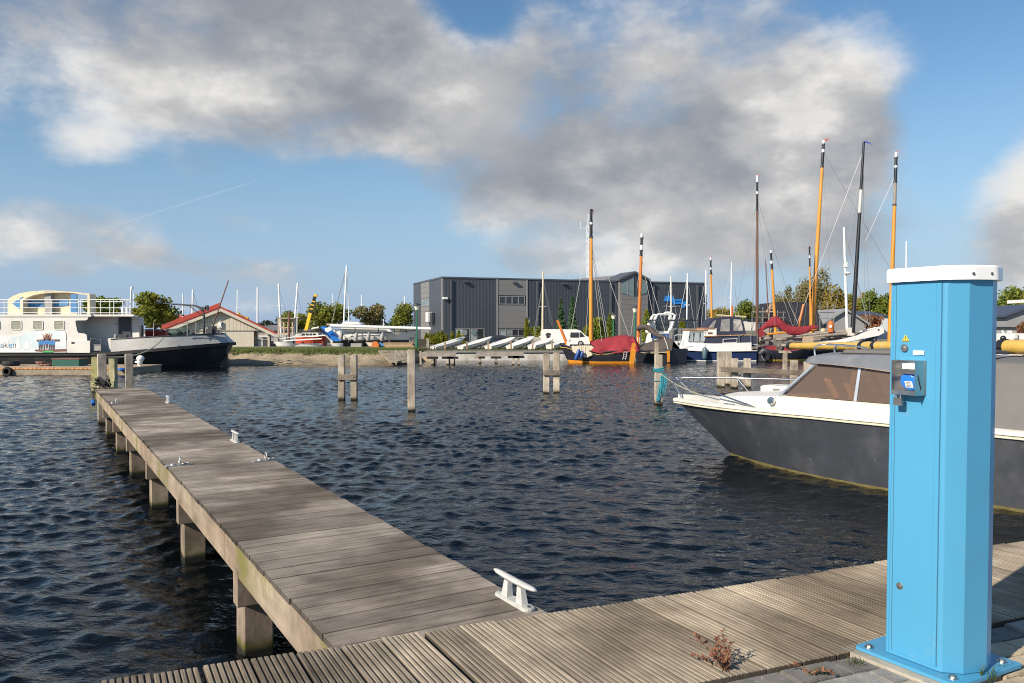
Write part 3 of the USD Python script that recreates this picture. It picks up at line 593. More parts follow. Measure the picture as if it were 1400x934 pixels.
    for e1, e2 in ((-0.052, -0.012), (w + 0.040, -0.002), (w + 0.052, 0.255), (-0.052, 0.255)):
        b0 = ped(e1, e2, ZD + 0.0121)
        part(ft, 'bolt', join([lathe([(0.016, 0), (0.016, 0.002), (0.012, 0.003)], b0, sides=14), lathe([(0.010, 0.003), (0.0105, 0.009), (0.008, 0.011), (0.003, 0.011)], b0, sides=6)]), MATS['steel'])
pedestal()

# ---------------------------------------------------------------- pier fittings and end posts
mat('cleat_alu', (0.47, 0.465, 0.44), 0.45, 0.0, var=0.12, vs=30, bump=0.0005, bs=90)
mat('galv', (0.36, 0.36, 0.35), 0.5, 0.5, var=0.15, vs=40)
def cleat(name, label, c, ang, grp):
    t = thing(name, label, 'cleat', c, ang, grp); L = 0.235
    P = lambda pts: part(t, *pts, world=False)
    base = rrect(0.265, 0.055, 0.024); part(t, 'foot', [prism(base, 0.0, 0.010), prism(base.buffer(-0.004), 0.010, 0.013)], MATS['cleat_alu'], world=False)
    for s in (-1, 1):
        A = np.array([V(s * 0.060 + x, y, 0.013) for x, y in ((-0.024, -0.015), (0.024, -0.015), (0.024, 0.015), (-0.024, 0.015))]); B = np.array([V(s * 0.052 + x, y, 0.080) for x, y in ((-0.015, -0.010), (0.015, -0.010), (0.015, 0.010), (-0.015, 0.010))])
        part(t, 'leg', grid(np.stack([A, A * 0.5 + B * 0.5 * 1.0, B]), close=True), MATS['cleat_alu'], world=False)
    n = 14; pts = [V((i / (n - 1) - 0.5) * 0.33, 0, 0.091 + 0.006 * abs(i / (n - 1) * 2 - 1) ** 2) for i in range(n)]; rr = [0.0165 * (1 - 0.35 * abs(i / (n - 1) * 2 - 1) ** 3) for i in range(n)]; rr[0] = rr[-1] = 0.006
    v, f = tube(pts, rr, 10); v[:, 2] = 0.091 + (v[:, 2] - 0.091) * 0.72
    part(t, 'horn_bar', (v, f), MATS['cleat_alu'], smooth=40, world=False)
    for s in (-1, 1): part(t, 'bolt', lathe([(0.009, 0), (0.009, 0.006), (0.005, 0.008)], (s * 0.112, 0, 0.013), sides=8), MATS['steel'], world=False)
    return t
ca = math.atan2(U[1], U[0])
def pier_pt(px, py): return gnd(px, py, ZP)
pr_ = lambda s, w: P0 + U * s + W * w
def s_of(px, py): return float(np.dot(gnd(px, py, ZP) - P0, U))
s1, s2, s3 = s_of(708, 823), s_of(318, 604), s_of(224, 551)
c0 = cleat('mooring_cleat', 'large white mooring cleat on the pier corner nearest the camera', pr_(s1, PW - 0.05) + V(0, 0, 0.001), ca, 'mooring cleats on the pier')
copy_of(c0, 'mooring_cleat', 'white mooring cleat on the right edge half way along the pier', pr_(s2, PW - 0.05) + V(0, 0, 0.001), ca, 'mooring cleats on the pier')
copy_of(c0, 'mooring_cleat', 'farthest white mooring cleat near the outer end of the pier', pr_(s3, PW - 0.05) + V(0, 0, 0.001), ca, 'mooring cleats on the pier')
def ring_plate(label, c):
    t = thing('mooring_ring', label, 'mooring ring', c, ca - 0.5 * math.pi, 'folding mooring rings on the pier')
    part(t, 'base_plate', prism(rrect(0.20, 0.05, 0.02), 0.0, 0.008), MATS['galv'], world=False)
    part(t, 'hump', lathe([(0.024, 0.008), (0.02, 0.02), (0.008, 0.025)], (-0.03, 0, 0), sides=12), MATS['galv'], world=False)
    part(t, 'ring', tube([V(0.02 + 0.0 * math.cos(q), 0.032 * math.cos(q), 0.042 + 0.032 * math.sin(q)) for q in np.linspace(0, 2 * math.pi, 17)], 0.006, 6, False), MATS['galv'], smooth=40, world=False)
    part(t, 'tail_ring', tube([V(0.065 + 0.028 * math.cos(q), 0.020 * math.sin(q), 0.016) for q in np.linspace(0, 2 * math.pi, 15)], 0.005, 6, False), MATS['galv'], smooth=40, world=False)
ring_plate('folding mooring ring on the left edge of the pier', pr_(s_of(243, 637), 0.07) + V(0, 0, 0.001))
ring_plate('folding mooring ring on the right edge of the pier', pr_(s_of(367, 630), PW - 0.09) + V(0, 0, 0.001))
ring_plate('small mooring ring on the shaded far left edge of the pier', pr_(s_of(154, 552), 0.07) + V(0, 0, 0.001))

def post(name, label, px, y_top, y_bot, w_px, m='post_wood', zb=0.0, grp=None, tw=0.0, extra=None, cat='mooring post'):
    """A square post standing in the water where its foot is seen."""
    b = gnd(px, y_bot, zb); Y = b[1]; zt = at(px, y_top, Y)[2]; w = w_px * Y / F
    t = thing(name, label, cat, (b[0], b[1], 0), 0, grp)
    up = V(math.cos(tw), math.sin(tw), 0)
    top = V(b[0] + R.uniform(-.01, .01), b[1], zt)
    part(t, 'timber', [beam(V(b[0], b[1], -1.2), top - V(0, 0, 0.012), w, w, up=up, ch=w * 0.07)], MATS[m])
    part(t, 'post_top', [beam(top - V(0, 0, 0.0119), top, w * 0.9, w * 0.9, up=up, ch=w * 0.06)], MATS[m])
    return t, b, zt, w
# the two posts on the pier end
def end_post(label, px, y_top, y_foot, w_px):
    s = PL + 0.09; b = gnd(px, y_foot, ZP); o = P0 + U * s; wv = float(np.dot(b - P0, W)); c = o + W * wv; Y = c[1]; zt = at(px, y_top, Y)[2]; w = w_px * Y / F
    t = thing('pier_end_post', label, 'mooring post', (c[0], c[1], 0), 0, 'square posts at the pier end')
    part(t, 'timber', [beam(V(c[0], c[1], -1.2), V(c[0], c[1], zt - 0.01), w, w, up=W, ch=0.01)], MATS['post_wood'])
    part(t, 'post_top', [beam(V(c[0], c[1], zt - 0.0099), V(c[0], c[1], zt), w * 0.92, w * 0.92, up=W, ch=0.008)], MATS['post_wood'])
    return c, zt, w
eL = end_post('square grey post at the left corner of the pier end, rope round its foot', 138.5, 484, 530, 11.0)
eR = end_post('bare square grey post at the right corner of the pier end', 177, 484, 530, 10.0)
def frame(name, label, px1, px2, w_px, y_top, y_bot, bar_y, bar_h, m, grp, over=3):
    b1, b2 = gnd(px1, y_bot, 0), gnd(px2, y_bot, 0); Y = (b1[1] + b2[1]) / 2; k = Y / F; w = w_px * k
    t = thing(name, label, 'mooring posts', ((b1[0] + b2[0]) / 2, Y, 0), 0, grp)
    for px, yt in ((px1, y_top[0]), (px2, y_top[1])):
        b = gnd(px, y_bot, 0); zt = at(px, yt, b[1])[2]
        part(t, 'post', [beam(V(b[0], b[1], -1.2), V(b[0], b[1], zt - 0.01), w, w, up=V(1, 0, 0), ch=w * .06), beam(V(b[0], b[1], zt - 0.0099), V(b[0], b[1], zt), w * .9, w * .9, up=V(1, 0, 0), ch=w * .06)], MATS[m])
    z = at(px1, bar_y, Y)[2]; h = bar_h * k
    part(t, 'cross_bar', beam(V(b1[0] - over * k - w / 2, Y - w / 2 - 0.032, z), V(b2[0] + over * k * 0.4 + w / 2, Y - w / 2 - 0.032, z), 0.06, h, ch=0.006), MATS['beam_wood'] if m == 'post_wood' else MATS[m])
    part(t, 'bolt', [lathe([(0.016, 0), (0.016, 0.012), (0.008, 0.016)], (b[0], Y - w / 2 - 0.062, z), (0, -1, 0), 8) for b in (b1, b2)], MATS['dull_steel'])
    return t
frame('pair_of_posts', 'pair of mossy greenish posts with a low cross bar just beyond the pier end', 131.5, 155, 8.5, (488, 488), 537, 525, 9, 'mossy_post_wood', None, 0)
frame('pair_of_posts', 'pair of pale mooring posts joined by a cross bar left of the lone pole', 467.3, 484.3, 8.3, (485.3, 485.3), 547, 515.5, 7.5, 'post_wood', None, 0)
frame('pair_of_posts', 'pair of mooring posts with cross bar before the sailing barge with the red cover', 746.8, 760.8, 8.6, (483.3, 482.3), 538, 509.5, 7, 'post_wood', None, 0)
post('mooring_pole', 'lone tall square mooring pole standing in open water', 562.8, 478, 562.5, 10.4, tw=0.15)
rp = post('mooring_pole', 'mooring pole with a narrow extension and turquoise rope near the grey cruiser bow', 900, 484.8, 553.5, 10.4)
bx, by = rp[1][0], rp[1][1]; kk = by / F
part('/World/mooring_pole_001', 'extension', beam(V(bx - 2.7 * kk, by - 0.02, rp[2]), V(bx - 2.7 * kk, by - 0.02, at(895, 468, by)[2]), 5.2 * kk, 5.2 * kk, up=V(1, 0, 0), ch=0.006), MATS['post_wood'])
mat('turq_rope', (0.02, 0.26, 0.33), 0.8, var=0.3, vs=40, bump=0.002, bs=150)
mat('black_rope', (0.018, 0.017, 0.016), 0.85, var=0.3, vs=60, bump=0.002, bs=150)
mat('pale_rope', (0.42, 0.38, 0.24), 0.85, var=0.2, vs=60)
mat('blue_plastic', (0.012, 0.11, 0.42), 0.45, var=0.1)
def rope_on_pole():
    t = thing('turquoise_rope', 'turquoise mooring rope wound round the pole and hanging in a hank', 'rope', (bx, by, 0.9))
    w = rp[3] * 0.5 + 0.012; z1 = at(900, 506.5, by)[2]
    sq = [(-w, -w), (w, -w), (w, w), (-w, w)]
    ws = []
    for k in range(4):
        zz = z1 + (k - 1) * 0.022; pts = [V(bx + x * 1.02, by + y * 1.02, zz + (0.02 if i % 2 else -0.01) * (1 if k % 2 else -1)) for i, (x, y) in enumerate(sq + sq[:1])]; ws.append(tube(pts, 0.011, 6))
    z2 = at(900, 520.5, by)[2]; ws.append(tube([V(bx + x * 1.02, by + y * 1.02, z2) for x, y in sq + sq[:1]], 0.009, 6))
    part(t, 'turns', ws, MATS['turq_rope'], smooth=40)
    hk = []
    c = at(905.5, 513, by - w - 0.03); r = random.Random(4)
    for k in range(7):
        zb = at(905, 531 + r.uniform(-5, 10), by)[2]; x0 = c[0] + r.uniform(-.03, .03); x1 = x0 + r.uniform(0.03, 0.09)
        hk.append(tube([V(x0, c[1] + r.uniform(-.02, .02), c[2]), V(x0 - 0.02, c[1] - 0.02, (c[2] * 2 + zb) / 3), V((x0 + x1) / 2, c[1] - 0.02, zb), V(x1 + 0.02, c[1], (c[2] * 2 + zb) / 3), V(x1, c[1], c[2] + 0.02)], 0.011, 6))
    for k in range(4):
        p = [c, c + V(-0.03, -0.01, -0.15), V(bx - 0.02 + 0.02 * k, by - w - 0.02, 0.45 - 0.06 * k), V(bx - 0.07 + 0.02 * k, by - w - 0.015, 0.10)]
        hk.append(tube(p, 0.009, 6))
    part(t, 'hank', hk, MATS['turq_rope'], smooth=40)
rope_on_pole()
def corner_rope():
    c = pr_(PL - 0.02, 0.07) + V(0, 0, 0.01); t = thing('black_rope', 'black rope tangled at the left corner of the pier end', 'rope', c); r = random.Random(9); ms = []
    for k in range(9):
        a = r.uniform(0, 6.28); p = [c + V(r.uniform(-.08, .22), r.uniform(-.10, .06), r.uniform(0.01, .22)) for _ in range(5)]; p[0] = c + V(0.02, 0, 0.06); q = np.array(p); 
        tt = np.linspace(0, 4, 17); q = np.stack([np.interp(tt, range(5), q[:, i]) for i in range(3)], 1); q[1:-1] = (q[:-2] + q[1:-1] * 2 + q[2:]) / 4; ms.append(tube(q, 0.012, 5))
    e = eL; w = e[2] / 2 + 0.012; ms.append(tube([V(e[0][0], e[0][1], ZP + 0.10) + W * x + U * y for x, y in ((-w, -w), (w, -w), (w, w), (-w, w), (-w, -w))], 0.013, 5))
    part(t, 'tangle', ms, MATS['black_rope'], smooth=40)
    f = pr_(PL - 0.25, -0.045); part(t, 'hanging_end', tube([c, pr_(PL - 0.10, -0.03) + V(0, 0, -0.02), pr_(PL - 0.2, -0.05) + V(0, 0, -0.22)], 0.012, 5), MATS['black_rope'], smooth=40)
    part(t, 'blue_grip', tube([pr_(PL - 0.2, -0.05) + V(0, 0, -0.20), pr_(PL - 0.24, -0.05) + V(0, 0, -0.25), pr_(PL - 0.3, -0.05) + V(0, 0, -0.27)], 0.035, 7), MATS['blue_plastic'], smooth=40)
corner_rope()

# the jetty behind the bow of the grey cruiser
def right_jetty():
    b = gnd(1000, 531, 0); t = thing('mooring_jetty', 'mooring jetty of square posts and a long rail behind the grey cruiser', 'jetty', (b[0], b[1], 0))
    for px, yt, yb, w in ((985.5, 480.6, 530, 9.2), (996, 480.6, 527, 7.6), (1004, 490, 531, 8.6), (1021.5, 490, 531, 8.6), (1085.5, 492.6, 530, 8.8), (1104, 494, 530, 8.6), (1150, 494, 530, 8.6)):
        q = gnd(px, yb, 0); k = q[1] / F; zt = at(px, yt, q[1])[2]
        part(t, 'post', [beam(V(q[0], q[1], -1.2), V(q[0], q[1], zt - .01), w * k, w * k, up=V(1, 0, 0), ch=0.012), beam(V(q[0], q[1], zt - .0099), V(q[0], q[1], zt), w * k * .9, w * k * .9, up=V(1, 0, 0), ch=0.012)], MATS['post_wood'])
    Y = gnd(1000, 531, 0)[1] - 0.16
    part(t, 'rail', beam(at(985.5, 505, Y), at(1175, 513.5, Y - 0.3), 0.10, 0.155, ch=0.008), MATS['beam_wood'])
    part(t, 'brace', beam(at(1010, 514, Y + 0.1), at(1023, 528, Y + 0.1), 0.07, 0.10), MATS['beam_wood'])
right_jetty()
# ---------------------------------------------------------------- hulls
def hull(L, xd, yd, zd, xw, yw, draft, n=26, m=7, flare=1.0):
    """Stations from bow (t = 0) to stern (t = 1): deck edge (xd, yd, zd), waterline (xw, yw, 0), keel. Returns a function rows(v0, v1) of the skin between section parameters
    (0 deck edge, 1 waterline, 2 keel), the deck edge points, and a deck maker. Local: x aft from the bow, y to the side, z up."""
    ts = np.linspace(0, 1, n) ** 1.25
    def sec(t, v):
        A = V(xd(t), yd(t), zd(t)); B = V(xw(t), yw(t), 0.0)
        if v <= 1:
            k = v; y = A[1] + (B[1] - A[1]) * (k ** flare); return V(A[0] + (B[0] - A[0]) * k, y, A[2] + (B[2] - A[2]) * k)
        k = v - 1; return V(B[0] + 0.15 * k, B[1] * (1 - k * k), -draft * k)
    def skin(v0, v1, mm=m, out=0.0):
        vs = np.linspace(v0, v1, mm); P = np.array([[sec(t, v) for v in vs] for t in ts])
        P[..., 1] += out
        S = P.copy(); S[..., 1] *= -1
        near, far = grid(P), grid(S); far = (far[0], far[1][:, ::-1])
        a, b = P[-1], S[-1]; tr = grid(np.stack([a, b])); a0, b0 = P[0], S[0]; st = grid(np.stack([b0, a0]))
        return join([near, far, tr, st])
    edge = np.array([sec(t, 0) for t in ts])
    def deck(camber=0.04, dz=0.0, inset=0.0):
        rows = []
        for e in edge:
            y = max(e[1] - inset, 0.002); rows.append([V(e[0], y * s, e[2] + dz + camber * (1 - s * s)) for s in np.linspace(1, -1, 9)])
        return grid(np.array(rows))
    return skin, edge, deck, sec
def placed(o, d, m):
    """Local (x aft, y near side, z up) to world: origin o on the water, x along d; y to the right-hand normal (d.y, -d.x)."""
    d = unit(V(d[0], d[1], 0)); nn = V(d[1], -d[0], 0); v = np.asarray(m[0], float)
    f = np.asarray(m[1])
    return V(o[0], o[1], 0) + v[:, :1] * d + v[:, 1:2] * nn + v[:, 2:] * V(0, 0, 1), (f[:, ::-1] if f.shape[1] == 3 else f)

mat('grey_gelcoat', (0.045, 0.050, 0.061), 0.33, var=0.14, vs=3.0, var2=[((0.13, 0.135, 0.14), 5.0, 0.60, 0.72, 0.5), ((0.20, 0.20, 0.20), 22.0, 0.68, 0.74, 0.45)], tint=((0.072, 0.076, 0.085), 2.2, 0.45, 0.75), bump=0.0004, bs=60)
mat('white_gelcoat', (0.66, 0.635, 0.57), 0.35, var=0.06, vs=3, tint=((0.50, 0.46, 0.37), 5, 0.55, 0.78))
mat('cream_deck', (0.60, 0.575, 0.50), 0.55, var=0.08, vs=6, tint=((0.45, 0.41, 0.33), 3, 0.5, 0.75))
mat('algae', (0.16, 0.13, 0.05), 0.7, var=0.35, vs=9)
mat('rub_strip', (0.60, 0.56, 0.42), 0.5, var=0.2, vs=8)
mat('dark_steel_lens', (0.05, 0.09, 0.11), 0.2); mat('chrome', (0.60, 0.60, 0.60), 0.3, 1.0, var=0.05)
mat('grey_canvas', (0.135, 0.145, 0.165), 0.8, var=0.10, vs=5, bump=0.004, bs=7, tint=((0.19, 0.2, 0.215), 3, 0.5, 0.75))
mat('taupe_canvas', (0.135, 0.128, 0.122), 0.85, var=0.08, vs=4, bump=0.006, bs=5)
mat('alu_frame', (0.50, 0.53, 0.56), 0.35, 0.7, var=0.08, vs=6)
mat('tan_cloth', (0.45, 0.30, 0.17), 0.8, var=0.15, vs=6)
mat('brown_cabin', (0.30, 0.21, 0.15), 0.7, var=0.2, vs=5)
def acrylic(name, tintc, dif, fac):
    n = {'t': ('transparent_bsdf', {'color': tintc}), 'd': ('diffuse_bsdf', {'color': dif}), 'm0': ('mix_closure', {'fac': fac}), 'g': ('glossy_bsdf', {'color': (1, 1, 1), 'roughness': 0.04}), 'f': ('fresnel', {'IOR': 1.4}), 'm': ('mix_closure', {})}
    MATS[name] = usdkit.material(stage, '/World/Looks/' + name, n, [('f.fac', 'm.fac'), ('t.BSDF', 'm0.closure1'), ('d.BSDF', 'm0.closure2'), ('m0.closure', 'm.closure1'), ('g.BSDF', 'm.closure2')], surface='m.closure')
acrylic('brown_glass', (0.60, 0.47, 0.38), (0.24, 0.165, 0.12), 0.42)
def grey_cruiser():
    a = math.radians(-51); d = V(math.cos(a), math.sin(a), 0); B = gnd(927, 548, 0.71); o = V(B[0], B[1], 0)
    t = thing('motor_cruiser', 'dark grey motor cruiser with brown tinted windows moored behind the blue pedestal', 'motorboat', o)
    L = 6.1
    yd = lambda t: 0.03 + 0.95 * (1 - (1 - min(t / 0.62, 1)) ** 2.3)
    zd = lambda t: 0.715 + 0.065 * min(1, t * 2.2) - 0.03 * max(0, t - 0.6)
    xd = lambda t: L * t
    xw = lambda t: 0.98 + (L - 1.0) * t
    yw = lambda t: 0.82 * (1 - (1 - min(t / 0.55, 1)) ** 1.9) + 0.004
    skin, edge, deck, sec = hull(L, xd, yd, zd, xw, yw, 0.35, 34, 7, 0.82)
    Q = lambda m: placed(o, d, m)
    part(t, 'hull', Q(skin(0.0, 0.962, 9)), MATS['grey_gelcoat'], smooth=60)
    part(t, 'waterline_growth', Q(skin(0.962, 1.5, 4, 0.002)), MATS['algae'], smooth=60)
    # rubbing strake and gunwale moulding
    def rim(dy, z0, z1, w):
        rows = []
        for e in edge: rows.append([V(e[0] - (0.04 if e[0] < 0.02 else 0), e[1] + dy, e[2] + z0), V(e[0] - (0.05 if e[0] < 0.02 else 0), e[1] + dy + w, e[2] + z0 + 0.008), V(e[0] - (0.05 if e[0] < 0.02 else 0), e[1] + dy + w, e[2] + z1 - 0.008), V(e[0] - (0.04 if e[0] < .02 else 0), e[1] + dy, e[2] + z1), V(e[0] + 0.02, max(e[1] + dy - 0.05, 0.001), e[2] + z1 + 0.006)])
        P = np.array(rows); S = P.copy(); S[..., 1] *= -1; g1, g2 = grid(P), grid(S)
        return join([g1, (g2[0], g2[1][:, ::-1]), grid(np.stack([S[0], P[0]]))])
    part(t, 'gunwale', Q(rim(0.0, -0.012, 0.042, 0.028)), MATS['white_gelcoat'], smooth=50)
    part(t, 'rubbing_strake', Q(rim(0.0, -0.045, -0.012, 0.016)), MATS['rub_strip'], smooth=50)
    part(t, 'foredeck', Q(deck(0.055, 0.045, 0.03)), MATS['cream_deck'], smooth=50)
    # raised trunk and coaming
    xs = [0.95, 1.0, 1.1, 1.5, 2.0, 2.3, 3.2, 4.0, 4.8, 5.6, 5.95]; yt = [0.10, 0.30, 0.42, 0.60, 0.72, 0.77, 0.81, 0.82, 0.82, 0.80, 0.78]; zt = [0.80, 0.855, 0.875, 0.915, 0.955, 0.968, 0.968, 0.93, 0.92, 0.92, 0.92]
    rows = []
    for x, y, z in zip(xs, yt, zt):
        zb = 0.73; rows.append([V(x, y + 0.045, zb), V(x, y + 0.012, z - 0.03), V(x, y, z - 0.008), V(x, y - 0.025, z), V(x, y * 0.5, z + 0.028), V(x, 0, z + 0.04), V(x, -y * .5, z + 0.028), V(x, -y + 0.025, z), V(x, -y, z - .008), V(x, -y - 0.012, z - 0.03), V(x, -y - 0.045, zb)])
    P = np.array(rows); cabin_cut = 5
    fr = P[:6]; top = grid(fr)
    sides = []
    for sl in (slice(0, 4), slice(7, 11)): sides.append(grid(P[5:, sl]))
    cap0 = grid(np.stack([P[0], np.array([V(0.94, q[1], 0.73) for q in P[0]])]))
    part(t, 'coaming', Q(join([top, cap0] + sides)), MATS['white_gelcoat'], smooth=35)
    part(t, 'cabin_floor', Q(box(2.7, 5.9, -0.55, 0.55, 0.40, 0.43)), MATS['brown_cabin'])
    # window frames and panes on both sides, windscreen
    zb, ztp = 0.972, 1.392
    fb, ft = V(2.25, 0.755, zb), V(2.70, 0.68, ztp); pb, ptp = V(3.24, 0.775, zb), V(3.26, 0.70, ztp); rb, rt = V(4.55, 0.79, 0.955), V(4.55, 0.72, 1.36)
    mir = lambda p: V(p[0], -p[1], p[2])
    for sgn, f in ((1, lambda p: p), (-1, mir)):
        def bar(p, q, w, nm): return part(t, nm, Q(beam(f(p), f(q), w, 0.024, up=V(0, 1, 0))), MATS['alu_frame'])
        part(t, 'front_pillar', Q(beam(f(fb), f(ft), 0.028, 0.060, up=V(1, 0.0, 1))), MATS['alu_frame'])
        bar(pb, ptp, 0.034, 'middle_pillar'); bar(rb, rt, 0.034, 'rear_pillar')
        part(t, 'window_sill', Q(beam(f(fb + V(0, 0, -0.004)), f(rb + V(0, 0, -0.004)), 0.022, 0.02)), MATS['rub_strip'])
        def pane(pts): 
            q = [f(p) for p in pts]; v = np.array(q + [p + V(0, 0.005 * (-sgn), 0) for p in q]); k = len(q); fs = [[0, i, i + 1] for i in range(1, k - 1)]
            return v[:k], np.array(fs)
        part(t, 'side_pane', Q(pane([fb + V(.06, 0, .005), pb + V(-.02, 0, .005), ptp + V(-.02, 0, 0), ft + V(.04, 0, 0)])), MATS['brown_glass'])
        part(t, 'side_pane', Q(pane([pb + V(.02, 0, .005), rb + V(-.02, 0, .005), rt + V(-.02, 0, 0), ptp + V(.02, 0, 0)])), MATS['brown_glass'])
    part(t, 'windscreen', Q((np.array([fb + V(.02, -.03, .01), mir(fb + V(.02, -.03, .01)), mir(ft + V(0, -.03, 0)), ft + V(0, -.03, 0)]), np.array([[0, 1, 2], [0, 2, 3]]))), MATS['brown_glass'])
    part(t, 'windscreen_post', Q(beam(V(2.25, 0, 1.0), V(2.66, 0, 1.44), 0.03, 0.03)), MATS['alu_frame'])
    # roof: a stretched canvas top with a drooping rim
    rows = []
    for x, hw, ze, zc in ((2.47, 0.50, 1.425, 1.435), (2.52, 0.66, 1.405, 1.50), (2.62, 0.735, 1.395, 1.52), (2.9, 0.755, 1.39, 1.535), (3.3, 0.765, 1.365, 1.54), (3.7, 0.77, 1.325, 1.54), (4.1, 0.775, 1.30, 1.535), (4.6, 0.78, 1.295, 1.52)):
        cs = []
        for s in np.linspace(-1, 1, 15):
            k = abs(s); zz = zc - (zc - 1.485 if False else 0.035) * (k / 0.88) ** 2 if k <= 0.88 else None
            if zz is None: u = (k - 0.88) / 0.12; zz = (zc - 0.035) * (1 - u) + ze * u; yy = hw * (0.88 + 0.12 * (1 - (1 - u) ** 2))
            else: yy = hw * k
            cs.append(V(x, math.copysign(yy, s) if s else 0, zz))
        rows.append(cs)
    P = np.array(rows); part(t, 'canvas_roof', Q(grid(P)), MATS['grey_canvas'], smooth=60)
    under = P.copy(); under[..., 2] -= 0.03; under[:, [0, -1], 2] += 0.032; g = grid(under); part(t, 'roof_lining', Q((g[0], g[1][:, ::-1])), MATS['brown_cabin'], smooth=60)
    part(t, 'sun_roof', Q(join([box(2.95, 4.4, -0.50, 0.52, 1.53, 1.558), box(2.97, 4.38, -0.48, 0.50, 1.558, 1.566)])), MATS['taupe_canvas'])
    part(t, 'sun_roof_rail', Q(beam(V(2.93, 0.535, 1.522), V(4.4, 0.535, 1.522), 0.018, 0.014)), MATS['black_print'])
    # aft canvas down to the gunwale
    rows = []
    for x, k in ((4.55, 0), (4.75, 0.35), (5.1, .6), (5.6, .85), (6.05, 1)):
        zt_ = 1.515 - 0.02 * k; cs = []
        for s in np.linspace(-1, 1, 17):
            q = abs(s)
            if q < 0.62: cs.append(V(x, s / 0.62 * 0.66, zt_ - 0.05 * (q / .62) ** 2))
            else: u = (q - 0.62) / 0.38; cs.append(V(x, math.copysign(0.66 + 0.27 * u ** 0.8 + 0.012 * math.sin(9 * x + 5 * u), s), (zt_ - 0.05) * (1 - u) + 0.80 * u))
        rows.append(cs)
    ac = part(t, 'aft_canopy', Q(grid(np.array(rows))), MATS['taupe_canvas'], smooth=60)
    part(ac, 'canopy_hem', Q(tube([V(4.5, 0.945, 0.815), V(5.1, 0.95, 0.80), V(6.05, 0.95, 0.795)], 0.014, 6)), MATS['rub_strip'])
    # inside: seats, dash, wheel
    st = [box(2.95, 3.02, 0.10, 0.62, 0.6, 1.28), box(2.75, 3.0, 0.10, 0.62, 0.6, 1.02)]
    for k, x in enumerate((2.62, 2.86)): part(t, 'curtain', Q(join([beam(V(x, -0.60, 0.97), V(x - 0.14, -0.55, 1.36), 0.03, 0.09, up=(0, 1, 0))])), MATS['tan_cloth'])
    part(t, 'seat', Q(join([box(3.35, 3.9, 0.12, 0.62, 0.5, 0.86), beam(V(3.86, .37, .86), V(4.02, .37, 1.22), 0.5, 0.10, up=(1, 0, 0))])), MATS['brown_cabin'])
    part(t, 'seat', Q(join([box(3.35, 3.9, -0.62, -0.12, 0.5, 0.86), beam(V(3.86, -.37, .86), V(4.02, -.37, 1.22), 0.5, 0.10, up=(1, 0, 0))])), MATS['brown_cabin'])
    part(t, 'dashboard', Q(join([box(2.35, 2.72, -0.68, 0.68, 0.90, 1.0), box(2.5, 2.72, -0.6, -0.1, 1.0, 1.10)])), MATS['brown_cabin'])
    part(t, 'inner_post', Q(join([beam(V(2.78, 0.35, 0.97), V(2.66, 0.40, 1.22), .05, .07), beam(V(2.98, .30, .97), V(2.86, .35, 1.24), .05, .08), beam(V(3.14, 0.70, 0.97), V(3.17, 0.66, 1.39), .03, .04)])), MATS['tan_cloth'])
    part(t, 'steering_wheel', Q(tube([V(2.85 - 0.05 * math.sin(q), -0.35 + 0.17 * math.cos(q), 1.05 + 0.15 * math.sin(q)) for q in np.linspace(0, 6.283, 21)], 0.012, 6, False)), MATS['black_print'])
    # bow rail
    near = [V(-0.15, 0.02, 1.06), V(-0.02, 0.16, 1.055), V(0.6, 0.42, 1.02), V(1.2, 0.64, 0.93), V(1.75, 0.76, 0.83), V(1.93, 0.78, 0.775)]
    far = [V(-0.15, 0.02, 1.06), V(-0.02, -0.14, 1.065), V(0.6, -0.42, 1.075), V(1.2, -0.62, 1.08), V(2.0, -0.72, 1.09), V(2.28, -0.74, 1.00)]
    def spl(p, n=5):
        p = np.array(p); out = []
        q = np.vstack([2 * p[0] - p[1], p, 2 * p[-1] - p[-2]])
        for i in range(1, len(q) - 2):
            for u in np.linspace(0, 1, n, endpoint=False):
                a0, a1, a2, a3 = q[i - 1:i + 3]; out.append(0.5 * ((2 * a1) + (a2 - a0) * u + (2 * a0 - 5 * a1 + 4 * a2 - a3) * u * u + (3 * a1 - a0 - 3 * a2 + a3) * u ** 3))
        return np.array(out + [p[-1]])
    rl = part(t, 'bow_rail', Q(join([tube(spl(near), 0.0125, 8), tube(spl(far), 0.0125, 8)])), MATS['chrome'], smooth=50)
    part(rl, 'rail_leg', Q(tube([V(-0.08, 0.06, 1.06), V(0.20, 0.16, 0.775)], 0.011, 8)), MATS['chrome'], smooth=50)
    part(rl, 'rail_leg', Q(tube([V(-0.08, -0.06, 1.06), V(0.20, -0.16, 0.775)], 0.011, 8)), MATS['chrome'], smooth=50)
    part(rl, 'rail_leg', Q(tube([V(0.75, -0.46, 1.075), V(0.98, -0.52, 0.80)], 0.011, 8)), MATS['chrome'], smooth=50)
    part(rl, 'rail_foot', Q(join([lathe([(0.03, 0), (0.03, 0.01), (0.014, 0.02)], (1.93, 0.78, 0.775), sides=10), beam(V(1.72, 0.75, 0.842), V(1.96, 0.785, 0.782), 0.03, 0.014)])), MATS['dull_steel'])
    # round light, hatch, cleat, rope heap
    lt = part(t, 'nav_light', Q(lathe([(0.045, 0), (0.05, 0.02), (0.05, 0.05), (0.04, 0.06)], (2.15, 0.775, 0.90), (0, 1, 0.1), 16)), MATS['chrome'], smooth=40)
    part(lt, 'lens', Q(lathe([(0.034, 0.06), (0.03, 0.068), (0.01, 0.07)], (2.15, 0.775, 0.90), (0, 1, 0.1), 14)), MATS['dark_steel_lens'])
    hc = part(t, 'deck_hatch', Q(join([box(1.42, 1.96, -0.48, -0.06, 0.93, 1.015), box(1.44, 1.94, -0.46, -0.08, 1.015, 1.027)])), MATS['white_gelcoat'])
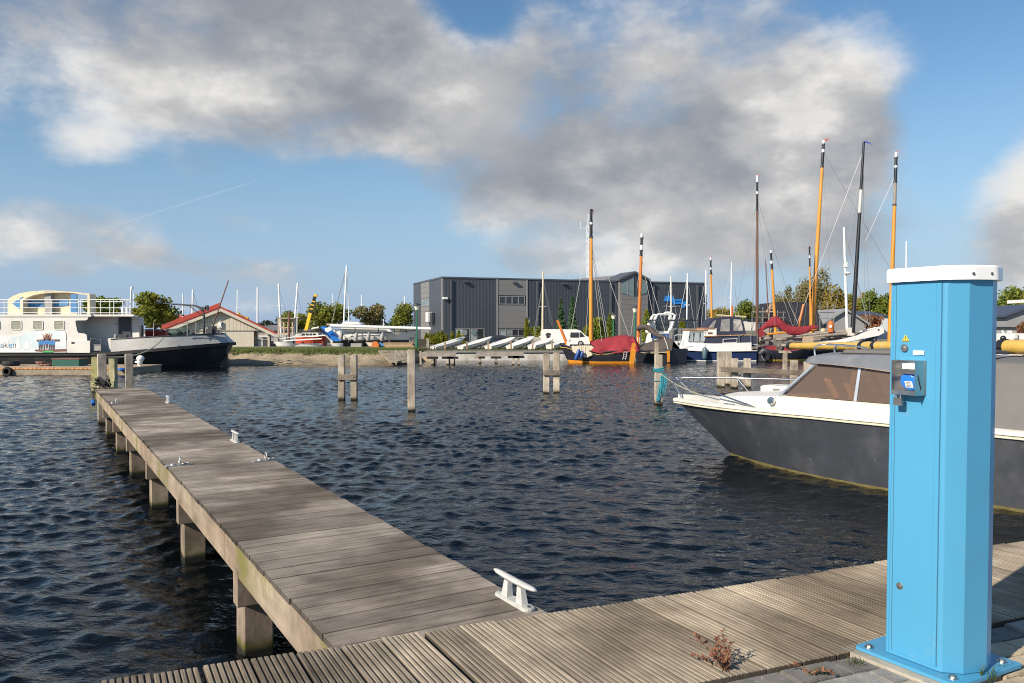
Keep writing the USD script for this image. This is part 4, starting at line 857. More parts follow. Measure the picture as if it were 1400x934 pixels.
    part(hc, 'hatch_vent', Q(box(1.62, 1.72, -0.0595, -0.052, 0.965, 0.99)), MATS['dull_steel'])
    part(t, 'deck_cleat', Q(join([tube([V(1.30, 0.62, 0.80), V(1.52, 0.68, 0.80)], 0.010, 6), lathe([(0.012, 0), (0.012, 0.03)], (1.38, 0.64, 0.775), sides=8), lathe([(0.012, 0), (0.012, 0.03)], (1.45, 0.66, 0.775), sides=8)])), MATS['chrome'])
    r = random.Random(5); hp = []
    for k in range(10):
        c = V(0.82 + r.uniform(-.12, .12), -0.12 + r.uniform(-.08, .08), 0.815); rr = r.uniform(.05, .10); hp.append(tube([c + V(rr * math.cos(q), rr * .8 * math.sin(q), 0.012 * k * .5 + 0.01 * math.sin(3 * q)) for q in np.linspace(0, 6.28, 13)], 0.014, 5, False))
    wi = Q(join(hp)); solo_rope = thing('rope_heap', 'small heap of black rope on the grey cruiser foredeck', 'rope', wi[0].mean(0)); part(solo_rope, 'coils', wi, MATS['black_rope'], smooth=40)
    # tube arch over the windscreen
    part(t, 'mast_crutch', Q(join([tube(spl([V(2.35, -0.2, 1.02), V(2.28, -0.2, 1.22), V(2.16, -0.2, 1.48), V(2.22, -0.2, 1.60), V(2.6, -0.2, 1.60), V(2.86, -0.2, 1.57), V(2.92, -0.2, 1.50)]), 0.014, 7), tube(spl([V(2.42, -0.5, 1.10), V(2.30, -0.5, 1.36), V(2.28, -0.5, 1.56), V(2.4, -0.45, 1.60), V(2.6, -0.2, 1.60)]), 0.014, 7)])), MATS['chrome'], smooth=50)
    # mooring line to the pole
    e = Q((np.array([V(0.55, 0.0, 0.80)]), np.zeros((1, 3), int)))[0][0]; p = V(bx + 0.06, by - 0.1, at(903, 512, by)[2])
    tl = thing('mooring_line', 'thin pale mooring line from the grey cruiser bow to the pole with turquoise rope', 'rope', e); part(tl, 'line', tube(sag(e, p, 0.05, 12), 0.010, 5), MATS['pale_rope'], smooth=40)
    return t
grey_cruiser()
# ---------------------------------------------------------------- far shore: shared materials and helpers
mat('barge_white', (0.62, 0.60, 0.555), 0.5, var=0.08, vs=1.3, tint=((0.50, 0.455, 0.38), 1.6, 0.55, 0.78))
mat('barge_grey', (0.43, 0.425, 0.41), 0.5, var=0.12, vs=1.2, tint=((0.40, 0.37, 0.32), 2.2, 0.5, 0.75), bump=0.01, bs=3)
mat('barge_black', (0.018, 0.019, 0.022), 0.45, var=0.3, vs=2, tint=((0.035, 0.032, 0.03), 1.5, 0.5, 0.7))
mat('dark_steel', (0.04, 0.042, 0.048), 0.45, var=0.2, vs=4)
mat('door_black', (0.035, 0.035, 0.05), 0.5, var=0.1)
mat('cream_shell', (0.66, 0.57, 0.38), 0.6, var=0.1, vs=2, tint=((0.52, 0.42, 0.25), 1.8, 0.5, 0.75))
mat('panel_blue', (0.055, 0.20, 0.42), 0.55, var=0.15, vs=3)
mat('panel_grey', (0.30, 0.29, 0.275), 0.6, var=0.1)
mat('rust_brown', (0.17, 0.075, 0.055), 0.7, var=0.2, vs=3)
mat('red_paint', (0.36, 0.035, 0.03), 0.5, var=0.12, vs=2)
mat('roof_red', (0.46, 0.065, 0.045), 0.65, var=0.15, vs=2)
mat('cladding_cream', (0.62, 0.555, 0.45), 0.7, var=0.05, vs=2)
def ribbed(name, col, ang, period):
    n = {'g': ('geometry', {}), 'mp': ('mapping', {'mapping_type': 'texture', 'rotation': (0, 0, ang), 'scale': (period, 1, 1)}), 'wv': ('wave_texture', {'wave_type': 'bands', 'bands_direction': 'x', 'profile': 'sine', 'scale': 0.314}), 'b': ('bump', {'strength': 1.0, 'distance': 0.011}),
         'nz': ('noise_texture', {'scale': 0.35, 'detail': 4.0}), 'v': ('map_range', {'from_min': 0.3, 'from_max': 0.7, 'to_min': 0.88, 'to_max': 1.12}), 'c': ('vector_math', {'math_type': 'scale', 'vector1': col}), 'p': ('principled_bsdf', {'roughness': 0.42})}
    MATS[name] = usdkit.material(stage, '/World/Looks/' + name, n, [('g.position', 'mp.vector'), ('mp.vector', 'wv.vector'), ('wv.fac', 'b.height'), ('b.normal', 'p.normal'), ('g.position', 'nz.vector'), ('nz.fac', 'v.value'), ('v.result', 'c.scale'), ('c.vector', 'p.base_color')], surface='p.BSDF')
ribbed('anthracite', (0.052, 0.060, 0.074), 0.29, 0.27)
mat('anthracite_trim', (0.075, 0.082, 0.095), 0.4, var=0.05)
mat('panel_warm_grey', (0.185, 0.178, 0.172), 0.5, var=0.05, vs=0.5)
mat('frame_grey', (0.24, 0.24, 0.24), 0.5, var=0.06)
mat('white_paint', (0.72, 0.71, 0.68), 0.4, var=0.06, vs=2)
mat('off_white', (0.60, 0.585, 0.53), 0.5, var=0.10, vs=3, tint=((0.46, 0.43, 0.36), 3, 0.55, 0.75))
mat('white_mast', (0.74, 0.74, 0.73), 0.35, var=0.04)
mat('mast_orange', (0.60, 0.245, 0.03), 0.4, var=0.16, vs=2, stretch=(1, 1, 6))
mat('mast_red_orange', (0.55, 0.16, 0.025), 0.4, var=0.14, vs=2, stretch=(1, 1, 6))
mat('mast_brown', (0.15, 0.075, 0.05), 0.5, var=0.18, vs=2, stretch=(1, 1, 6))
mat('mast_black', (0.015, 0.015, 0.017), 0.4, var=0.2)
mat('mast_cream', (0.56, 0.48, 0.33), 0.5, var=0.1)
mat('orange_varnish', (0.60, 0.235, 0.02), 0.35, var=0.15, vs=3)
mat('wire', (0.30, 0.29, 0.28), 0.4, 0.5, var=0.1)
mat('wire_pale', (0.55, 0.53, 0.49), 0.6, var=0.1)
mat('pennant_red', (0.65, 0.09, 0.05), 0.7, var=0.1); mat('pennant_blue', (0.03, 0.08, 0.45), 0.7, var=0.1)
mat('red_canvas', (0.245, 0.020, 0.030), 0.85, var=0.14, vs=2.5, bump=0.03, bs=3.5)
mat('brown_canvas', (0.070, 0.056, 0.050), 0.85, var=0.15, vs=2.5, bump=0.03, bs=3.0)
mat('navy_canvas', (0.026, 0.032, 0.060), 0.8, var=0.12, vs=3, bump=0.02, bs=4)
mat('navy_hull', (0.022, 0.040, 0.115), 0.3, var=0.1, vs=2, coat=0.3)
mat('sloop_black', (0.020, 0.022, 0.030), 0.35, var=0.15, vs=2)
mat('gold_line', (0.55, 0.36, 0.06), 0.5, var=0.1)
mat('leeboard_cream', (0.66, 0.58, 0.42), 0.5, var=0.1, vs=4)
mat('fender_blue', (0.02, 0.07, 0.27), 0.4, var=0.1)
mat('teak', (0.40, 0.20, 0.08), 0.5, var=0.15, vs=6)
mat('grey_cover', (0.16, 0.165, 0.16), 0.85, var=0.12, vs=4, bump=0.02, bs=4)
mat('tarp_blue', (0.015, 0.165, 0.55), 0.5, var=0.12, vs=2, bump=0.02, bs=3)
mat('crane_yellow', (0.75, 0.47, 0.02), 0.45, var=0.08)
mat('orange_hull', (0.50, 0.085, 0.04), 0.5, var=0.1, vs=2)
mat('antifoul_black', (0.03, 0.03, 0.035), 0.7, var=0.2)
mat('lamp_green', (0.008, 0.13, 0.065), 0.4, var=0.08)
mat('lamp_glass', (0.78, 0.74, 0.60), 0.3, var=0.05)
mat('timber_pile', (0.30, 0.20, 0.12), 0.85, var=0.25, vs=4, rnd=0.25)
mat('fence_brown', (0.045, 0.035, 0.028), 0.9, var=0.2)
mat('old_timber', (0.27, 0.235, 0.20), 0.85, var=0.25, vs=3)
mat('old_quay', (0.46, 0.44, 0.41), 0.85, var=0.18, vs=1.0, tint=((0.27, 0.22, 0.15), 0.7, 0.5, 0.72))
mat('quay_cap', (0.20, 0.19, 0.18), 0.85, var=0.2, vs=2)
mat('barge_rubber', (0.02, 0.02, 0.02), 0.8, var=0.2)
mat('pontoon_side', (0.27, 0.225, 0.165), 0.85, var=0.25, vs=2.0, tint=((0.13, 0.11, 0.06), 1.3, 0.5, 0.7))
mat('pontoon_deck', (0.36, 0.27, 0.18), 0.85, var=0.2, vs=3)
mat('pontoon_edge', (0.52, 0.27, 0.12), 0.8, var=0.25, vs=5)
mat('gear_green', (0.045, 0.075, 0.06), 0.8, var=0.5, vs=5); mat('box_green', (0.012, 0.085, 0.06), 0.45, var=0.1)
mat('print_sky', (0.55, 0.64, 0.66), 0.5, var=0.10, vs=1.2, tint=((0.70, 0.70, 0.67), 1.0, 0.42, 0.62))
mat('print_sail', (0.74, 0.73, 0.70), 0.5, var=0.06, vs=2); mat('print_blue', (0.05, 0.26, 0.46), 0.5, var=0.05); mat('print_skin', (0.42, 0.22, 0.15), 0.6, var=0.1); mat('print_shirt', (0.04, 0.20, 0.50), 0.6, var=0.2, vs=9); mat('print_dark', (0.07, 0.05, 0.06), 0.6, var=0.3, vs=9); mat('print_green', (0.06, 0.36, 0.12), 0.6, var=0.1)
mat('car_navy', (0.02, 0.028, 0.055), 0.25, var=0.05, coat=0.5); mat('car_silver', (0.42, 0.43, 0.44), 0.3, 0.4, var=0.05, coat=0.4); mat('tyre', (0.02, 0.02, 0.02), 0.85, var=0.1)
mat('tail_red', (0.45, 0.02, 0.02), 0.3, var=0.1)
mat('sign_blue', (0.02, 0.235, 0.66), 0.45, var=0.04); mat('sign_grey', (0.16, 0.17, 0.19), 0.5, var=0.1)
mat('window_dark', (0.03, 0.034, 0.04), 0.06, var=0.3, vs=0.8, spec=0.8)
mat('window_pale', (0.33, 0.37, 0.38), 0.08, var=0.25, vs=0.6, spec=0.8, tint=((0.16, 0.19, 0.20), 0.5, 0.45, 0.6))
mat('window_green', (0.16, 0.215, 0.215), 0.08, var=0.15, vs=0.5, spec=0.8)
mat('fender_grey', (0.07, 0.13, 0.15), 0.45, var=0.1); mat('cabin_window', (0.30, 0.30, 0.235), 0.15, var=0.2, vs=3, spec=0.7)
mat('barn_black', (0.022, 0.022, 0.030), 0.8, var=0.2, vs=3); mat('grey_clad', (0.24, 0.245, 0.25), 0.6, var=0.06, vs=1); mat('slate_blue', (0.055, 0.065, 0.10), 0.5, var=0.1); mat('pale_wall', (0.52, 0.54, 0.55), 0.7, var=0.06)
mat('bare_timber', (0.42, 0.32, 0.22), 0.8, var=0.15, vs=4)
mat('rust_orange', (0.5, 0.14, 0.03), 0.7, var=0.2)
mat('clear_vinyl', (0.24, 0.23, 0.22), 0.12, var=0.45, vs=1.8, spec=0.7, tint=((0.5, 0.45, 0.4), 1.6, 0.52, 0.66))

def rail(pts, r, m=None, sides=5): return tube(pts, r, sides)
def pole(t, nm, px0, py0, px1, py1, Y, w0, w1, m, sides=8, dY=0.0):
    k = Y / F; return part(t, nm, tube([at(px0, py0, Y), at(px1, py1, Y + dY)], [w0 * k / 2, w1 * k / 2], sides), MATS[m], smooth=50)
def face_poly(pts, Y, m=None, t0=0.0, t1=0.02):
    """A flat outline seen at photograph pixels, standing upright at depth Y, thickness towards the camera."""
    q = [at(x, y, Y) for x, y in pts]; v, f = prism([(p[0], p[2]) for p in q], t0, t1)
    out = np.stack([v[:, 0], Y - v[:, 2], v[:, 1]], 1); return out, f
def block(x0, x1, y0, y1, Y, depth, top=None):
    """A box whose near face spans pixels x0..x1, y0..y1 at depth Y."""
    a, b = at(x0, y0, Y), at(x1, y1, Y); return box(a[0], b[0], Y, Y + depth, b[2], a[2])
def cyl(px, y0, y1, Y, wpx, sides=12):
    k = Y / F; b = at(px, y1, Y); z1 = at(px, y0, Y)[2]; r = wpx * k / 2; return lathe([(r, 0), (r, (z1 - b[2]) * 0.97), (r * 0.85, z1 - b[2])], b, sides=sides)

# ---------------------------------------------------------------- the barge on the left
YB = 36.0
def barge():
    o = at(317, 470, YB + 2.2); o = V(o[0], YB + 2.2, 0); k = YB / F
    t = thing('museum_barge', 'long white and black motor barge with railed sun deck and printed photo banner', 'barge', (-16, YB + 2.2, 0))
    L = 15.5; d = V(-1, 0, 0)
    X = lambda px: o[0] - at(px, 470, YB)[0]           # pixels to metres from the stern
    zz = lambda px, py: at(px, py, YB)[2]
    bx_ = [0, X(300), X(260), X(205), X(148), L]; low = [zz(316, 470), zz(300, 468.5), zz(260, 472), zz(205, 477), zz(148, 481.5), zz(148, 483.5)]; topz = [zz(306, 456), zz(300, 456.2), zz(260, 458), zz(205, 461), zz(148, 464.5), zz(148, 464.5)]
    yd = lambda t_: 0.35 + 1.85 * (1 - (1 - min(t_ / 0.24, 1)) ** 2.4)
    zd = lambda t_: float(np.interp(L * t_, bx_, low))
    xw = lambda t_: 0.55 + (L - 0.55) * t_
    yw = lambda t_: 0.05 + 1.95 * (1 - (1 - min(t_ / 0.42, 1)) ** 1.8)
    skin, edge, deck, sec = hull(L, lambda t_: L * t_, yd, zd, xw, yw, 0.8, 40, 7, 1.5)
    Q = lambda m: placed(o, d, m)
    part(t, 'hull', Q(skin(0.0, 1.6, 9)), MATS['barge_black'], smooth=50)
    part(t, 'deck', Q(deck(0.02, -0.02, 0.05)), MATS['dark_steel'])
    def strip(h0, h1, out, cut=None, lean=0.0):
        rows = []
        for e in edge:
            if cut is not None and e[0] > cut: break
            tz = float(np.interp(e[0], bx_, topz)); z0 = e[2] + h0; z1 = (tz if h1 is None else e[2] + h1); ln = lean * max(0, 1 - e[0] / 2.2)
            rows.append([V(e[0] - out * (1 if e[0] < .3 else 0), e[1] + out, z0), V(e[0] - out * (1 if e[0] < .3 else 0) + ln, e[1] + out - ln * 0.5, z1), V(e[0] + ln + 0.03, e[1] + out - 0.05 - ln * .5, z1), V(e[0] + 0.03, e[1] + out - 0.05, z0)])
        P = np.array(rows); S = P.copy(); S[..., 1] *= -1; g = grid(P, True); h = grid(S, True)
        return join([g, (h[0], h[1][:, ::-1]), grid(np.stack([S[0, :2], P[0, :2]]))])
    part(t, 'bulwark', Q(strip(0.0, None, 0.0, X(148.5), 0.36)), MATS['barge_grey'], smooth=40)
    part(t, 'rubbing_strake', Q(strip(-0.14, 0.0, 0.06)), MATS['barge_rubber'], smooth=40)
    rows = [e for e in edge if e[0] <= X(150)]
    cp = [V(e[0] + 0.36 * max(0, 1 - e[0] / 2.2), e[1] - 0.18 * max(0, 1 - e[0] / 2.2), float(np.interp(e[0], bx_, topz)) + 0.01) for e in rows]
    part(t, 'bulwark_rail', Q(join([tube(cp, 0.03, 6), tube([V(p[0], -p[1], p[2]) for p in cp], 0.03, 6)])), MATS['dark_steel'])
    # rudder and its post
    part(t, 'rudder', [box(*sorted((at(303, 0, YB + 2.2)[0], at(308.5, 0, YB + 2.2)[0])), YB + 2.1, YB + 2.3, -0.6, zz(305, 476)), box(*sorted((at(270, 0, YB + 2.2)[0], at(297, 0, YB + 2.2)[0])), YB + 2.12, YB + 2.28, -0.6, zz(290, 482)), box(*sorted((at(299, 0, YB + 2.2)[0], at(309.5, 0, YB + 2.2)[0])), YB + 2.05, YB + 2.35, 0.02, zz(305, 493))], MATS['barge_black'])
    # deckhouse: the flush side wall with its curved opening, recess, roof, door
    wall = [(-40, 432), (120, 432), (121.5, 433.5), (120.5, 436.5), (118, 438), (105, 438.2), (103.6, 440), (106, 452), (107.5, 455.2), (116, 456.2), (119, 458), (119.8, 466), (122.8, 466.4), (123.2, 483.5), (-40, 483.5)]
    part(t, 'side_wall', face_poly(wall, YB - 0.02, None, 0.0, 0.04), MATS['barge_white'])
    rec = YB + 0.85
    part(t, 'recess_wall', [box(at(98, 0, YB)[0], at(179, 0, YB)[0], rec, rec + 0.06, zz(0, 484), zz(0, 433)), box(at(176.8, 0, YB)[0], at(178.7, 0, YB)[0], YB + 0.72, rec - 0.001, zz(0, 480), zz(0, 434))], MATS['barge_white'])
    part(t, 'house_block', box(at(-40, 0, YB)[0], at(98, 0, YB)[0], YB + 0.07, YB + 4.2, zz(0, 483), zz(0, 433.2)), MATS['barge_white'])
    part(t, 'aft_house', prism([(at(98.2, 0, YB)[0], rec + .065), (at(178.8, 0, YB)[0], rec + .065), (at(178.8, 0, YB)[0] - 1.1, YB + 3.4), (at(98.2, 0, YB)[0], YB + 3.4)], zz(0, 483), zz(0, 433.2)), MATS['barge_white'])
    part(t, 'roof', [box(at(-40, 0, YB)[0], at(122.5, 0, YB)[0], YB - 0.10, YB + 4.3, zz(0, 433), zz(0, 430)), prism([(at(122.6, 0, YB)[0], YB + .02), (at(179.4, 0, YB)[0], YB + .02), (at(179.4, 0, YB)[0] - 1.75, YB + 4.2), (at(122.6, 0, YB)[0], YB + 4.2)], zz(0, 432.6), zz(0, 430.1))], MATS['barge_white'])
    dr = part(t, 'door', box(at(146.3, 0, YB)[0], at(163.8, 0, YB)[0], rec - 0.05, rec - 0.002, zz(0, 483), zz(0, 433.6)), MATS['door_black'])
    p = V(at(154, 0, rec)[0], rec - 0.051, at(154, 443, rec)[2]); part(dr, 'round_sign', lathe([(0.10, 0), (0.10, 0.006)], p, (0, -1, 0), 18), MATS['print_sail']); part(dr, 'sign_mark', lathe([(0.045, 0.0061), (0.02, 0.010)], p, (0, -1, 0), 12), MATS['print_blue'])
    part(t, 'gate', [tube([at(124, 481, YB), at(124, 463, YB), at(138, 464, YB), at(138, 481, YB)], 0.012, 5), tube([at(124, 471.5, YB), at(138, 471.5, YB)], 0.012, 5), block(124.6, 137.4, 472, 479.5, YB + 0.02, 0.02)], MATS['panel_grey'])
    part(t, 'white_bulwark_box', block(91.4, 123, 466, 482.5, YB - 0.10, 0.05), MATS['barge_white'])
    part(t, 'hawse_plate', [block(97.5, 101.5, 467.5, 470, YB - 0.115, 0.012)], MATS['dark_steel'])
    for x0, x1 in ((15, 30), (45, 59.2), (73.8, 88.2), (-14, 0.3)):
        w, h = (x1 - x0) * k, 13.2 * k; c = at((x0 + x1) / 2, 444.6, YB - 0.06); c = V(c[0], YB - 0.061, c[2])
        fr = rrect(w, h, 0.07).difference(rrect(w - 0.07, h - 0.07, 0.05))
        win = part(t, 'window', plate(fr, c, (1, 0, 0), (0, 0, 1), 0.0, 0.025), MATS['off_white'])
        part(win, 'pane', plate(rrect(w - 0.06, h - 0.06, 0.05), c, (1, 0, 0), (0, 0, 1), 0.0, 0.006), MATS['cabin_window']); part(win, 'sash_bar', plate(sg.box(-w / 2 + .03, h * 0.13, w / 2 - .03, h * 0.13 + 0.03), c, (1, 0, 0), (0, 0, 1), 0.006, 0.018), MATS['panel_grey'])
    # printed banner on the side wall
    yb = YB - 0.072
    bn = part(t, 'printed_banner', face_poly([(-2, 459), (30, 459), (32, 455), (36, 453), (88, 452.2), (90.8, 456), (90.8, 482), (-2, 482)], yb, None, 0.0, 0.008), MATS['print_sky'])
    Yp = yb - 0.010
    F2 = lambda pts, m, nm, dy=0.0: part(bn, nm, face_poly(pts, Yp - dy, None, 0.0, 0.003), MATS[m])
    F2([(2, 477), (10, 459.5), (13, 478)], 'print_sail', 'printed_sail'); F2([(16, 478), (26, 460), (29, 478)], 'print_sail', 'printed_sail'); F2([(32.5, 478), (38, 462), (40, 478)], 'print_sail', 'printed_sail'); F2([(83, 473), (85, 453), (90, 456), (90.6, 473)], 'print_sail', 'printed_sail')
    F2([(-2, 478), (50, 477.5), (50, 482), (-2, 482)], 'print_sail', 'printed_water'); F2([(50, 464.5), (82, 464), (82, 467), (50, 467)], 'print_dark', 'printed_shore'); F2([(47, 478.2), (90.6, 477.2), (90.6, 480.8), (60, 481.6), (49, 480.5)], 'rust_brown', 'printed_boat'); F2([(57, 481.2), (60, 479.8), (71, 479.6), (74, 481), (71, 482), (59, 482)], 'print_green', 'printed_dinghy', 0.004)
    for q, (px, py) in enumerate(((54, 465), (57, 464.4), (60.5, 464.8), (64, 463.6), (67.5, 464.5), (70.5, 464.6), (73.5, 465), (61, 459.5), (65, 458.5), (68, 459.4))):
        up = q > 6; b = py + (6 if up else 13)
        F2([(px - 1.7, py + 1.2), (px + 1.7, py + 1.2), (px + 1.5, py + 6.6), (px - 1.5, py + 6.6)], 'rust_brown' if up else 'print_shirt', 'printed_shirt', 0.004)
        if not up: F2([(px - 1.3, py + 6.6), (px + 1.3, py + 6.6), (px + 1.0, b), (px - 1.0, b)], 'print_dark', 'printed_trousers', 0.004)
        F2([(px - 0.8, py - 1.2), (px + 0.8, py - 1.2), (px + 0.9, py + 1.1), (px - 0.9, py + 1.1)], 'print_skin', 'printed_head', 0.004)
        if up: F2([(px + 0.6, py + 1.2), (px + 2.8, py - 3.5), (px + 3.4, py - 3.2), (px + 1.6, py + 2.2)], 'print_skin', 'printed_arm', 0.004); F2([(px - 0.6, py + 1.2), (px - 2.8, py - 3), (px - 3.4, py - 2.7), (px - 1.6, py + 2.2)], 'print_skin', 'printed_arm', 0.004)
    tm = meshkit.text_mesh('aken', 0.245, 0.003); v = np.array(tm.vertices); v[:, 0] *= 21.8 * k / (v[:, 0].max() - 0); c = at(0.2, 475.6, Yp); part(bn, 'lettering', (np.stack([c[0] + v[:, 0], np.full(len(v), Yp) - v[:, 2], c[2] + v[:, 1]], 1), np.array(tm.faces)), MATS['print_blue'])
    # sun-deck railing
    def rl(nm, x0, x1, ys, posts, ya, yb_, Yr):
        r_ = part(t, nm, [tube([at(x0, y, Yr), at(x1, y, Yr)], 0.016 if y != ys[0] else 0.022, 5) for y in ys], MATS['white_paint'])
        for px in posts: part(r_, 'rail_post', tube([at(px, yb_, Yr), at(px, ya, Yr)], 0.02, 5), MATS['white_paint'])
    rl('railing', -30, 108, (410.0, 414.2, 420.6, 427.4), (-20, 6, 31.2, 70.3, 95.5, 107.5), 410, 430.2, YB + 0.05)
    rl('railing', 110.5, 178.6, (409.6, 420.8, 427.8), (110.5, 137.5, 150, 155.5, 174), 409.6, 430.2, YB + 0.05)
    rl('railing', 50, 168, (412.5, 421), (60, 100, 130, 168), 412.5, 430, YB + 4.0)
    part(t, 'white_drum', [cyl(168.5, 421, 430.1, YB + 0.4, 4.6), cyl(174.3, 421, 430.1, YB + 0.4, 4.4)], MATS['white_paint'], smooth=40)
    pole(t, 'signal_mast', 178.3, 432, 179.3, 393, YB + 0.3, 2.6, 2.2, 'white_paint')
    part(t, 'mast_head', block(177.9, 180.4, 392.2, 395.5, YB + 0.22, 0.14), MATS['white_paint'])
    # stage shell on the sun deck
    arc = [(9.6, 430), (9.6, 409), (18, 404), (27, 400.6), (40, 398.4), (56, 397.2), (72, 397), (86, 398), (98, 399.6), (107.4, 400.6), (107.4, 430)]
    inn = [(x * 0.93 + 4.2, (y - 430) * 0.95 + 430) for x, y in arc]
    outer = face_poly(arc, YB + 1.0); ring = sg.Polygon([(at(x, y, YB)[0], at(x, y, YB)[2]) for x, y in arc]).difference(sg.Polygon([(at(x, y, YB)[0], at(x, y, YB)[2]) for x, y in inn]).buffer(0))
    sh = part(t, 'stage_shell', plate(ring if ring.geom_type == 'Polygon' else max(ring.geoms, key=lambda g: g.area), (0, YB + 1.5, 0), (1, 0, 0), (0, 0, 1), 0.0, 0.55), MATS['cream_shell'])
    bw = YB + 1.42; part(sh, 'back_wall', face_poly([(x * 0.97 + 2, y + 0.4) for x, y in arc], bw, None, 0.0, 0.05), MATS['cream_shell'])
    part(sh, 'pillar', block(60.8, 69.8, 398, 430, YB + 1.1, 0.25), MATS['panel_grey']); part(sh, 'end_board', block(96.6, 105, 402.5, 428.5, YB + 0.75, 0.06), MATS['panel_blue'])
    part(sh, 'blue_panel', face_poly([(17, 414.5), (31, 406), (31, 425), (24, 421)], bw - 0.06, None, 0, 0.03), MATS['panel_blue']); part(sh, 'blue_panel', face_poly([(32, 411), (60, 410.6), (60, 419.5), (32, 420.4)], bw - 0.06, None, 0, 0.03), MATS['panel_blue']); part(sh, 'blue_panel', face_poly([(71, 410.4), (94, 410), (94, 417.5), (71, 420)], bw - 0.06, None, 0, 0.03), MATS['panel_blue'])
    # davit, sloping spar, gear on the after deck
    Yd = YB + 1.2; k2 = Yd / F
    dv = part(t, 'davit', [tube([at(278.8, 457, Yd), at(279, 432, Yd), at(277.5, 425, Yd), at(273, 420.5, Yd), at(266, 418, Yd), at(240, 416, Yd), at(215, 414.5, Yd)], [2.6 * k2 / 2 * s for s in (1.1, 1.1, 1.1, 1.1, 1, .8, .6)], 8), tube([at(259, 418.5, Yd), at(277, 432, Yd)], 0.022, 5)], MATS['dark_steel'], smooth=50)
    part(dv, 'davit_winch', [block(272.5, 282, 419.5, 423.5, Yd - 0.1, 0.25), block(280.5, 283.5, 417.5, 424.8, Yd - 0.1, 0.2)], MATS['dark_steel']); part(dv, 'davit_head', block(213.8, 219.5, 409.8, 415.3, Yd - 0.1, 0.22), MATS['dark_steel'])
    pole(t, 'sloping_spar', 290, 449, 312.3, 383.5, Yd, 1.9, 1.6, 'rust_brown'); 
    part(t, 'windlass', [block(284, 290, 446, 456, Yd - 0.3, 0.6), block(281, 293, 450, 456.5, Yd - 0.2, 0.4), block(295, 299.5, 451, 456, Yd - 0.2, 0.3)], MATS['dark_steel'])
    part(t, 'bollard', [cyl(193.5, 444.5, 463, YB + 0.5, 5.6)], MATS['dark_steel'], smooth=40); part(t, 'bollard', [cyl(158.3, 457, 465, YB + 0.3, 4.6)], MATS['panel_grey'], smooth=40); part(t, 'bollard', [cyl(173.5, 458, 465, YB + 0.3, 4.6)], MATS['dark_steel'], smooth=40)
    part(t, 'red_locker', block(198.5, 226, 451.5, 463, YB + 2.6, 1.2), MATS['red_paint']); part(t, 'locker_lid', block(198, 226.5, 450, 451.4, YB + 2.55, 1.3), MATS['panel_grey'])
    part(t, 'gear_heap', [ball(at(240, 455.5, YB + 2.2), 0.32, 1, (1.1, .8, .7)), ball(at(250, 454.5, YB + 2.4), 0.34, 1, (1.0, .8, .8)), block(238, 262, 455, 460, YB + 2.3, .5)], MATS['gear_green'])
    gd = part(t, 'guard_rail', [tube([at(180, 443.5, YB + 3.6), at(226, 443.3, YB + 3.6), at(262, 441.5, YB + 3.4), at(300, 439, YB + 2.6)], 0.014, 5), tube([at(226, 450, YB + 3.6), at(262, 449.5, YB + 3.4), at(300, 449, YB + 2.6)], 0.012, 5)], MATS['dark_steel'])
    for px, yt, yb_ in ((210, 441, 462), (256, 438.5, 459), (268, 441, 457), (301, 438, 456.5)): part(gd, 'stanchion', tube([at(px, yb_, YB + 0.6), at(px, yt, YB + 0.6)], 0.02, 5), MATS['panel_grey'])
    part(gd, 'brace', [tube([at(266, 457, YB + .9), at(258, 441, YB + .9)], 0.012, 5), tube([at(272, 457, YB + .9), at(264, 441, YB + .9)], 0.012, 5), tube([at(290, 440, YB + .9), at(296, 452, YB + .9)], 0.014, 5)], MATS['dark_steel'])
    part(t, 'life_buoy_box', block(298.5, 302, 441, 446.5, YB + .5, .12), MATS['white_paint'])
    return t
barge()
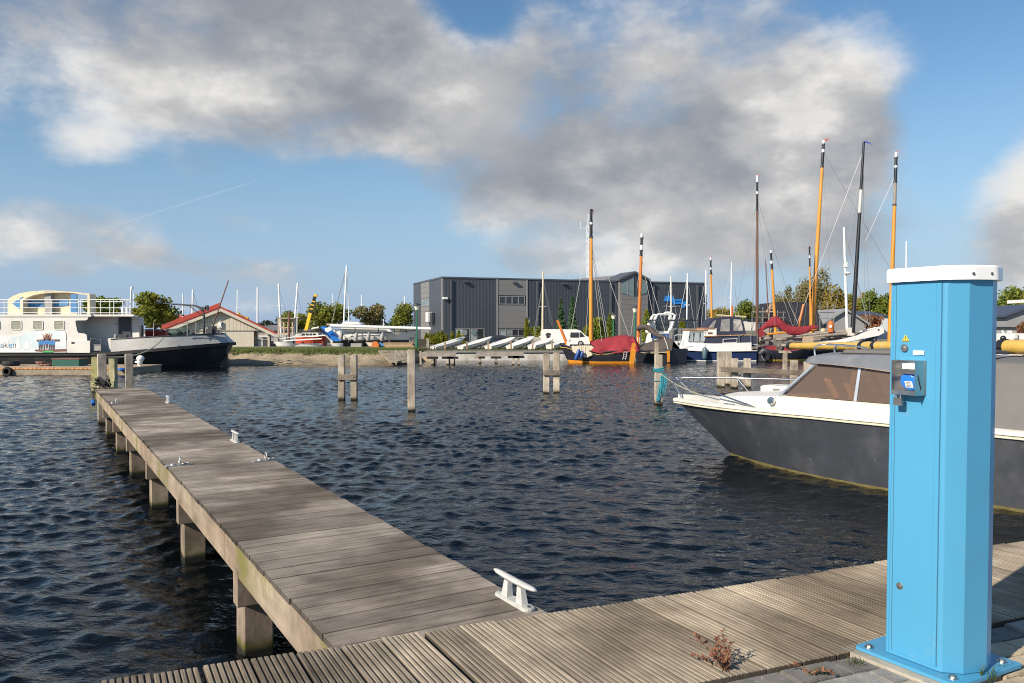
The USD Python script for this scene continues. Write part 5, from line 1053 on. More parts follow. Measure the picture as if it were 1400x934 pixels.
def pontoon():
    Y = gnd(80, 513, 0)[1]; z = at(80, 503.2, Y)[2]; x0, x1 = at(-60, 503, Y)[0], at(171.5, 503, Y)[0]
    t = thing('work_pontoon', 'low concrete pontoon with orange edged deck lying along the barge', 'pontoon', ((x0 + x1) / 2, Y, 0))
    part(t, 'float', box(x0, x1, Y + 0.03, Y + 3.2, -0.5, z - 0.06), MATS['pontoon_side']); part(t, 'deck', box(x0, x1 + .02, Y + 0.151, Y + 3.25, z - 0.058, z), MATS['pontoon_deck'])
    n = 40
    for i in range(n):
        a = x0 + (x1 - x0) * i / n; part(t, 'edge_block', box(a + 0.01, a + (x1 - x0) / n - 0.01, Y, Y + 0.15, z - 0.058, z + 0.012 + R.uniform(-.006, .006)), MATS['pontoon_edge'])
    c = at(11, 513, Y); part(t, 'tyre_fender', lathe([(0.10, -.05), (0.17, -.05), (0.19, 0), (0.17, .05), (0.10, .05), (0.10, -.05)], V(c[0], Y - 0.06, z - 0.13), (0, 1, 0), 16), MATS['tyre'])
    Y2 = Y + 1.6
    b = thing('green_deck_box', 'dark green storage box standing on the pontoon beside the barge', 'storage box', at(89, 502, Y2)); q0, q1 = at(71, 490.6, Y2), at(107.8, 501.5, Y2)
    part(b, 'chest', box(q0[0], q1[0], Y2, Y2 + .7, z + 0.001, q0[2] - 0.03), MATS['box_green']); part(b, 'lid', box(q0[0] - .02, q1[0] + .02, Y2 - .02, Y2 + .72, q0[2] - 0.029, q0[2] + 0.01), MATS['rust_brown'])
    r = thing('old_tyre', 'dark old tyre lying at the left end of the pontoon deck', 'tyre', at(9, 501, Y2)); c = at(9, 499, Y2); part(r, 'rubber', lathe([(0.16, 0), (0.30, 0), (0.34, 0.09), (0.30, 0.2), (0.16, 0.2), (0.14, 0.1), (0.16, 0)], V(c[0], Y2 + .3, z + .001), (0, 0, 1), 18), MATS['tyre'], smooth=40)
    r = thing('rope_coil', 'rusty brown heap of chain and rope on the pontoon deck', 'rope', at(57, 501, Y2)); c = at(57, 500, Y2); part(r, 'coils', [lathe([(0.1, 0), (0.2, 0), (0.22, 0.04), (0.2, 0.09), (0.1, 0.09)], V(c[0] + dx, Y2 + .2, z + .001 + dz), (0, 0, 1), 12) for dx, dz in ((0, 0), (0.18, 0), (-.12, 0.09))], MATS['rust_brown'])
    r = thing('blue_sack', 'small blue sack hanging over the pontoon corner by the pier posts', 'sack', at(166, 505, Y)); c = at(166, 505, Y - .1); part(r, 'cloth', ball(c, 0.14, 2, (1.2, .8, .45)), MATS['blue_plastic'], smooth=60)
pontoon()
def outboard():
    Y = 33.0; t = thing('outboard_dinghy', 'small dinghy with a white outboard motor beside the barge', 'dinghy', V(at(186, 506, Y)[0], Y, 0)); k = Y / F
    o = V(at(176, 500, Y)[0] - 1.2, Y + 0.9, 0)
    skin, edge, deck, sec = hull(1.5, lambda q: 1.5 * q, lambda q: .1 + .5 * (1 - (1 - min(q / .5, 1)) ** 2), lambda q: .25, lambda q: .2 + 1.25 * q, lambda q: .08 + .42 * (1 - (1 - min(q / .5, 1)) ** 2), .15, 12, 4)
    d = V(1, -0.2, 0); part(t, 'hull', placed(o, d, skin(0, 1.4, 5)), MATS['dark_steel'], smooth=50); part(t, 'floor', placed(o, d, deck(0, -.12, .04)), MATS['panel_grey'])
    c = at(192, 491, Y); m = part(t, 'outboard_motor', [ball(c + V(0, 0, .02), 0.165, 2, (.95, .9, 0.85)), ball(c + V(-.03, 0, -.12), 0.13, 2, (.9, .9, 1.0))], MATS['white_paint'], smooth=60); part(m, 'engine_leg', [beam(c + V(-.05, 0, -.08), V(c[0] - .02, Y, -.1), .10, .12), beam(c + V(-.2, 0, -.12), c + V(-.02, 0, -.12), .14, .08)], MATS['white_paint']); part(m, 'tiller', tube([c + V(-.1, 0, -.05), c + V(-.45, .05, .0)], .02, 5), MATS['dark_steel'])
outboard()
def barge_line():
    a = at(224, 461, YB - 0.05); b = V(eL[0][0], eL[0][1], eL[1] - 0.12); b = at(146, 489, eL[0][1])
    t = thing('barge_mooring_line', 'long taut grey mooring line from the barge to the left pier end post', 'rope', b); part(t, 'line', tube(sag(a, b, 0.25, 14), 0.022, 5), MATS['pale_rope'], smooth=40)
barge_line()

# ---------------------------------------------------------------- shed with the red roof
def shed():
    Yg = 50.0; p0 = at(302, 421, Yg); a = math.radians(16); ex = V(math.cos(a), math.sin(a), 0); ey = V(-ex[1], ex[0], 0)
    def gp(px, py):       # pixel to the gable plane: (along, height)
        r = pix_dir(px, py); n = V(-ey[0], -ey[1], 0); tt = np.dot(p0 - V(0, 0, H), n) / np.dot(r, n); p = V(0, 0, H) + r * tt; return float(np.dot(p - p0, ex)), float(p[2])
    t = thing('red_roofed_shed', 'low cream gabled shed with a red roof behind the barge stern', 'building', (p0[0], Yg, LAND))
    W3 = lambda x, y, z: V(p0[0], p0[1], 0) + ex * x + ey * y + V(0, 0, z)
    def bx3(x0, x1, y0, y1, z0, z1): v, f = box(x0, x1, y0, y1, z0, z1); return np.array([W3(*q) for q in v]), f
    ap = gp(302, 421.5); el = gp(222, 452.5); er = gp(377, 457); ml = gp(300, 451); wr = gp(347, 470)
    zb = LAND - 0.1
    part(t, 'lower_wall', bx3(el[0] + .3, wr[0], 0.12, 8, zb, ml[1]), MATS['cladding_cream'])
    def gable(x0, x1, y, m, nm, thick):
        n = max(1, int((x1 - x0) / 0.22)); 
        for i in range(n):
            xa, xb = x0 + (x1 - x0) * i / n, x0 + (x1 - x0) * (i + 1) / n
            ht = lambda x: np.interp(x, [el[0], 0, er[0]], [el[1], ap[1], er[1]]) - 0.14
            v, f = prism([(xa + .006, ml[1] - .05), (xb - .006, ml[1] - .05), (xb - .006, max(ht(xb), ml[1] - .04)), (xa + .006, max(ht(xa), ml[1] - .04))], 0, thick); part(t, nm, (np.array([W3(q[0], y - q[2], q[1]) for q in v]), f), MATS[m])
    gable(el[0] + .15, er[0] - .15, 0.10, 'cladding_cream', 'gable_board', 0.04)
    part(t, 'gable_backing', (lambda vf: (np.array([W3(q[0], 0.16 + q[2], q[1]) for q in vf[0]]), vf[1]))(prism([(el[0] + .3, ml[1]), (er[0] - .3, ml[1]), (0, ap[1] - .2)], 0, 0.05)), MATS['cladding_cream'])
    for x, z in ((el[0], el[1]), (er[0], er[1])):
        s = math.copysign(1, x); q0, q1 = (0.0, ap[1]), (x, z)
        for nm, d0, d1, y0, y1, m in (('roof_slope', 0.0, 0.07, -0.25, 8.2, 'roof_red'), ('verge_board', -0.20, -0.003, -0.24, -0.18, 'cladding_cream'), ('ridge_verge', 0.0702, 0.36 if x < 0 else 0.11, -0.27, -0.05, 'roof_red')):
            pts = [(q0[0], q0[1] + d0), (q1[0], q1[1] + d0), (q1[0], q1[1] + d1), (q0[0], q0[1] + d1)]
            v, f = prism(pts, 0, 1); v = np.array([W3(p[0], y0 + p[2] * (y1 - y0), p[1]) for p in v]); part(t, nm, (v, f), MATS[m])
    [part(t, 'eave_post', bx3(er[0] - .5, er[0] - .38, q, q + .12, zb, er[1]), MATS['cladding_cream']) for q in (.2, 6)]
    q = gp(301, 444); part(t, 'wall_lamp', [bx3(q[0] - .1, q[0] + .1, -.05, .05, q[1] - .2, q[1] + .2)], MATS['white_paint'])
shed()
mat('far_roof_grey', (0.15, 0.15, 0.16), 0.7, var=0.1, vs=0.5)
def far_house(name, label, px0, px1, y_ridge, y_eave, y_base, Y, mw, mr, depth=9, gable=False):
    a, b = at(px0, y_eave, Y), at(px1, y_eave, Y); zr, ze = at(px0, y_ridge, Y)[2], a[2]; xc = (a[0] + b[0]) / 2
    t = thing(name, label, 'building', (xc, Y, LAND)); part(t, 'wall', box(a[0], b[0], Y, Y + depth, LAND - .3, ze), MATS[mw])
    if gable:
        part(t, 'gable', (lambda v, f: (np.stack([v[:, 0], Y + v[:, 2], v[:, 1]], 1), f))(*prism([(a[0], ze + .002), (b[0], ze + .002), (xc, zr)], 0.0, depth)), MATS[mw])
        for s, q in ((0, a), (1, b)): part(t, 'roof_slope', (lambda v, f: (np.stack([v[:, 0], Y - 0.4 + v[:, 2] * (depth + .8), v[:, 1]], 1), f))(*prism([(xc, zr + .003), (q[0] + (-.4 if s == 0 else .4), ze - .12), (q[0] + (-.4 if s == 0 else .4), ze + .10), (xc, zr + .2)], 0, 1)), MATS[mr])
    else:
        v = np.array([V(a[0] - .3, Y - .3, ze + .004), V(b[0] + .3, Y - .3, ze + .004), V(b[0] + .3, Y + depth + .3, ze + .004), V(a[0] - .3, Y + depth + .3, ze + .004), V(a[0] + .4, Y + depth / 2, zr), V(b[0] - .4, Y + depth / 2, zr)])
        part(t, 'roof', (v, np.array([[0, 1, 5], [0, 5, 4], [2, 3, 4], [2, 4, 5], [1, 2, 5], [3, 0, 4], [0, 2, 1], [0, 3, 2]])), MATS[mr])
    return t, xc, ze, zr
far_house('farm_roof', 'distant red roofed barn between the round tree and the shed', 218, 252, 430, 437, 450, 90, 'cladding_cream', 'roof_red')
far_house('long_grey_roof', 'long low grey roofed shed far behind the boats on the hard', 350, 425, 444, 452, 470, 95, 'old_timber', 'far_roof_grey')
# ---------------------------------------------------------------- the dark boat hall
def hall():
    C = at(605, 380, 61.0); Cx = V(C[0], 61.0, 0); zt = C[2]
    Lp = at(566, 386.5, 70.0); Lx = V(Lp[0], 70.0, 0); Rp = at(965.5, 387.3, 69.0); Rx = V(Rp[0], 69.0, 0)
    fx = unit(Rx - Cx); fn = V(fx[1], -fx[0], 0); lx = unit(Lx - Cx); ln = V(-lx[1], lx[0], 0); ln = ln if ln[0] < 0 else -ln
    Wf = float(np.linalg.norm(Rx - Cx)); Wl = float(np.linalg.norm(Lx - Cx)); zb = LAND - .05
    t = thing('boat_hall', 'large flat roofed anthracite boat hall with grey panels and glazed pitched entrance', 'building', (float((Cx + Rx)[0] / 2), 65, LAND))
    def onf(px, py):
        r = pix_dir(px, py); tt = np.dot(Cx - V(0, 0, H), fn) / np.dot(r, fn); p = V(0, 0, H) + r * tt; return float(np.dot(p - Cx, fx)), float(p[2])
    def onl(px, py):
        r = pix_dir(px, py); tt = np.dot(Cx - V(0, 0, H), ln) / np.dot(r, ln); p = V(0, 0, H) + r * tt; return float(np.dot(p - Cx, lx)), float(p[2])
    def fb(x0, x1, d0, d1, z0, z1):   # box on the front wall, d outwards
        v, f = box(x0, x1, d0, d1, z0, z1); return np.array([Cx + fx * q[0] + fn * q[1] + V(0, 0, q[2]) for q in v]), f[:, ::-1]
    def lb(x0, x1, d0, d1, z0, z1):
        v, f = box(x0, x1, d0, d1, z0, z1); return np.array([Cx + lx * q[0] + ln * q[1] + V(0, 0, q[2]) for q in v]), f
    Bk = Rx + lx * Wl
    part(t, 'walls', prism([p[:2] for p in (Cx, Rx, Bk, Lx)], zb, zt - 0.02), MATS['anthracite'])
    # cladding sheets: narrow vertical cassettes with recessed joints
    X = lambda px: onf(px, 420)[0]; Z = lambda px, py: onf(px, py)[1]
    holes = [(X(680), X(719.5)), (X(845), X(883))]
    def clad(x0, x1, fbx, z0=zb, z1=None, w=1.0, m='anthracite', nm='cladding_sheet'):
        n = max(1, round((x1 - x0) / w))
        for i in range(n): part(t, nm, fbx(x0 + (x1 - x0) * i / n + .004, x0 + (x1 - x0) * (i + 1) / n - .004, 0.0, 0.05, z0, (z1 or zt) - 0.03), MATS[m])
    ent = (X(621.5), X(662)); zent = Z(640, 449)
    clad(0.05, X(621), fb); clad(X(621), X(662.5), fb, zent + .02); clad(X(662.5), X(680), fb); clad(X(719.5), X(845), fb); clad(X(883), Wf - .05, fb)
    # grey panel bay: horizontal boards
    def hboards(x0, x1, z0, z1, fbx, h=0.42):
        n = max(1, round((z1 - z0) / h))
        for i in range(n): part(t, 'grey_panel', fbx(x0, x1, 0.0, 0.07, z0 + (z1 - z0) * i / n + .003, z0 + (z1 - z0) * (i + 1) / n - .003), MATS['panel_warm_grey'])
    x0, x1 = X(680.5), X(719); zw1, zw0 = Z(700, 405), Z(700, 416.5); zd1 = Z(700, 449.5); zd0 = Z(700, 460)
    hboards(x0, x1, zw1 + .06, zt - .05, fb); hboards(x0, x1, zd1 + .06, zw0 - .06, fb); hboards(x0, x1, zb, zd0 - .06, fb)
    def win(xa, xb, za, zb_, n, m, fbx=fb, nm='window', d=0.075):
        w = part(t, nm, [fbx(xa, xb, 0.02, d, zb_ - .06, zb_), fbx(xa, xb, 0.02, d, za, za + .06)] + [fbx(xa + (xb - xa - .06) * i / n, xa + (xb - xa - .06) * i / n + .06, 0.02, d - 0.002, za + .061, zb_ - .061) for i in range(n + 1)], MATS['frame_grey'])
        for i in range(n): part(w, 'pane', fbx(xa + (xb - xa - .06) * i / n + .061, xa + (xb - xa - .06) * (i + 1) / n - .001, 0.02, 0.045, za + .061, zb_ - .061), MATS[m if isinstance(m, str) else m[i]])
    win(x0 + .1, x1 - .1, zw0, zw1, 4, 'window_dark'); win(x0 + .1, x1 - .1, zd0, zd1, 4, ['window_pale', 'window_pale', 'window_dark', 'window_dark'])
    part(t, 'bay_frame', [fb(x0 - .12, x0 - .002, 0, .10, zb, zt), fb(x1 + .002, x1 + .12, 0, .10, zb, zt)], MATS['frame_grey'])
    # entrance glazing
    win(ent[0], ent[1], zb, zent, 4, ['window_pale', 'window_dark', 'window_pale', 'window_dark'], nm='entrance_door')
    for px in (626, 639): 
        q = onf(px + 8.5, 455); c = Cx + fx * q[0] + fn * 0.09 + V(0, 0, q[1]); part(t, 'round_sticker', lathe([(0.22, 0), (0.22, 0.01)], c, fn, 16), MATS['window_green'])
    # pitched glass entrance tower
    a0, a1, am = X(845), X(883.5), X(864.5); ze = Z(846, 384.5); za = Z(864.5, 374.5); pts = [(a0, zb), (a1, zb), (a1, ze), (am, za), (a0, ze)]
    def fpoly(pts, d0, d1): v, f = prism(pts, d0, d1); return np.array([Cx + fx * q[0] + fn * q[2] + V(0, 0, q[1]) for q in v]), f[:, ::-1]
    part(t, 'entrance_tower', fpoly(pts, -2.0, 0.30), MATS['panel_warm_grey'])
    for i in range(14):
        z0 = zb + 0.4 * i
        if z0 + .4 < Z(864, 401): part(t, 'grey_panel', fpoly([(a0 + .03, z0 + .006), (a1 - .03, z0 + .006), (a1 - .03, z0 + .394), (a0 + .03, z0 + .394)], 0.30, 0.34), MATS['panel_warm_grey'])
    g1 = [onf(847, 386), onf(864, 378), onf(864, 408), onf(847, 401)]; g1 = [(X(846.8), Z(847, 387)), (X(863.8), Z(863, 378.5)), (X(863.8), Z(863, 406.5)), (X(846.8), Z(847, 400.5))]
    g2 = [(X(864.6), Z(865, 378.5)), (X(873), Z(873, 382)), (X(873), Z(873, 403.5)), (X(864.6), Z(865, 406.5))]; g3 = [(X(873.6), Z(873, 382.5)), (X(881.6), Z(881, 386)), (X(881.6), Z(881, 400.5)), (X(873.6), Z(873, 403.2))]
    gw = part(t, 'gable_window', fpoly(g1, 0.345, 0.36), MATS['window_green']); part(gw, 'pane', fpoly(g2, 0.345, 0.36), MATS['window_dark']); part(gw, 'pane', fpoly(g3, 0.345, 0.36), MATS['window_green']); part(gw, 'mullion', fpoly([(X(855.5), Z(855, 403.5)), (X(856.2), Z(856, 403.5)), (X(856.2), Z(856, 382.5)), (X(855.5), Z(855, 383))], 0.361, 0.39), MATS['frame_grey'])
    for q in ((a0, ze), (a1, ze)): part(t, 'verge', fpoly([(am, za + .01), (q[0] + math.copysign(.15, q[0] - am), q[1] + .01), (q[0] + math.copysign(.15, q[0] - am), q[1] + .2), (am, za + .2)], -2.2, 0.5), MATS['anthracite_trim'])
    # ridge roof running back from the tower
    v = np.array([Cx + fx * x + fn * d + V(0, 0, z) for x, d, z in ((a0 - .1, -2, ze), (am, -2, za + .05), (a1 + .1, -2, ze), (a0 - .1, -14, ze), (am, -14, za + .05), (a1 + .1, -14, ze), (am - 8, -7, zt - .01))])
    part(t, 'tower_roof', (v, np.array([[0, 1, 4], [0, 4, 3], [1, 2, 5], [1, 5, 4], [0, 6, 1], [3, 4, 6], [0, 3, 6], [1, 6, 4]])), MATS['far_roof_grey'])
    # roof edge, corner trim, downpipes, fittings
    part(t, 'parapet', [fb(-.06, a0 - .2, -.3, .10, zt - 0.02, zt + .10), fb(a1 + .2, Wf + .06, -.3, .10, zt - 0.02, zt + .10), lb(.11, Wl, -.3, .10, zt - 0.02, zt + .10)], MATS['anthracite_trim'])
    part(t, 'corner_trim', [fb(-.06, .045, 0, .07, zb, zt - .03), lb(.072, .15, 0, .07, zb, zt - .03)], MATS['frame_grey'])
    for px in (616, 734, 834, 892.5, 952.5): q = X(px); part(t, 'downpipe', fb(q - .07, q + .07, .06, .2, zb, zt - .1), MATS['anthracite_trim'])
    for px in (636, 703, 770): q = X(px); part(t, 'wall_light', fb(q - .18, q + .18, .08, .30, zt - .32, zt - .2), MATS['anthracite_trim'])
    q = onf(608.5, 407.5); part(t, 'camera', [fb(q[0] - .22, q[0] + .12, .06, .35, q[1] - .1, q[1] + .06)], MATS['white_paint'])
    # left wall
    xl0, xl1 = onl(588, 420)[0], onl(576.5, 420)[0]; z = lambda py: onl(582, py)[1]
    n = 3
    for xa, xb in ((.16, xl0), (xl1, Wl)): 
        m_ = max(1, round((xb - xa) / 1.1))
        for i in range(m_): part(t, 'cladding_sheet', lb(xa + (xb - xa) * i / m_ + .004, xa + (xb - xa) * (i + 1) / m_ - .004, 0, .05, zb, zt - .03), MATS['anthracite'])
    for z0, z1 in ((zb, z(419)), (z(407.5), zt - .05)):
        m_ = max(1, round((z1 - z0) / .42))
        for i in range(m_): part(t, 'grey_panel', lb(xl0 + .02, xl1 - .02, 0, .07, z0 + (z1 - z0) * i / m_ + .006, z0 + (z1 - z0) * (i + 1) / m_ - .006), MATS['panel_warm_grey'])
    win(xl0 + .1, xl1 - .1, z(418.5), z(408), 3, 'window_pale', lb)
    q = onl(590, 433); w = part(t, 'heat_pump', lb(q[0] - .35, q[0] + .45, .1, .38, onl(590, 440)[1], onl(590, 427)[1]), MATS['white_paint']); part(w, 'fan_bracket', [lb(q[0] - 1.3, q[0] - .6, .1, .3, onl(594, 443)[1], onl(594, 428)[1])], MATS['dark_steel'])
    # blue emblem and its illegible lettering
    em = [[(906.5, 412), (910, 404.5), (917.5, 404), (922, 409.5), (932.5, 409), (932.5, 411.5), (922, 411.8), (922, 415), (920, 417.5), (918, 412)], [(922.2, 413), (939.5, 412), (938.5, 415.2), (936.5, 415.4), (935.5, 420.8), (931.5, 421), (932.5, 415.6), (922.4, 415.9)]]
    e = part(t, 'blue_emblem', [fpoly([onf(*p) for p in g], .07, .12) for g in em], MATS['sign_blue'])
    for i in (0, 1, 2, 3, 5, 6, 7, 9, 10, 11, 12): part(e, 'faded_letter', fpoly([onf(906.5 + i * 1.75, 418 - i * .02), onf(907.7 + i * 1.75, 418 - i * .02), onf(907.7 + i * 1.75, 420.3 - (i % 3) * .3), onf(906.5 + i * 1.75, 420.3)], .07, .10), MATS['sign_grey'])
    return onf
onf = hall()

# ---------------------------------------------------------------- quay wall and its landing stages
def far_quay():
    x0, x1 = -5.05, 8.0; t = thing('far_quay_wall', 'pale old concrete quay wall below the grass in front of the boat hall', 'quay wall', (0, 46.2, 0))
    pts = [(x, shore_y(x)) for x in (-5.0, -1, 3.0, 6, 8, 12, 15)]
    n = len(pts) - 1
    for i in range(n):
        (xa, ya), (xb, yb) = pts[i], pts[i + 1]; part(t, 'wall_section', prism([(xa, ya), (xb - .01, yb), (xb - .01, yb + .5), (xa, ya + .5)], -1.2, 0.46), MATS['old_quay']); part(t, 'coping', prism([(xa, ya - .10), (xb - .01, yb - .10), (xb - .01, yb + .55), (xa, ya + .55)], 0.461, 0.56), MATS['quay_cap'])
    c = gnd(588, 496, 0); m = thing('wooden_fender_post', 'stout pale timber dolphin at the left end of the old quay', 'mooring post', (c[0], 44.5, 0)); a = at(576, 482, 44.5); b = at(584, 496, 44.5); part(m, 'timber', [box(a[0] + .12 * i * 3, a[0] + .34 + .12 * i * 3 - .36 + .34 - .02, 44.5, 45.4, -1, a[2]) for i in range(1)] + [box(a[0] + .2 * i, a[0] + .19 + .2 * i, 44.45 + .02 * (i % 2), 45.2, -1, a[2] - .02 * (i % 3)) for i in range(1, 4)], MATS['bare_timber'])
far_quay()
def stages():
    for i, (lab, xa, xb, yt, posts) in enumerate((('low timber landing stage at the left end of the old quay', 573, 623, 483, (590, 611, 618)), ('low timber landing stage in the middle of the old quay', 651, 684, 483, (655.5, 678)), ('low timber landing stage nearest the black sailing barge', 674, 716, 482, (702, 709.5)))):
        Y = 40.0 + (i == 1) * 2; z = at(0, yt, Y)[2]; a, b = at(xa, yt, Y)[0], at(xb, yt, Y)[0]
        t = thing('landing_stage', lab, 'landing stage', ((a + b) / 2, Y, 0), 0, None); n = 6
        for j in range(n): part(t, 'plank', box(a, b, Y + j * .2, Y + j * .2 + .185, z - .06, z + R.uniform(-.008, .008)), MATS['old_timber'])
        part(t, 'fascia', box(a, b, Y - .045, Y - .002, z - .17, z - .02), MATS['old_timber'])
        part(t, 'bracket', [box(at(px, 0, Y)[0] - .28, at(px, 0, Y)[0] + .28, Y + .1, Y + .2, z - .29, z - .18) for px in posts], MATS['old_timber'])
        for px in posts:
            x = at(px, 0, Y)[0]; part(t, 'stilt', box(x - .06, x + .06, Y + .09, Y + .21, -1, z - .291), MATS['post_wood']); part(t, 'stilt', box(x - .06, x + .06, Y + .89, Y + 1.01, -1, z - .07), MATS['post_wood'])
    # boarded slip at the corner of the sand bank
    t = thing('boarded_bank', 'sloping boarded bank and stakes between the sand and the quay', 'bank edging', (-6, 40, 0))
    q = [at(517, 481.5, 42), at(560, 481.5, 42), at(566, 496, 39.3), at(533, 496.5, 39.3)]
    for j in range(6):
        u0, u1 = j / 6 + .01, (j + 1) / 6 - .01; A = lambda u, s: (q[0] * (1 - u) + q[1] * u) * (1 - s) + (q[3] * (1 - u) + q[2] * u) * s
        top = [A(u0, 0), A(u1, 0), A(u1, 1), A(u0, 1)]; v = np.array(top + [p - V(0, 0, .08) for p in top]) + V(0, -0.15, .10); part(t, 'board', (v, np.array([[0, 2, 1], [0, 3, 2], [4, 5, 6], [4, 6, 7], [0, 1, 5], [0, 5, 4], [1, 2, 6], [1, 6, 5], [2, 3, 7], [2, 7, 6], [3, 0, 4], [3, 4, 7]])), MATS['pontoon_side'])
    for px, y0, y1 in ((541.3, 478.5, 496), (575, 480, 497)): c = at(px, y1, 39); part(t, 'stake', beam(V(c[0], 39, -.6), V(c[0], 39, at(px, y0, 39)[2]), .08, .08, up=V(1, 0, 0)), MATS['post_wood'])
stages()

# ---------------------------------------------------------------- trees
def leafmat(name, col, col2, tr=0.25):
    n = {'g': ('geometry', {}), 'nz': ('noise_texture', {'scale': 0.9, 'detail': 3.0}), 'r': ('map_range', {'range_type': 'smoothstep', 'from_min': 0.35, 'from_max': 0.65}), 'mx': ('mix_color', {'a': col, 'b': col2}),
         'v': ('map_range', {'to_min': 0.55, 'to_max': 1.45}), 'c': ('vector_math', {'math_type': 'scale'}), 'd': ('principled_bsdf', {'roughness': 0.65, 'specular_ior_level': 0.25}), 't': ('translucent_bsdf', {}), 'm': ('mix_closure', {'fac': tr})}
    MATS[name] = usdkit.material(stage, '/World/Looks/' + name, n, [('g.position', 'nz.vector'), ('nz.fac', 'r.value'), ('r.result', 'mx.fac'), ('g.random_per_island', 'v.value'), ('mx.result', 'c.vector1'), ('v.result', 'c.scale'), ('c.vector', 'd.base_color'), ('c.vector', 't.color'), ('d.BSDF', 'm.closure1'), ('t.BSDF', 'm.closure2')], surface='m.closure')
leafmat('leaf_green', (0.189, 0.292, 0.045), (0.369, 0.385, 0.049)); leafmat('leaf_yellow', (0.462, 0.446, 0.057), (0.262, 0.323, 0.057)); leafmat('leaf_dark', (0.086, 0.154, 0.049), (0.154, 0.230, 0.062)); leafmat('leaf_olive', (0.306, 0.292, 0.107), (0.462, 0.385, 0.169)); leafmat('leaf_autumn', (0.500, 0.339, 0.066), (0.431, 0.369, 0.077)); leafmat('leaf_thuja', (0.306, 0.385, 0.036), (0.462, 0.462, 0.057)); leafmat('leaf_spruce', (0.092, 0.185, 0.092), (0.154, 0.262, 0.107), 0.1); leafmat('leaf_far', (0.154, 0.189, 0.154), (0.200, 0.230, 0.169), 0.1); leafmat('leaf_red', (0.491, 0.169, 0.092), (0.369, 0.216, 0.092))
mat('bark', (0.10, 0.078, 0.058), 0.9, var=0.3, vs=3)
def leaves(c, n, s, r):
    """n little leaf-sized quads about the points c(n)."""
    P = c; A = r.normal(size=(n, 3)); A /= np.linalg.norm(A, axis=1, keepdims=True); B = r.normal(size=(n, 3)); B -= A * (A * B).sum(1, keepdims=True); B /= np.linalg.norm(B, axis=1, keepdims=True)
    k = (s * (0.6 + 0.8 * r.random(n)))[:, None]; v = np.stack([P - A * k, P + B * k * .55, P + A * k, P - B * k * .55], 1).reshape(-1, 3); i = np.arange(n)[:, None] * 4
    return v, np.vstack([i + np.array([[0, 1, 2]]), i + np.array([[0, 2, 3]])])
def tree(name, label, px, Y, wpx, y_top, y_low, m, n=1600, shape='round', s=None, group=None, zb=LAND, cat='tree', nb=16, trunk=True):
    k = Y / F; c = at(px, (y_top + y_low) / 2, Y); rx = wpx * k / 2; rz = (y_low - y_top) * k / 2; r = np.random.default_rng(int(px * 13 + Y * 7) % 99991)
    n = int(n * 1.5); t = thing(name, label, cat, (c[0], Y, zb), 0, group); s = s or 0.045 * rx + 0.055
    if shape == 'cone':
        h = r.random(n) ** 0.8; lay = np.floor(h * 11) / 11; lay = lay + (h - lay) * 0.55; a = r.random(n) * 6.283; lump = 0.75 + 0.25 * np.sin(a * 5 + lay * 40); q = (1 - lay) * (0.35 + 0.65 * (1 - ((h * 11) % 1))) * lump * (0.55 + 0.45 * r.random(n) ** .5)
        pts = np.stack([c[0] + rx * q * np.cos(a), Y + rx * q * np.sin(a), c[2] - rz + 2 * rz * h], 1)
    elif shape == 'column':
        h = r.random(n); a = r.random(n) * 6.283; q = np.sqrt(np.clip(1 - (2 * h - 1) ** 4 * .9, 0, 1)) * np.clip((1.05 - h) * 2.2, 0, 1) ** .6 * (0.6 + .4 * r.random(n) ** .5) * (0.85 + .15 * np.sin(a * 4 + h * 21))
        pts = np.stack([c[0] + rx * q * np.cos(a), Y + rx * q * np.sin(a), c[2] - rz + 2 * rz * h], 1)
    else:
        bl = []
        for i in range(nb):
            u = r.normal(size=3); u /= np.linalg.norm(u); u *= (r.random() ** .45) * .72; 
            if shape == 'poplar': u[2] *= 1.15
            bl.append((u, 0.30 + 0.24 * r.random()))
        w = np.array([b[1] ** 2 for b in bl]); w /= w.sum(); ii = r.choice(nb, n, p=w); d = r.normal(size=(n, 3)); d /= np.linalg.norm(d, axis=1, keepdims=True); rad = np.array([bl[i][1] for i in ii]) * (r.random(n) ** .33) * (1 + .12 * r.normal(size=n)); U_ = np.array([bl[i][0] for i in ii]) + d * rad[:, None]
        U_ *= np.array([1.12, 1.12, 1.02]); pts = np.stack([c[0] + rx * U_[:, 0], Y + rx * U_[:, 1], c[2] + rz * U_[:, 2]], 1)
    part(t, 'crown', leaves(pts, n, s, r), MATS[m])
    if trunk and shape not in ('column',):
        zt = c[2] + (rz * .3 if shape != 'cone' else rz * .9); tr = max(.05, rx * .07); ms = [tube([V(c[0], Y, zb - .2), V(c[0] + .05 * rx, Y, (zb + zt) / 2), V(c[0], Y, zt)], [tr, tr * .75, tr * .3], 7)]
        if shape != 'cone':
            for j in range(5): a = j * 1.26 + r.random(); z0 = zb + (zt - zb) * (.45 + .1 * j); ms.append(tube([V(c[0], Y, z0), V(c[0] + rx * .35 * math.cos(a), Y + rx * .35 * math.sin(a), z0 + rz * .4), V(c[0] + rx * .6 * math.cos(a), Y + rx * .6 * math.sin(a), z0 + rz * .7)], [tr * .5, tr * .3, tr * .1], 5))
        part(t, 'trunk', ms, MATS['bark'], smooth=40)
tree('round_tree', 'yellow green round tree behind the barge foredeck', 211, 62, 66, 401, 449, 'leaf_yellow', 4200)
tree('round_tree', 'rounded green tree behind the railing of the barge', 141, 66, 56, 402, 436, 'leaf_green', 3200)
tree('round_tree', 'yellowish green tree behind the crane boom', 402, 80, 48, 424, 452, 'leaf_yellow', 1800)
tree('round_tree', 'dark green tree left of the crane boom', 391, 95, 26, 424, 446, 'leaf_dark', 1000)
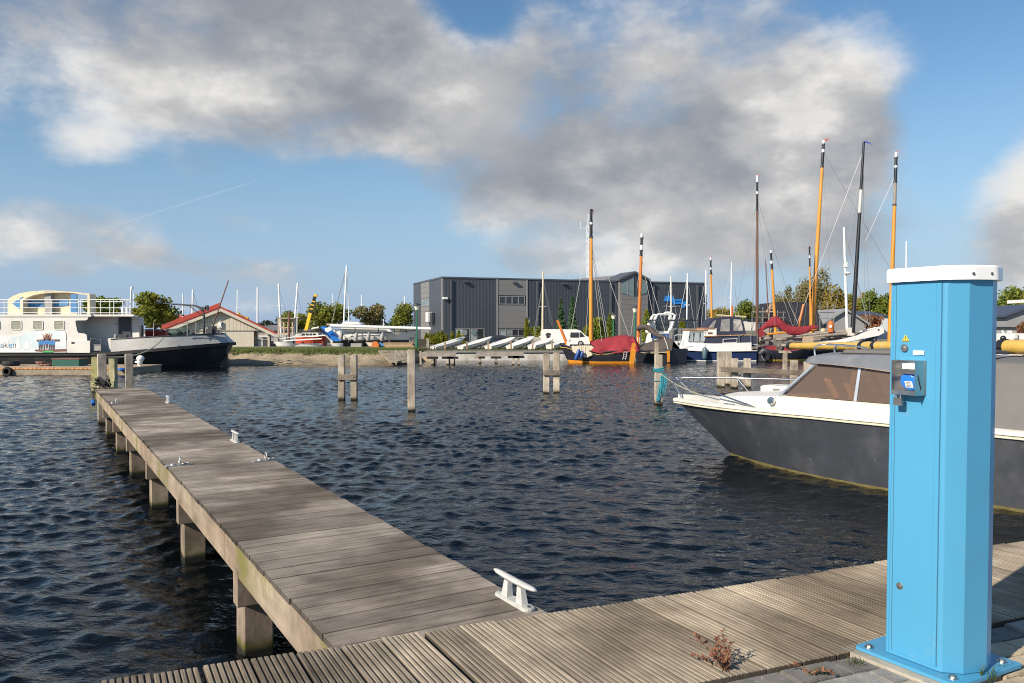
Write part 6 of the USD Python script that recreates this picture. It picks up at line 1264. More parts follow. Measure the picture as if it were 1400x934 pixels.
tree('round_tree', 'loose olive tree just right of the crane boom', 446, 78, 56, 411, 452, 'leaf_yellow', 2600)
tree('round_tree', 'rounded olive tree behind the white yacht on the hard', 507, 80, 42, 416, 448, 'leaf_olive', 2200)
tree('round_tree', 'yellow green tree touching the left wall of the boat hall', 553, 84, 34, 414, 452, 'leaf_yellow', 2000)
tree('round_tree', 'small dark shrub tree left of the boat hall', 537, 92, 16, 432, 452, 'leaf_dark', 500)
for i, (px, w, yt) in enumerate(((344, 30, 441), (368, 34, 439), (520, 26, 437), (130, 40, 436), (-10, 60, 430), (60, 50, 432), (250, 40, 438), (300, 46, 438))):
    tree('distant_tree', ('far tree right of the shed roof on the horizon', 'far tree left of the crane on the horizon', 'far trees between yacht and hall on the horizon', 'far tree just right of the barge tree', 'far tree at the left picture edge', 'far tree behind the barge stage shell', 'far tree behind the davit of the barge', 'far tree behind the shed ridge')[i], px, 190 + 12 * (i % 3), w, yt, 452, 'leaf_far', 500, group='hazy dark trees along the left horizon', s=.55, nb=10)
for px, w, yt, yl, m in ((767, 25, 409, 455, 'leaf_spruce'), (782.5, 28, 406, 457, 'leaf_spruce')):
    tree('spruce', 'pointed spruce left of its pair by the boat hall' if px < 770 else 'pointed spruce right of its pair by the boat hall', px, 58, w, yt, yl + 12, m, 2000, 'cone', .10)
for lab, px, w, yt, yl, m, sh in (('bushy conifer behind the orange mast of the black barge', 817, 26, 434, 470, 'leaf_green', 'round'), ('slim conifer at the right of the bushy conifer', 835, 12, 428, 470, 'leaf_green', 'column'), ('low dense bush left of the white van', 734, 20, 445, 470, 'leaf_green', 'round'), ('slim conical thuja beside the lamp post by the grey bay', 720, 6, 436, 466, 'leaf_thuja', 'column'), ('yellowish thuja behind the red-orange mast', 884, 14, 424, 470, 'leaf_thuja', 'column'), ('small thuja by the blue emblem', 933, 7, 437, 452, 'leaf_thuja', 'column'), ('low conifer left of the bushy conifer', 802, 14, 446, 470, 'leaf_green', 'round')):
    tree('shrub', lab, px, 56, w, yt, yl, m, 1100, sh, .10, trunk=False, cat='shrub')
for i, (px, yt) in enumerate(((583, 456), (588, 456), (593.5, 455.5), (599, 453.5), (604, 452.5), (609.5, 457), (618.5, 454), (627, 452.5), (633, 458))):
    tree('hedge_thuja', f'golden thuja, {("first", "second", "third", "fourth", "fifth", "sixth", "seventh", "eighth", "ninth")[i]} from the left in the row before the boat hall', px, 57, 6.2, yt, 472, 'leaf_thuja', 420, 'column', .08, 'golden thujas in a row before the boat hall', trunk=False, cat='shrub')
# wood on the right
for lab, px, Y, w, yt, yl, m, n, sh in (
    ('tall olive poplar, left of three behind the tall orange mast', 1076, 118, 24, 392, 446, 'leaf_olive', 2000, 'poplar'), ('tallest olive poplar behind the tall orange mast', 1098, 116, 26, 372, 446, 'leaf_olive', 2600, 'poplar'), ('tall olive poplar just right of the tall orange mast', 1124, 116, 30, 365, 446, 'leaf_olive', 3000, 'poplar'),
    ('rounded mid green tree right of the blue cruiser canopy', 1016, 100, 28, 408, 448, 'leaf_green', 1600, 'round'), ('low green tree behind the brown mast', 1042, 104, 26, 412, 448, 'leaf_green', 1300, 'round'), ('reddish autumn bush behind the blue cruiser', 985, 98, 34, 418, 452, 'leaf_autumn', 1500, 'round'), ('pale shrubby tree beside the brown mast', 1064, 108, 20, 400, 446, 'leaf_olive', 900, 'round'),
    ('golden autumn tree right of the tall orange mast', 1142, 110, 34, 393, 446, 'leaf_autumn', 2200, 'round'), ('green tree left of the black mast', 1160, 112, 28, 402, 446, 'leaf_green', 1700, 'round'), ('orange autumn tree behind the black mast', 1173, 108, 30, 399, 446, 'leaf_autumn', 1800, 'round'), ('dense green tree between the black and right orange masts', 1194, 106, 36, 397, 442, 'leaf_green', 2600, 'round'), ('dark green tree left of the blue pedestal', 1214, 108, 26, 401, 446, 'leaf_dark', 1600, 'round'),
    ('rust coloured low tree by the grey gabled house', 1188, 90, 30, 430, 450, 'leaf_red', 900, 'round'), ('thin autumn sapling before the grey gabled house', 1146, 88, 14, 426, 452, 'leaf_autumn', 500, 'round'), ('low autumn tree at the right of the grey gabled house', 1172, 90, 22, 433, 452, 'leaf_autumn', 600, 'round'),
    ('dense green tree right behind the blue pedestal', 1382, 100, 46, 394, 446, 'leaf_green', 2600, 'round'), ('yellow green tree at the right picture edge', 1408, 98, 40, 392, 446, 'leaf_yellow', 2200, 'round'), ('green tree hidden behind the blue pedestal cap', 1330, 104, 90, 398, 446, 'leaf_green', 1800, 'round'), ('dark green tree behind the blue pedestal', 1262, 106, 80, 400, 446, 'leaf_green', 1800, 'round')):
    tree('wood_tree', lab, px, Y, w * 1.12, yt, yl, m, n, sh, .045 * w * Y / F / 2 + .10)
tree('copper_shrub', 'dark copper leaved shrub by the grey house at the right picture edge', 1398, 62, 18, 436, 462, 'leaf_red', 500, trunk=False, cat='shrub')
# ---------------------------------------------------------------- boats
def lhull(t, o, d, L, B, zs, mats, over=0.5, full=2.2, stern=0.75, draft=0.5, blunt=0.05, stripe=(0.80, 0.97), deckm='cream_deck', zoff=0.0, tilt=None, stern_over=0.0, flare=.9):
    """A boat hull with sheer zs (bow, mid, stern), boot stripe and deck, placed at o with the bow there, running along d."""
    zsh = lambda q: float(np.interp(q, [0, .25, .55, 1], [zs[0], zs[0] * .45 + zs[1] * .55, zs[1], zs[2]]))
    def pl(q, w): a = blunt + (w - blunt) * (1 - (1 - min(q / .5, 1)) ** full); return a * (1 - (1 - stern) * max(0, (q - .6) / .4) ** 2)
    skin, edge, deck, sec = hull(L, lambda q: L * q, lambda q: pl(q, B / 2), zsh, lambda q: over + (L - over - stern_over) * q, lambda q: pl(q, B / 2 * .82) * (1 if q > .02 else .3), draft, 22, 6, flare)
    def Q(m):
        if tilt:
            v = np.asarray(m[0], float).copy(); c, s = math.cos(tilt), math.sin(tilt); x = v[:, 0].copy(); v[:, 0] = x * c + v[:, 2] * s; v[:, 2] = -x * s + v[:, 2] * c; m = (v, m[1])
        p = placed(o, d, m); return (p[0] + V(0, 0, zoff), p[1])
    part(t, 'hull', Q(skin(0, stripe[0], 7)), MATS[mats[0]], smooth=50); part(t, 'boot_stripe', Q(skin(stripe[0], stripe[1], 3, .004)), MATS[mats[1]], smooth=50); part(t, 'bottom', Q(skin(stripe[1], 2.0, 7)), MATS[mats[2]], smooth=50); part(t, 'deck', Q(deck(.04, -.03, .02)), MATS[deckm])
    return Q, edge, sec
def mast(t, px0, y0, px1, y1, Y, w0, w1, m, bands=(), pennant=None, stays=(), spreader=None, nm='mast', wire='wire', dY=0.0):
    """A tapered mast seen from its foot (px0, y0) to its top (px1, y1), with coloured bands, pennant, stays to seen points."""
    k = Y / F; P = lambda u: at(px0 + (px1 - px0) * u, y0 + (y1 - y0) * u, Y + dY * u); W_ = lambda u: (w0 + (w1 - w0) * u) * k / 2
    us = [0] + [b[0] for b in bands] + [1]; ms = [m] + [b[1] for b in bands]
    mp = None
    for i in range(len(ms)):
        pp = part(t if i == 0 else mp, nm if i == 0 else 'mast_band', tube([P(us[i]), P(us[i + 1])], [W_(us[i]), W_(us[i + 1])], 9), MATS[ms[i]], smooth=50); mp = mp or pp
    if bands: part(mp, 'mast_collar', [lathe([(W_(u) * 1.2, 0), (W_(u) * 1.2, .10)], P(u), (0, 0, 1), 9) for u, _ in bands], MATS['dark_steel'])
    if pennant:
        pm, dx, dy = pennant; a = P(1); pts = [a, a + V(dx * .3 * k, 0, dy * .1 * k), a + V(dx * .7 * k, .05, dy * .35 * k), a + V(dx * k, .02, dy * k)]; v = []
        for q, h in zip(pts, (2.2, 2.0, 1.4, .4)): v += [q + V(0, 0, h * k / 2), q - V(0, 0, h * k / 2)]
        v = np.array(v); v = np.vstack([v, v + V(0, .012, 0)]); f = []
        for i in range(3): a_ = 2 * i; f += [[a_, a_ + 1, a_ + 3], [a_, a_ + 3, a_ + 2], [a_ + 8, a_ + 11, a_ + 9], [a_ + 8, a_ + 10, a_ + 11]]
        part(mp, 'pennant', (v, np.array(f)), MATS[pm])
    if spreader:
        for u, wpx in spreader: c = P(u); part(mp, 'spreader', tube([c - V(wpx * k / 2, 0, 0), c + V(wpx * k / 2, 0, 0)], .02, 5), MATS[m])
    sw = [tube([P(u), at(x, y, Y + dy_)], max(.006, r_ * k * .32), 4) for u, x, y, dy_, r_ in stays]
    if sw: part(mp, 'stays', sw, MATS[wire])
    return P

def botter():
    Y = 42.6; t = thing('sailing_barge', 'black sailing barge with orange mast, cream leeboard and dark red cover', 'sailing boat', V(at(822, 496, Y)[0], Y, 0))
    o = V(at(767.5, 480, Y + .6)[0], Y + .9, 0); d = V(1, -0.24, 0); L = (at(868, 480, Y - .3)[0] - o[0]) * 1.03
    Q, edge, sec = lhull(t, o, d, L, 1.75, (1.0, .56, .72), ('sloop_black', 'orange_varnish', 'orange_varnish'), over=.42, full=2.8, stern=.55, blunt=.35, stripe=(.84, .975), deckm='off_white', flare=1.6)
    for dz, m in ((-.10, 'gold_line'),):
        part(t, 'gold_line', Q(join([tube([V(e[0] + .02, e[1] * 1.0 + .02 - .04 * (i > 2), e[2] + dz - (.05 if i < 3 else 0)) for i, e in enumerate(edge)], .018, 5)])), MATS[m])
    part(t, 'gunwale', Q(join([tube([V(e[0], e[1] * s, e[2] + .01) for e in edge], .04, 6) for s in (1, -1)] + [tube([V(edge[0][0], edge[0][1], edge[0][2]), V(edge[0][0] - .05, 0, edge[0][2] + .03), V(edge[0][0], -edge[0][1], edge[0][2])], .04, 6)])), MATS['sloop_black'])
    Yn = Y - .35
    lb_ = part(t, 'leeboard', face_poly([(781, 474), (784, 472.2), (797, 471.2), (809, 471.8), (812.3, 475), (812.3, 480), (810, 486), (804, 488.6), (796, 487.8), (789, 484.6), (783, 481)], Yn + .05, None, 0, .06), MATS['leeboard_cream'])
    part(lb_, 'leeboard_edge', tube([at(x, y, Yn - .02) for x, y in ((784, 472.2), (797, 471.2), (809, 471.8), (812.3, 475), (812.3, 480), (810, 486), (804, 488.6))], .025, 5), MATS['sloop_black'])
    for x0, y0, x1, y1, w, m in ((792, 477.5, 786.8, 492.5, 5.2, 'fender_blue'), (797, 480, 794, 490, 3.8, 'fender_blue')):
        a, b = at(x0, y0, Yn - .15), at(x1, y1, Yn - .15); r_ = w * Yn / F / 2; fd = part(t, 'fender', tube([a, a * .85 + b * .15, a * .5 + b * .5, a * .12 + b * .88, b], [r_ * .35, r_ * .95, r_, r_ * .95, r_ * .4], 10), MATS[m], smooth=60); part(fd, 'fender_line', tube([a, a + V(.05, .05, .3)], .012, 4), MATS['pale_rope'])
    # cover tent: ridge from mast to stern, draped sides
    rid = [(807, 466.5), (820, 463.5), (835, 460.6), (846, 458.8), (857, 458), (862, 460), (869, 460.5), (875, 477)]; low = [(808, 480), (818, 483), (833, 484), (845, 482), (856, 481.8), (863, 481.5), (870, 481), (876, 481)]
    rows = []
    for i, ((xa, ya), (xb, yb)) in enumerate(zip(rid, low)):
        A = at(xa, ya, Y + .25 - .02 * i); Bn = at(xb, yb, Y - .48 - .05 * i); Bf = A * 2 - Bn; Bf = V(Bf[0], Y + 1.0 - .03 * i, Bn[2]); row = []
        for u in np.linspace(0, 1, 8): p = Bn * (1 - u) + A * u; row.append(p + V(0.05 * math.sin(i * 2.3 + u * 4), -.06 * math.sin(u * math.pi) + .05 * math.sin(i * 3.7 + u * 3), .06 * math.sin(u * math.pi)))
        for u in np.linspace(.15, 1, 6): p = A * (1 - u) + Bf * u; row.append(p + V(0, .06 * math.sin(u * math.pi), .05 * math.sin(u * 3.1)))
        rows.append(row)
    P = np.array(rows); ii = np.linspace(0, len(P) - 1, 29); i0 = np.clip(ii.astype(int), 0, len(P) - 2); f_ = (ii - i0)[:, None, None]; P = P[i0] * (1 - f_) + P[i0 + 1] * f_; P += (meshkit.noise(P * np.array([5, 3, 1.2]), 3)[..., None] - .5) * np.array([0.02, .14, .0])
    part(t, 'cover', grid(P), MATS['red_canvas'], smooth=70)
    part(t, 'rudder', face_poly([(863.5, 473), (864, 469.5), (867, 468.8), (869, 470.5), (868.6, 474), (866.5, 476.5), (868.6, 478), (868.4, 484), (866.5, 497.5), (859.8, 497.5), (861.5, 484)], Y - 1.05, None, 0, .09), MATS['orange_varnish'])
    part(t, 'boarding_ladder', [tube([at(851.5, 492, Y - .95), at(853.5, 481, Y - .95)], .015, 4), tube([at(855.5, 492, Y - .95), at(857.5, 481, Y - .95)], .015, 4)] + [tube([at(852 + i * .5, 490.5 - i * 3, Y - .95), at(856 + i * .5, 490.5 - i * 3, Y - .95)], .012, 4) for i in range(4)], MATS['wire_pale'])
    mast(t, 808, 466, 808.3, 286, Y + .25, 6.0, 3.6, 'mast_orange', ((.78, 'mast_black'), (.87, 'white_mast'), (.90, 'mast_black'), (.965, 'mast_black')), ('pennant_red', 6, -11), ((.93, 776, 478, 0, .8), (.70, 829, 465, .5, .8), (.72, 823, 470, -.3, .7), (.86, 860, 460, -.3, .8), (.72, 800, 478, .4, .7), (.75, 832, 466, .6, .7)), wire='wire_pale')
    pole(t, 'bowsprit', 775.5, 472, 762, 437.5, Y + .7, 4.2, 3.2, 'mast_red_orange')
    part(t, 'foredeck_gear', [block(784, 793, 472, 478, Y + .3, .4), block(775, 779, 467, 474, Y + .5, .2)], MATS['white_paint'])
botter()

def tarped_boat():
    Y = 43.6; t = thing('covered_sailing_boat', 'black sailing boat under a dark brown tent cover with a red-orange mast', 'sailing boat', V(at(905, 496, Y)[0], Y, 0))
    o = V(at(868, 480, Y + 3)[0], Y + 2.6, 0); d = V(.50, -.87, 0); lhull(t, o, d, 3.6, 1.9, (.85, .62, .75), ('sloop_black', 'sloop_black', 'sloop_black'), over=.4, full=2.8, stern=.75, blunt=.3, deckm='brown_canvas')
    A = [at(876, 472, Y + 2.2), at(893, 466, Y + 1.4), at(909, 460.5, Y + .3), at(917, 463, Y - .2)]; Ln = [at(872, 481, Y + 1.2), at(884, 482.5, Y + .3), at(897, 482, Y - .55), at(913, 481, Y - .9)]; Rr = [at(885, 475, Y + 2.6), at(905, 474, Y + 2), at(922, 475, Y + 1), at(931.5, 481, Y + .2)]
    rows = []
    for a, l, r_ in zip(A, Ln, Rr): rows.append([l * (1 - u) + a * u + V(0, -.05, .05) * math.sin(u * 3.14) for u in np.linspace(0, 1, 6)] + [a * (1 - u) + r_ * u for u in np.linspace(.2, 1, 5)])
    P = np.array(rows); P = np.concatenate([P, P[-1:] * 1.0]); c = P[-2].mean(0); P[-1] = c * .25 + P[-2] * .75 + V(.1, -.12, -.02); part(t, 'cover', grid(P), MATS['brown_canvas'], smooth=60)
    part(t, 'cover_rope', tube([at(908, 462, Y - .1), at(911.5, 470, Y - .6), at(913.5, 478, Y - 1.0), at(918, 482.5, Y - .6)], .02, 5), MATS['wire_pale'])
    part(t, 'cover_lashing', tube([at(872, 481.5, Y + 1.15), at(884, 483, Y + .25), at(897, 482.6, Y - .6), at(913, 481.6, Y - .95), at(932, 482, Y + .1)], .02, 5), MATS['pale_rope'])
    part(t, 'rudder', face_poly([(911, 480), (915, 479.5), (915.6, 487), (915, 495), (912, 495), (912, 487)], Y - .95, None, 0, .09), MATS['orange_varnish'])
    mast(t, 872.5, 472, 877.6, 319.5, Y + 1.6, 5.6, 3.4, 'mast_red_orange', ((.80, 'mast_black'), (.84, 'white_mast'), (.90, 'mast_black'), (.95, 'white_mast')), ('pennant_red', 4, -19), ((.8, 902, 476, 0, .8), (.78, 861, 470, .5, .7), (.8, 883, 470, .6, .7), (.84, 912, 462, -.5, .8)), wire='wire_pale')
    part(t, 'rolled_sail', tube([at(870, 450, Y + 1.4), at(876, 447.4, Y + 1.3), at(882, 446.6, Y + 1.2), at(887, 448.6, Y + 1.1), at(892, 453.5, Y + .9), at(897, 457.5, Y + .7), at(903, 459.5, Y + .5), at(910, 461.5, Y + .3)], [.10, .15, .16, .16, .15, .14, .12, .09], 9), MATS['brown_canvas'], smooth=60)
    part(t, 'mast_foot', block(871, 875, 461, 470, Y + 1.5, .3), MATS['white_paint'])
tarped_boat()

def blue_cruiser():
    Y = 44.4; t = thing('cabin_cruiser', 'white and navy cabin cruiser with a navy canvas wheelhouse moored broadside', 'motorboat', V(at(975, 494, Y)[0], Y, 0)); k = Y / F
    o = V(at(904, 478, Y + .9)[0], Y + 1.0, 0); d = V(1, -.05, 0); L = at(1035, 478, Y)[0] - o[0]
    Z = lambda y: at(950, y, Y)[2]
    Q, edge, sec = lhull(t, o, d, L, 2.0, (Z(477), Z(480.5), Z(479.5)), ('navy_hull', 'white_paint', 'antifoul_black'), over=.5, full=2.4, stern=.9, blunt=.08, stripe=(.86, .97), deckm='off_white')
    # white topside above the rubbing strake
    rows = [[V(e[0] - .01, e[1] + .02, e[2] + z) for z in (0, float(np.interp(e[0], [0, .5, L], [.30, .40, .46])))] + [V(e[0], max(e[1] - .1, 0.005), e[2] + float(np.interp(e[0], [0, .5, L], [.31, .41, .47])))] for e in edge if e[0] < L]
    P = np.array(rows); S = P.copy(); S[..., 1] *= -1; g1, g2 = grid(P), grid(S); part(t, 'topsides', Q(join([g1, (g2[0], g2[1][:, ::-1]), grid(np.stack([S[0], P[0]])), grid(np.stack([P[-1], S[-1]]))])), MATS['white_paint'], smooth=40)
    part(t, 'rubbing_strake', Q(join([tube([V(e[0], (e[1] + .035) * s, e[2]) for e in edge], .03, 6) for s in (1, -1)])), MATS['wire_pale'])
    X = lambda px: at(px, 470, Y)[0]; yn = Y + 0.02; yf = Y + 1.75
    def house(x0, x1, y0, y1, m, nm, dy=0.0, par=None): return part(par or t, nm, box(X(x0), X(x1), yn + dy, yf - dy, Z(y1), Z(y0)), MATS[m])
    # fore trunk, deckhouse with sloping front, roofs
    part(t, 'fore_trunk', (lambda v, f: (np.stack([v[:, 0], yn + .2 + v[:, 2], v[:, 1]], 1), f))(*prism([(X(921), Z(474)), (X(962), Z(474)), (X(962), Z(466)), (X(924), Z(467))], 0, 1.35)), MATS['white_paint'])
    dh = part(t, 'deckhouse', (lambda v, f: (np.stack([v[:, 0], yn + .08 + v[:, 2], v[:, 1]], 1), f))(*prism([(X(939), Z(474)), (X(979), Z(474)), (X(979), Z(451)), (X(943), Z(452.5))], 0, 1.6)), MATS['white_paint'])
    for x0, x1, sl in ((942, 948.3, 1.6), (949.6, 957, 0), (958.2, 965, 0)):
        pts = [(X(x0), Z(467.5)), (X(x1), Z(467.5)), (X(x1), Z(454.5)), (X(x0 + sl * 1.0), Z(454.5))]; w = part(dh, 'window', (lambda v, f: (np.stack([v[:, 0], yn + .08 - v[:, 2], v[:, 1]], 1), f))(*prism(pts, .002, .02)), MATS['window_pale']); part(w, 'window_frame', [tube([V(p[0], yn + .055, p[1]) for p in pts + pts[:1]], .02, 4)], MATS['dark_steel'])
    part(t, 'house_roof', box(X(942), X(967), yn, yf, Z(452), Z(450.6)), MATS['teak']); house(963, 980, 449, 460, 'white_paint', 'wheelhouse_front', .05); part(t, 'teak_cap', box(X(962), X(977), yn - .01, yf + .01, Z(449.4), Z(448.2)), MATS['teak']); 
    part(t, 'name_board', block(968, 974, 454.3, 456.6, yn + .02, .02), MATS['rust_brown'])
    # canvas wheelhouse
    outl = [(966, 448), (972, 438.5), (978, 434.6), (1000, 432.8), (1012, 433.6), (1017, 440), (1021, 457), (1012, 457.5), (981, 458.5), (978, 449)]
    cv = part(t, 'canvas_wheelhouse', (lambda v, f: (np.stack([v[:, 0], yn + .1 + v[:, 2], v[:, 1]], 1), f))(*prism([(X(a), Z(b)) for a, b in outl], 0, 1.5)), MATS['navy_canvas'])
    for pts in ([(985, 453), (998.5, 453), (998, 436), (987, 437)], [(1003.5, 452.5), (1016.5, 452), (1013.5, 437), (1003.5, 436.2)], [(969.5, 447.8), (976.5, 447.8), (980, 437.5), (976, 439)]):
        part(cv, 'clear_window', (lambda v, f: (np.stack([v[:, 0], yn + .1 - v[:, 2], v[:, 1]], 1), f))(*prism([(X(a), Z(b)) for a, b in pts], .003, .02)), MATS['clear_vinyl'])
    part(t, 'stern_cover', (lambda v, f: (np.stack([v[:, 0], yn + .05 + v[:, 2], v[:, 1]], 1), f))(*prism([(X(961), Z(474)), (X(1033), Z(474)), (X(1033), Z(459.5)), (X(965.5), Z(460.5))], 0, 1.65)), MATS['navy_canvas'])
    part(t, 'cap_rail', [beam(V(X(963), yn + .02, Z(460)), V(X(1028), yn + .02, Z(457.3)), .07, .04)], MATS['teak'])
    part(t, 'sign_frame', [tube([V(X(a), yn - .03, Z(b)) for a, b in ((988.5, 469.3), (988.5, 464), (1007.5, 463), (1007.5, 468.5), (988.5, 469.3))], .022, 5)], MATS['white_paint'])
    rl = part(t, 'railing', [tube([V(X(a), yn - .02, Z(b)) for a, b in ((922, 458.5), (930, 457), (941, 459))], .014, 5), tube([V(X(a), yn - .05, Z(b)) for a, b in ((930, 473), (985, 473.5), (1036, 471))], .012, 5)], MATS['white_paint'])
    for px, ya, yb in ((922, 458.5, 470), (930, 457, 470), (1010.5, 457, 477), (1026.5, 458, 470), (1035, 456, 478)): part(rl, 'stanchion', tube([V(X(px), yn - .03, Z(yb)), V(X(px), yn - .03, Z(ya))], .02, 5), MATS['alu_frame'])
    for px in (967.5, 980, 994.5): part(t, 'porthole', block(px - 2, px + 2, 475.2, 477.4, Y - .06, .04), MATS['dark_steel'])
    for px in (928, 935): part(t, 'porthole', block(px - 1, px + 1, 469.2, 471, yn + .17, .05), MATS['dark_steel'])
    fd = part(t, 'fender', lathe([(.05, -.33), (.13, -.26), (.15, 0), (.13, .26), (.05, .33)], at(963.5, 483, Y - .25), (0, 0, 1), 10), MATS['fender_grey'], smooth=60); part(fd, 'fender_line', tube([at(963.5, 476, Y - .25), at(963.8, 470, Y - .1)], .012, 4), MATS['pale_rope'])
    part(t, 'anchor', [ball(at(932.5, 484, Y - .05), .16, 1, (1, .5, 1))], MATS['panel_grey'])
    part(t, 'orange_mast_stub', tube([at(1001, 434, Y + .9), at(1000.8, 418, Y + .9)], [.07, .05], 7), MATS['rust_orange']); part(t, 'canvas_boom', tube([at(979, 431, Y + 1.2), at(1020, 433.5, Y + .9)], .06, 6), MATS['pale_rope'])
    part(t, 'outboard', [block(1035, 1039, 484, 492, Y + .8, .3), ball(at(1037.5, 482.5, Y + .9), .22, 1, (1, 1, .8))], MATS['dark_steel'])
    part(t, 'stern_flag', face_poly([(1037.5, 464.5), (1039, 467), (1041, 472.5), (1039, 473)], Y + .6, None, 0, .015), MATS['gold_line'])
blue_cruiser()

def flybridge():
    Y = 49.0; t = thing('flybridge_boat', 'white flybridge motorboat with navy sun awning behind the brown covered boat', 'motorboat', V(at(908, 480, Y)[0], Y, 0))
    X = lambda px: at(px, 450, Y)[0]; Z = lambda y: at(900, y, Y)[2]
    o = V(X(884), Y + 1.1, 0); lhull(t, o, V(1, .1, 0), X(935) - X(884), 2.2, (.95, .75, .8), ('navy_hull', 'white_paint', 'antifoul_black'), over=.4, blunt=.1, stern=.9, deckm='off_white')
    part(t, 'cabin', (lambda v, f: (np.stack([v[:, 0], Y + .2 + v[:, 2], v[:, 1]], 1), f))(*prism([(X(888), Z(473)), (X(930), Z(473)), (X(930), Z(457)), (X(920), Z(455)), (X(893), Z(455))], 0, 1.8)), MATS['white_paint'])
    part(t, 'cabin_window', block(897, 919, 443, 452, Y + .45, .03), MATS['window_dark']); part(t, 'helm_console', block(897, 920, 452.5, 456, Y + .5, 1.0), MATS['off_white'])
    for s in (0.25, 1.7):
        part(t, 'radar_arch', tube([V(X(891), Y + s, Z(455)), V(X(893), Y + s, Z(445)), V(X(898), Y + s, Z(433)), V(X(900), Y + s, Z(430)), V(X(920), Y + s, Z(429)), V(X(924), Y + s, Z(431)), V(X(921), Y + s, Z(441)), V(X(916), Y + s, Z(455))], [.12, .12, .09, .07, .07, .08, .10, .12], 7), MATS['white_paint'], smooth=50)
    part(t, 'arch_bar', [tube([V(X(910), Y + .25, Z(429.4)), V(X(910), Y + 1.7, Z(429.4))], .08, 6), ball(V(X(917), Y + .9, Z(427.5)), .2, 2, (1.3, 1.3, .45))], MATS['white_paint'])
    part(t, 'sun_awning', box(X(889), X(953), Y + .1, Y + 1.9, Z(438.3), Z(436.8)), MATS['navy_canvas']); part(t, 'awning_pole', [tube([V(X(p), Y + .2, Z(437)), V(X(p), Y + .2, Z(468))], .018, 5) for p in (896, 916.5, 951)], MATS['alu_frame']); part(t, 'awning_frame', tube([V(X(889), Y + .15, Z(438.6)), V(X(953), Y + .15, Z(438.6))], .02, 5), MATS['alu_frame'])
    part(t, 'side_cloth', block(890, 915, 456, 462, Y + .1, .03), MATS['fender_blue'])
    g = thing('grey_covered_boat', 'boat under a fitted grey cover behind the white and navy cruiser bow', 'motorboat', V(at(940, 480, 47.6)[0], 47.6, 0)); Y2 = 47.4; X2 = lambda px: at(px, 450, Y2)[0]; Z2 = lambda y: at(900, y, Y2)[2]
    lhull(g, V(X2(915), Y2 + .9, 0), V(1, .05, 0), X2(970) - X2(915), 1.8, (.8, .7, .7), ('white_paint', 'white_paint', 'antifoul_black'), over=.4, blunt=.1, stern=.9)
    part(g, 'cover', (lambda v, f: (np.stack([v[:, 0], Y2 + .1 + v[:, 2], v[:, 1]], 1), f))(*prism([(X2(921), Z2(472)), (X2(966), Z2(472)), (X2(966), Z2(449)), (X2(930), Z2(448.6)), (X2(922.5), Z2(452))], 0, 1.6)), MATS['grey_cover']); part(g, 'cover_seam', [tube([V(X2(p), Y2 + .09, Z2(450)), V(X2(p), Y2 + .09, Z2(470))], .014, 4) for p in (932, 943, 955)], MATS['dark_steel']); part(g, 'pulpit', tube([V(X2(a), Y2 - .05, Z2(b)) for a, b in ((918, 472), (921, 459.5), (938, 459), (942, 470))], .016, 5), MATS['white_paint'])
flybridge()

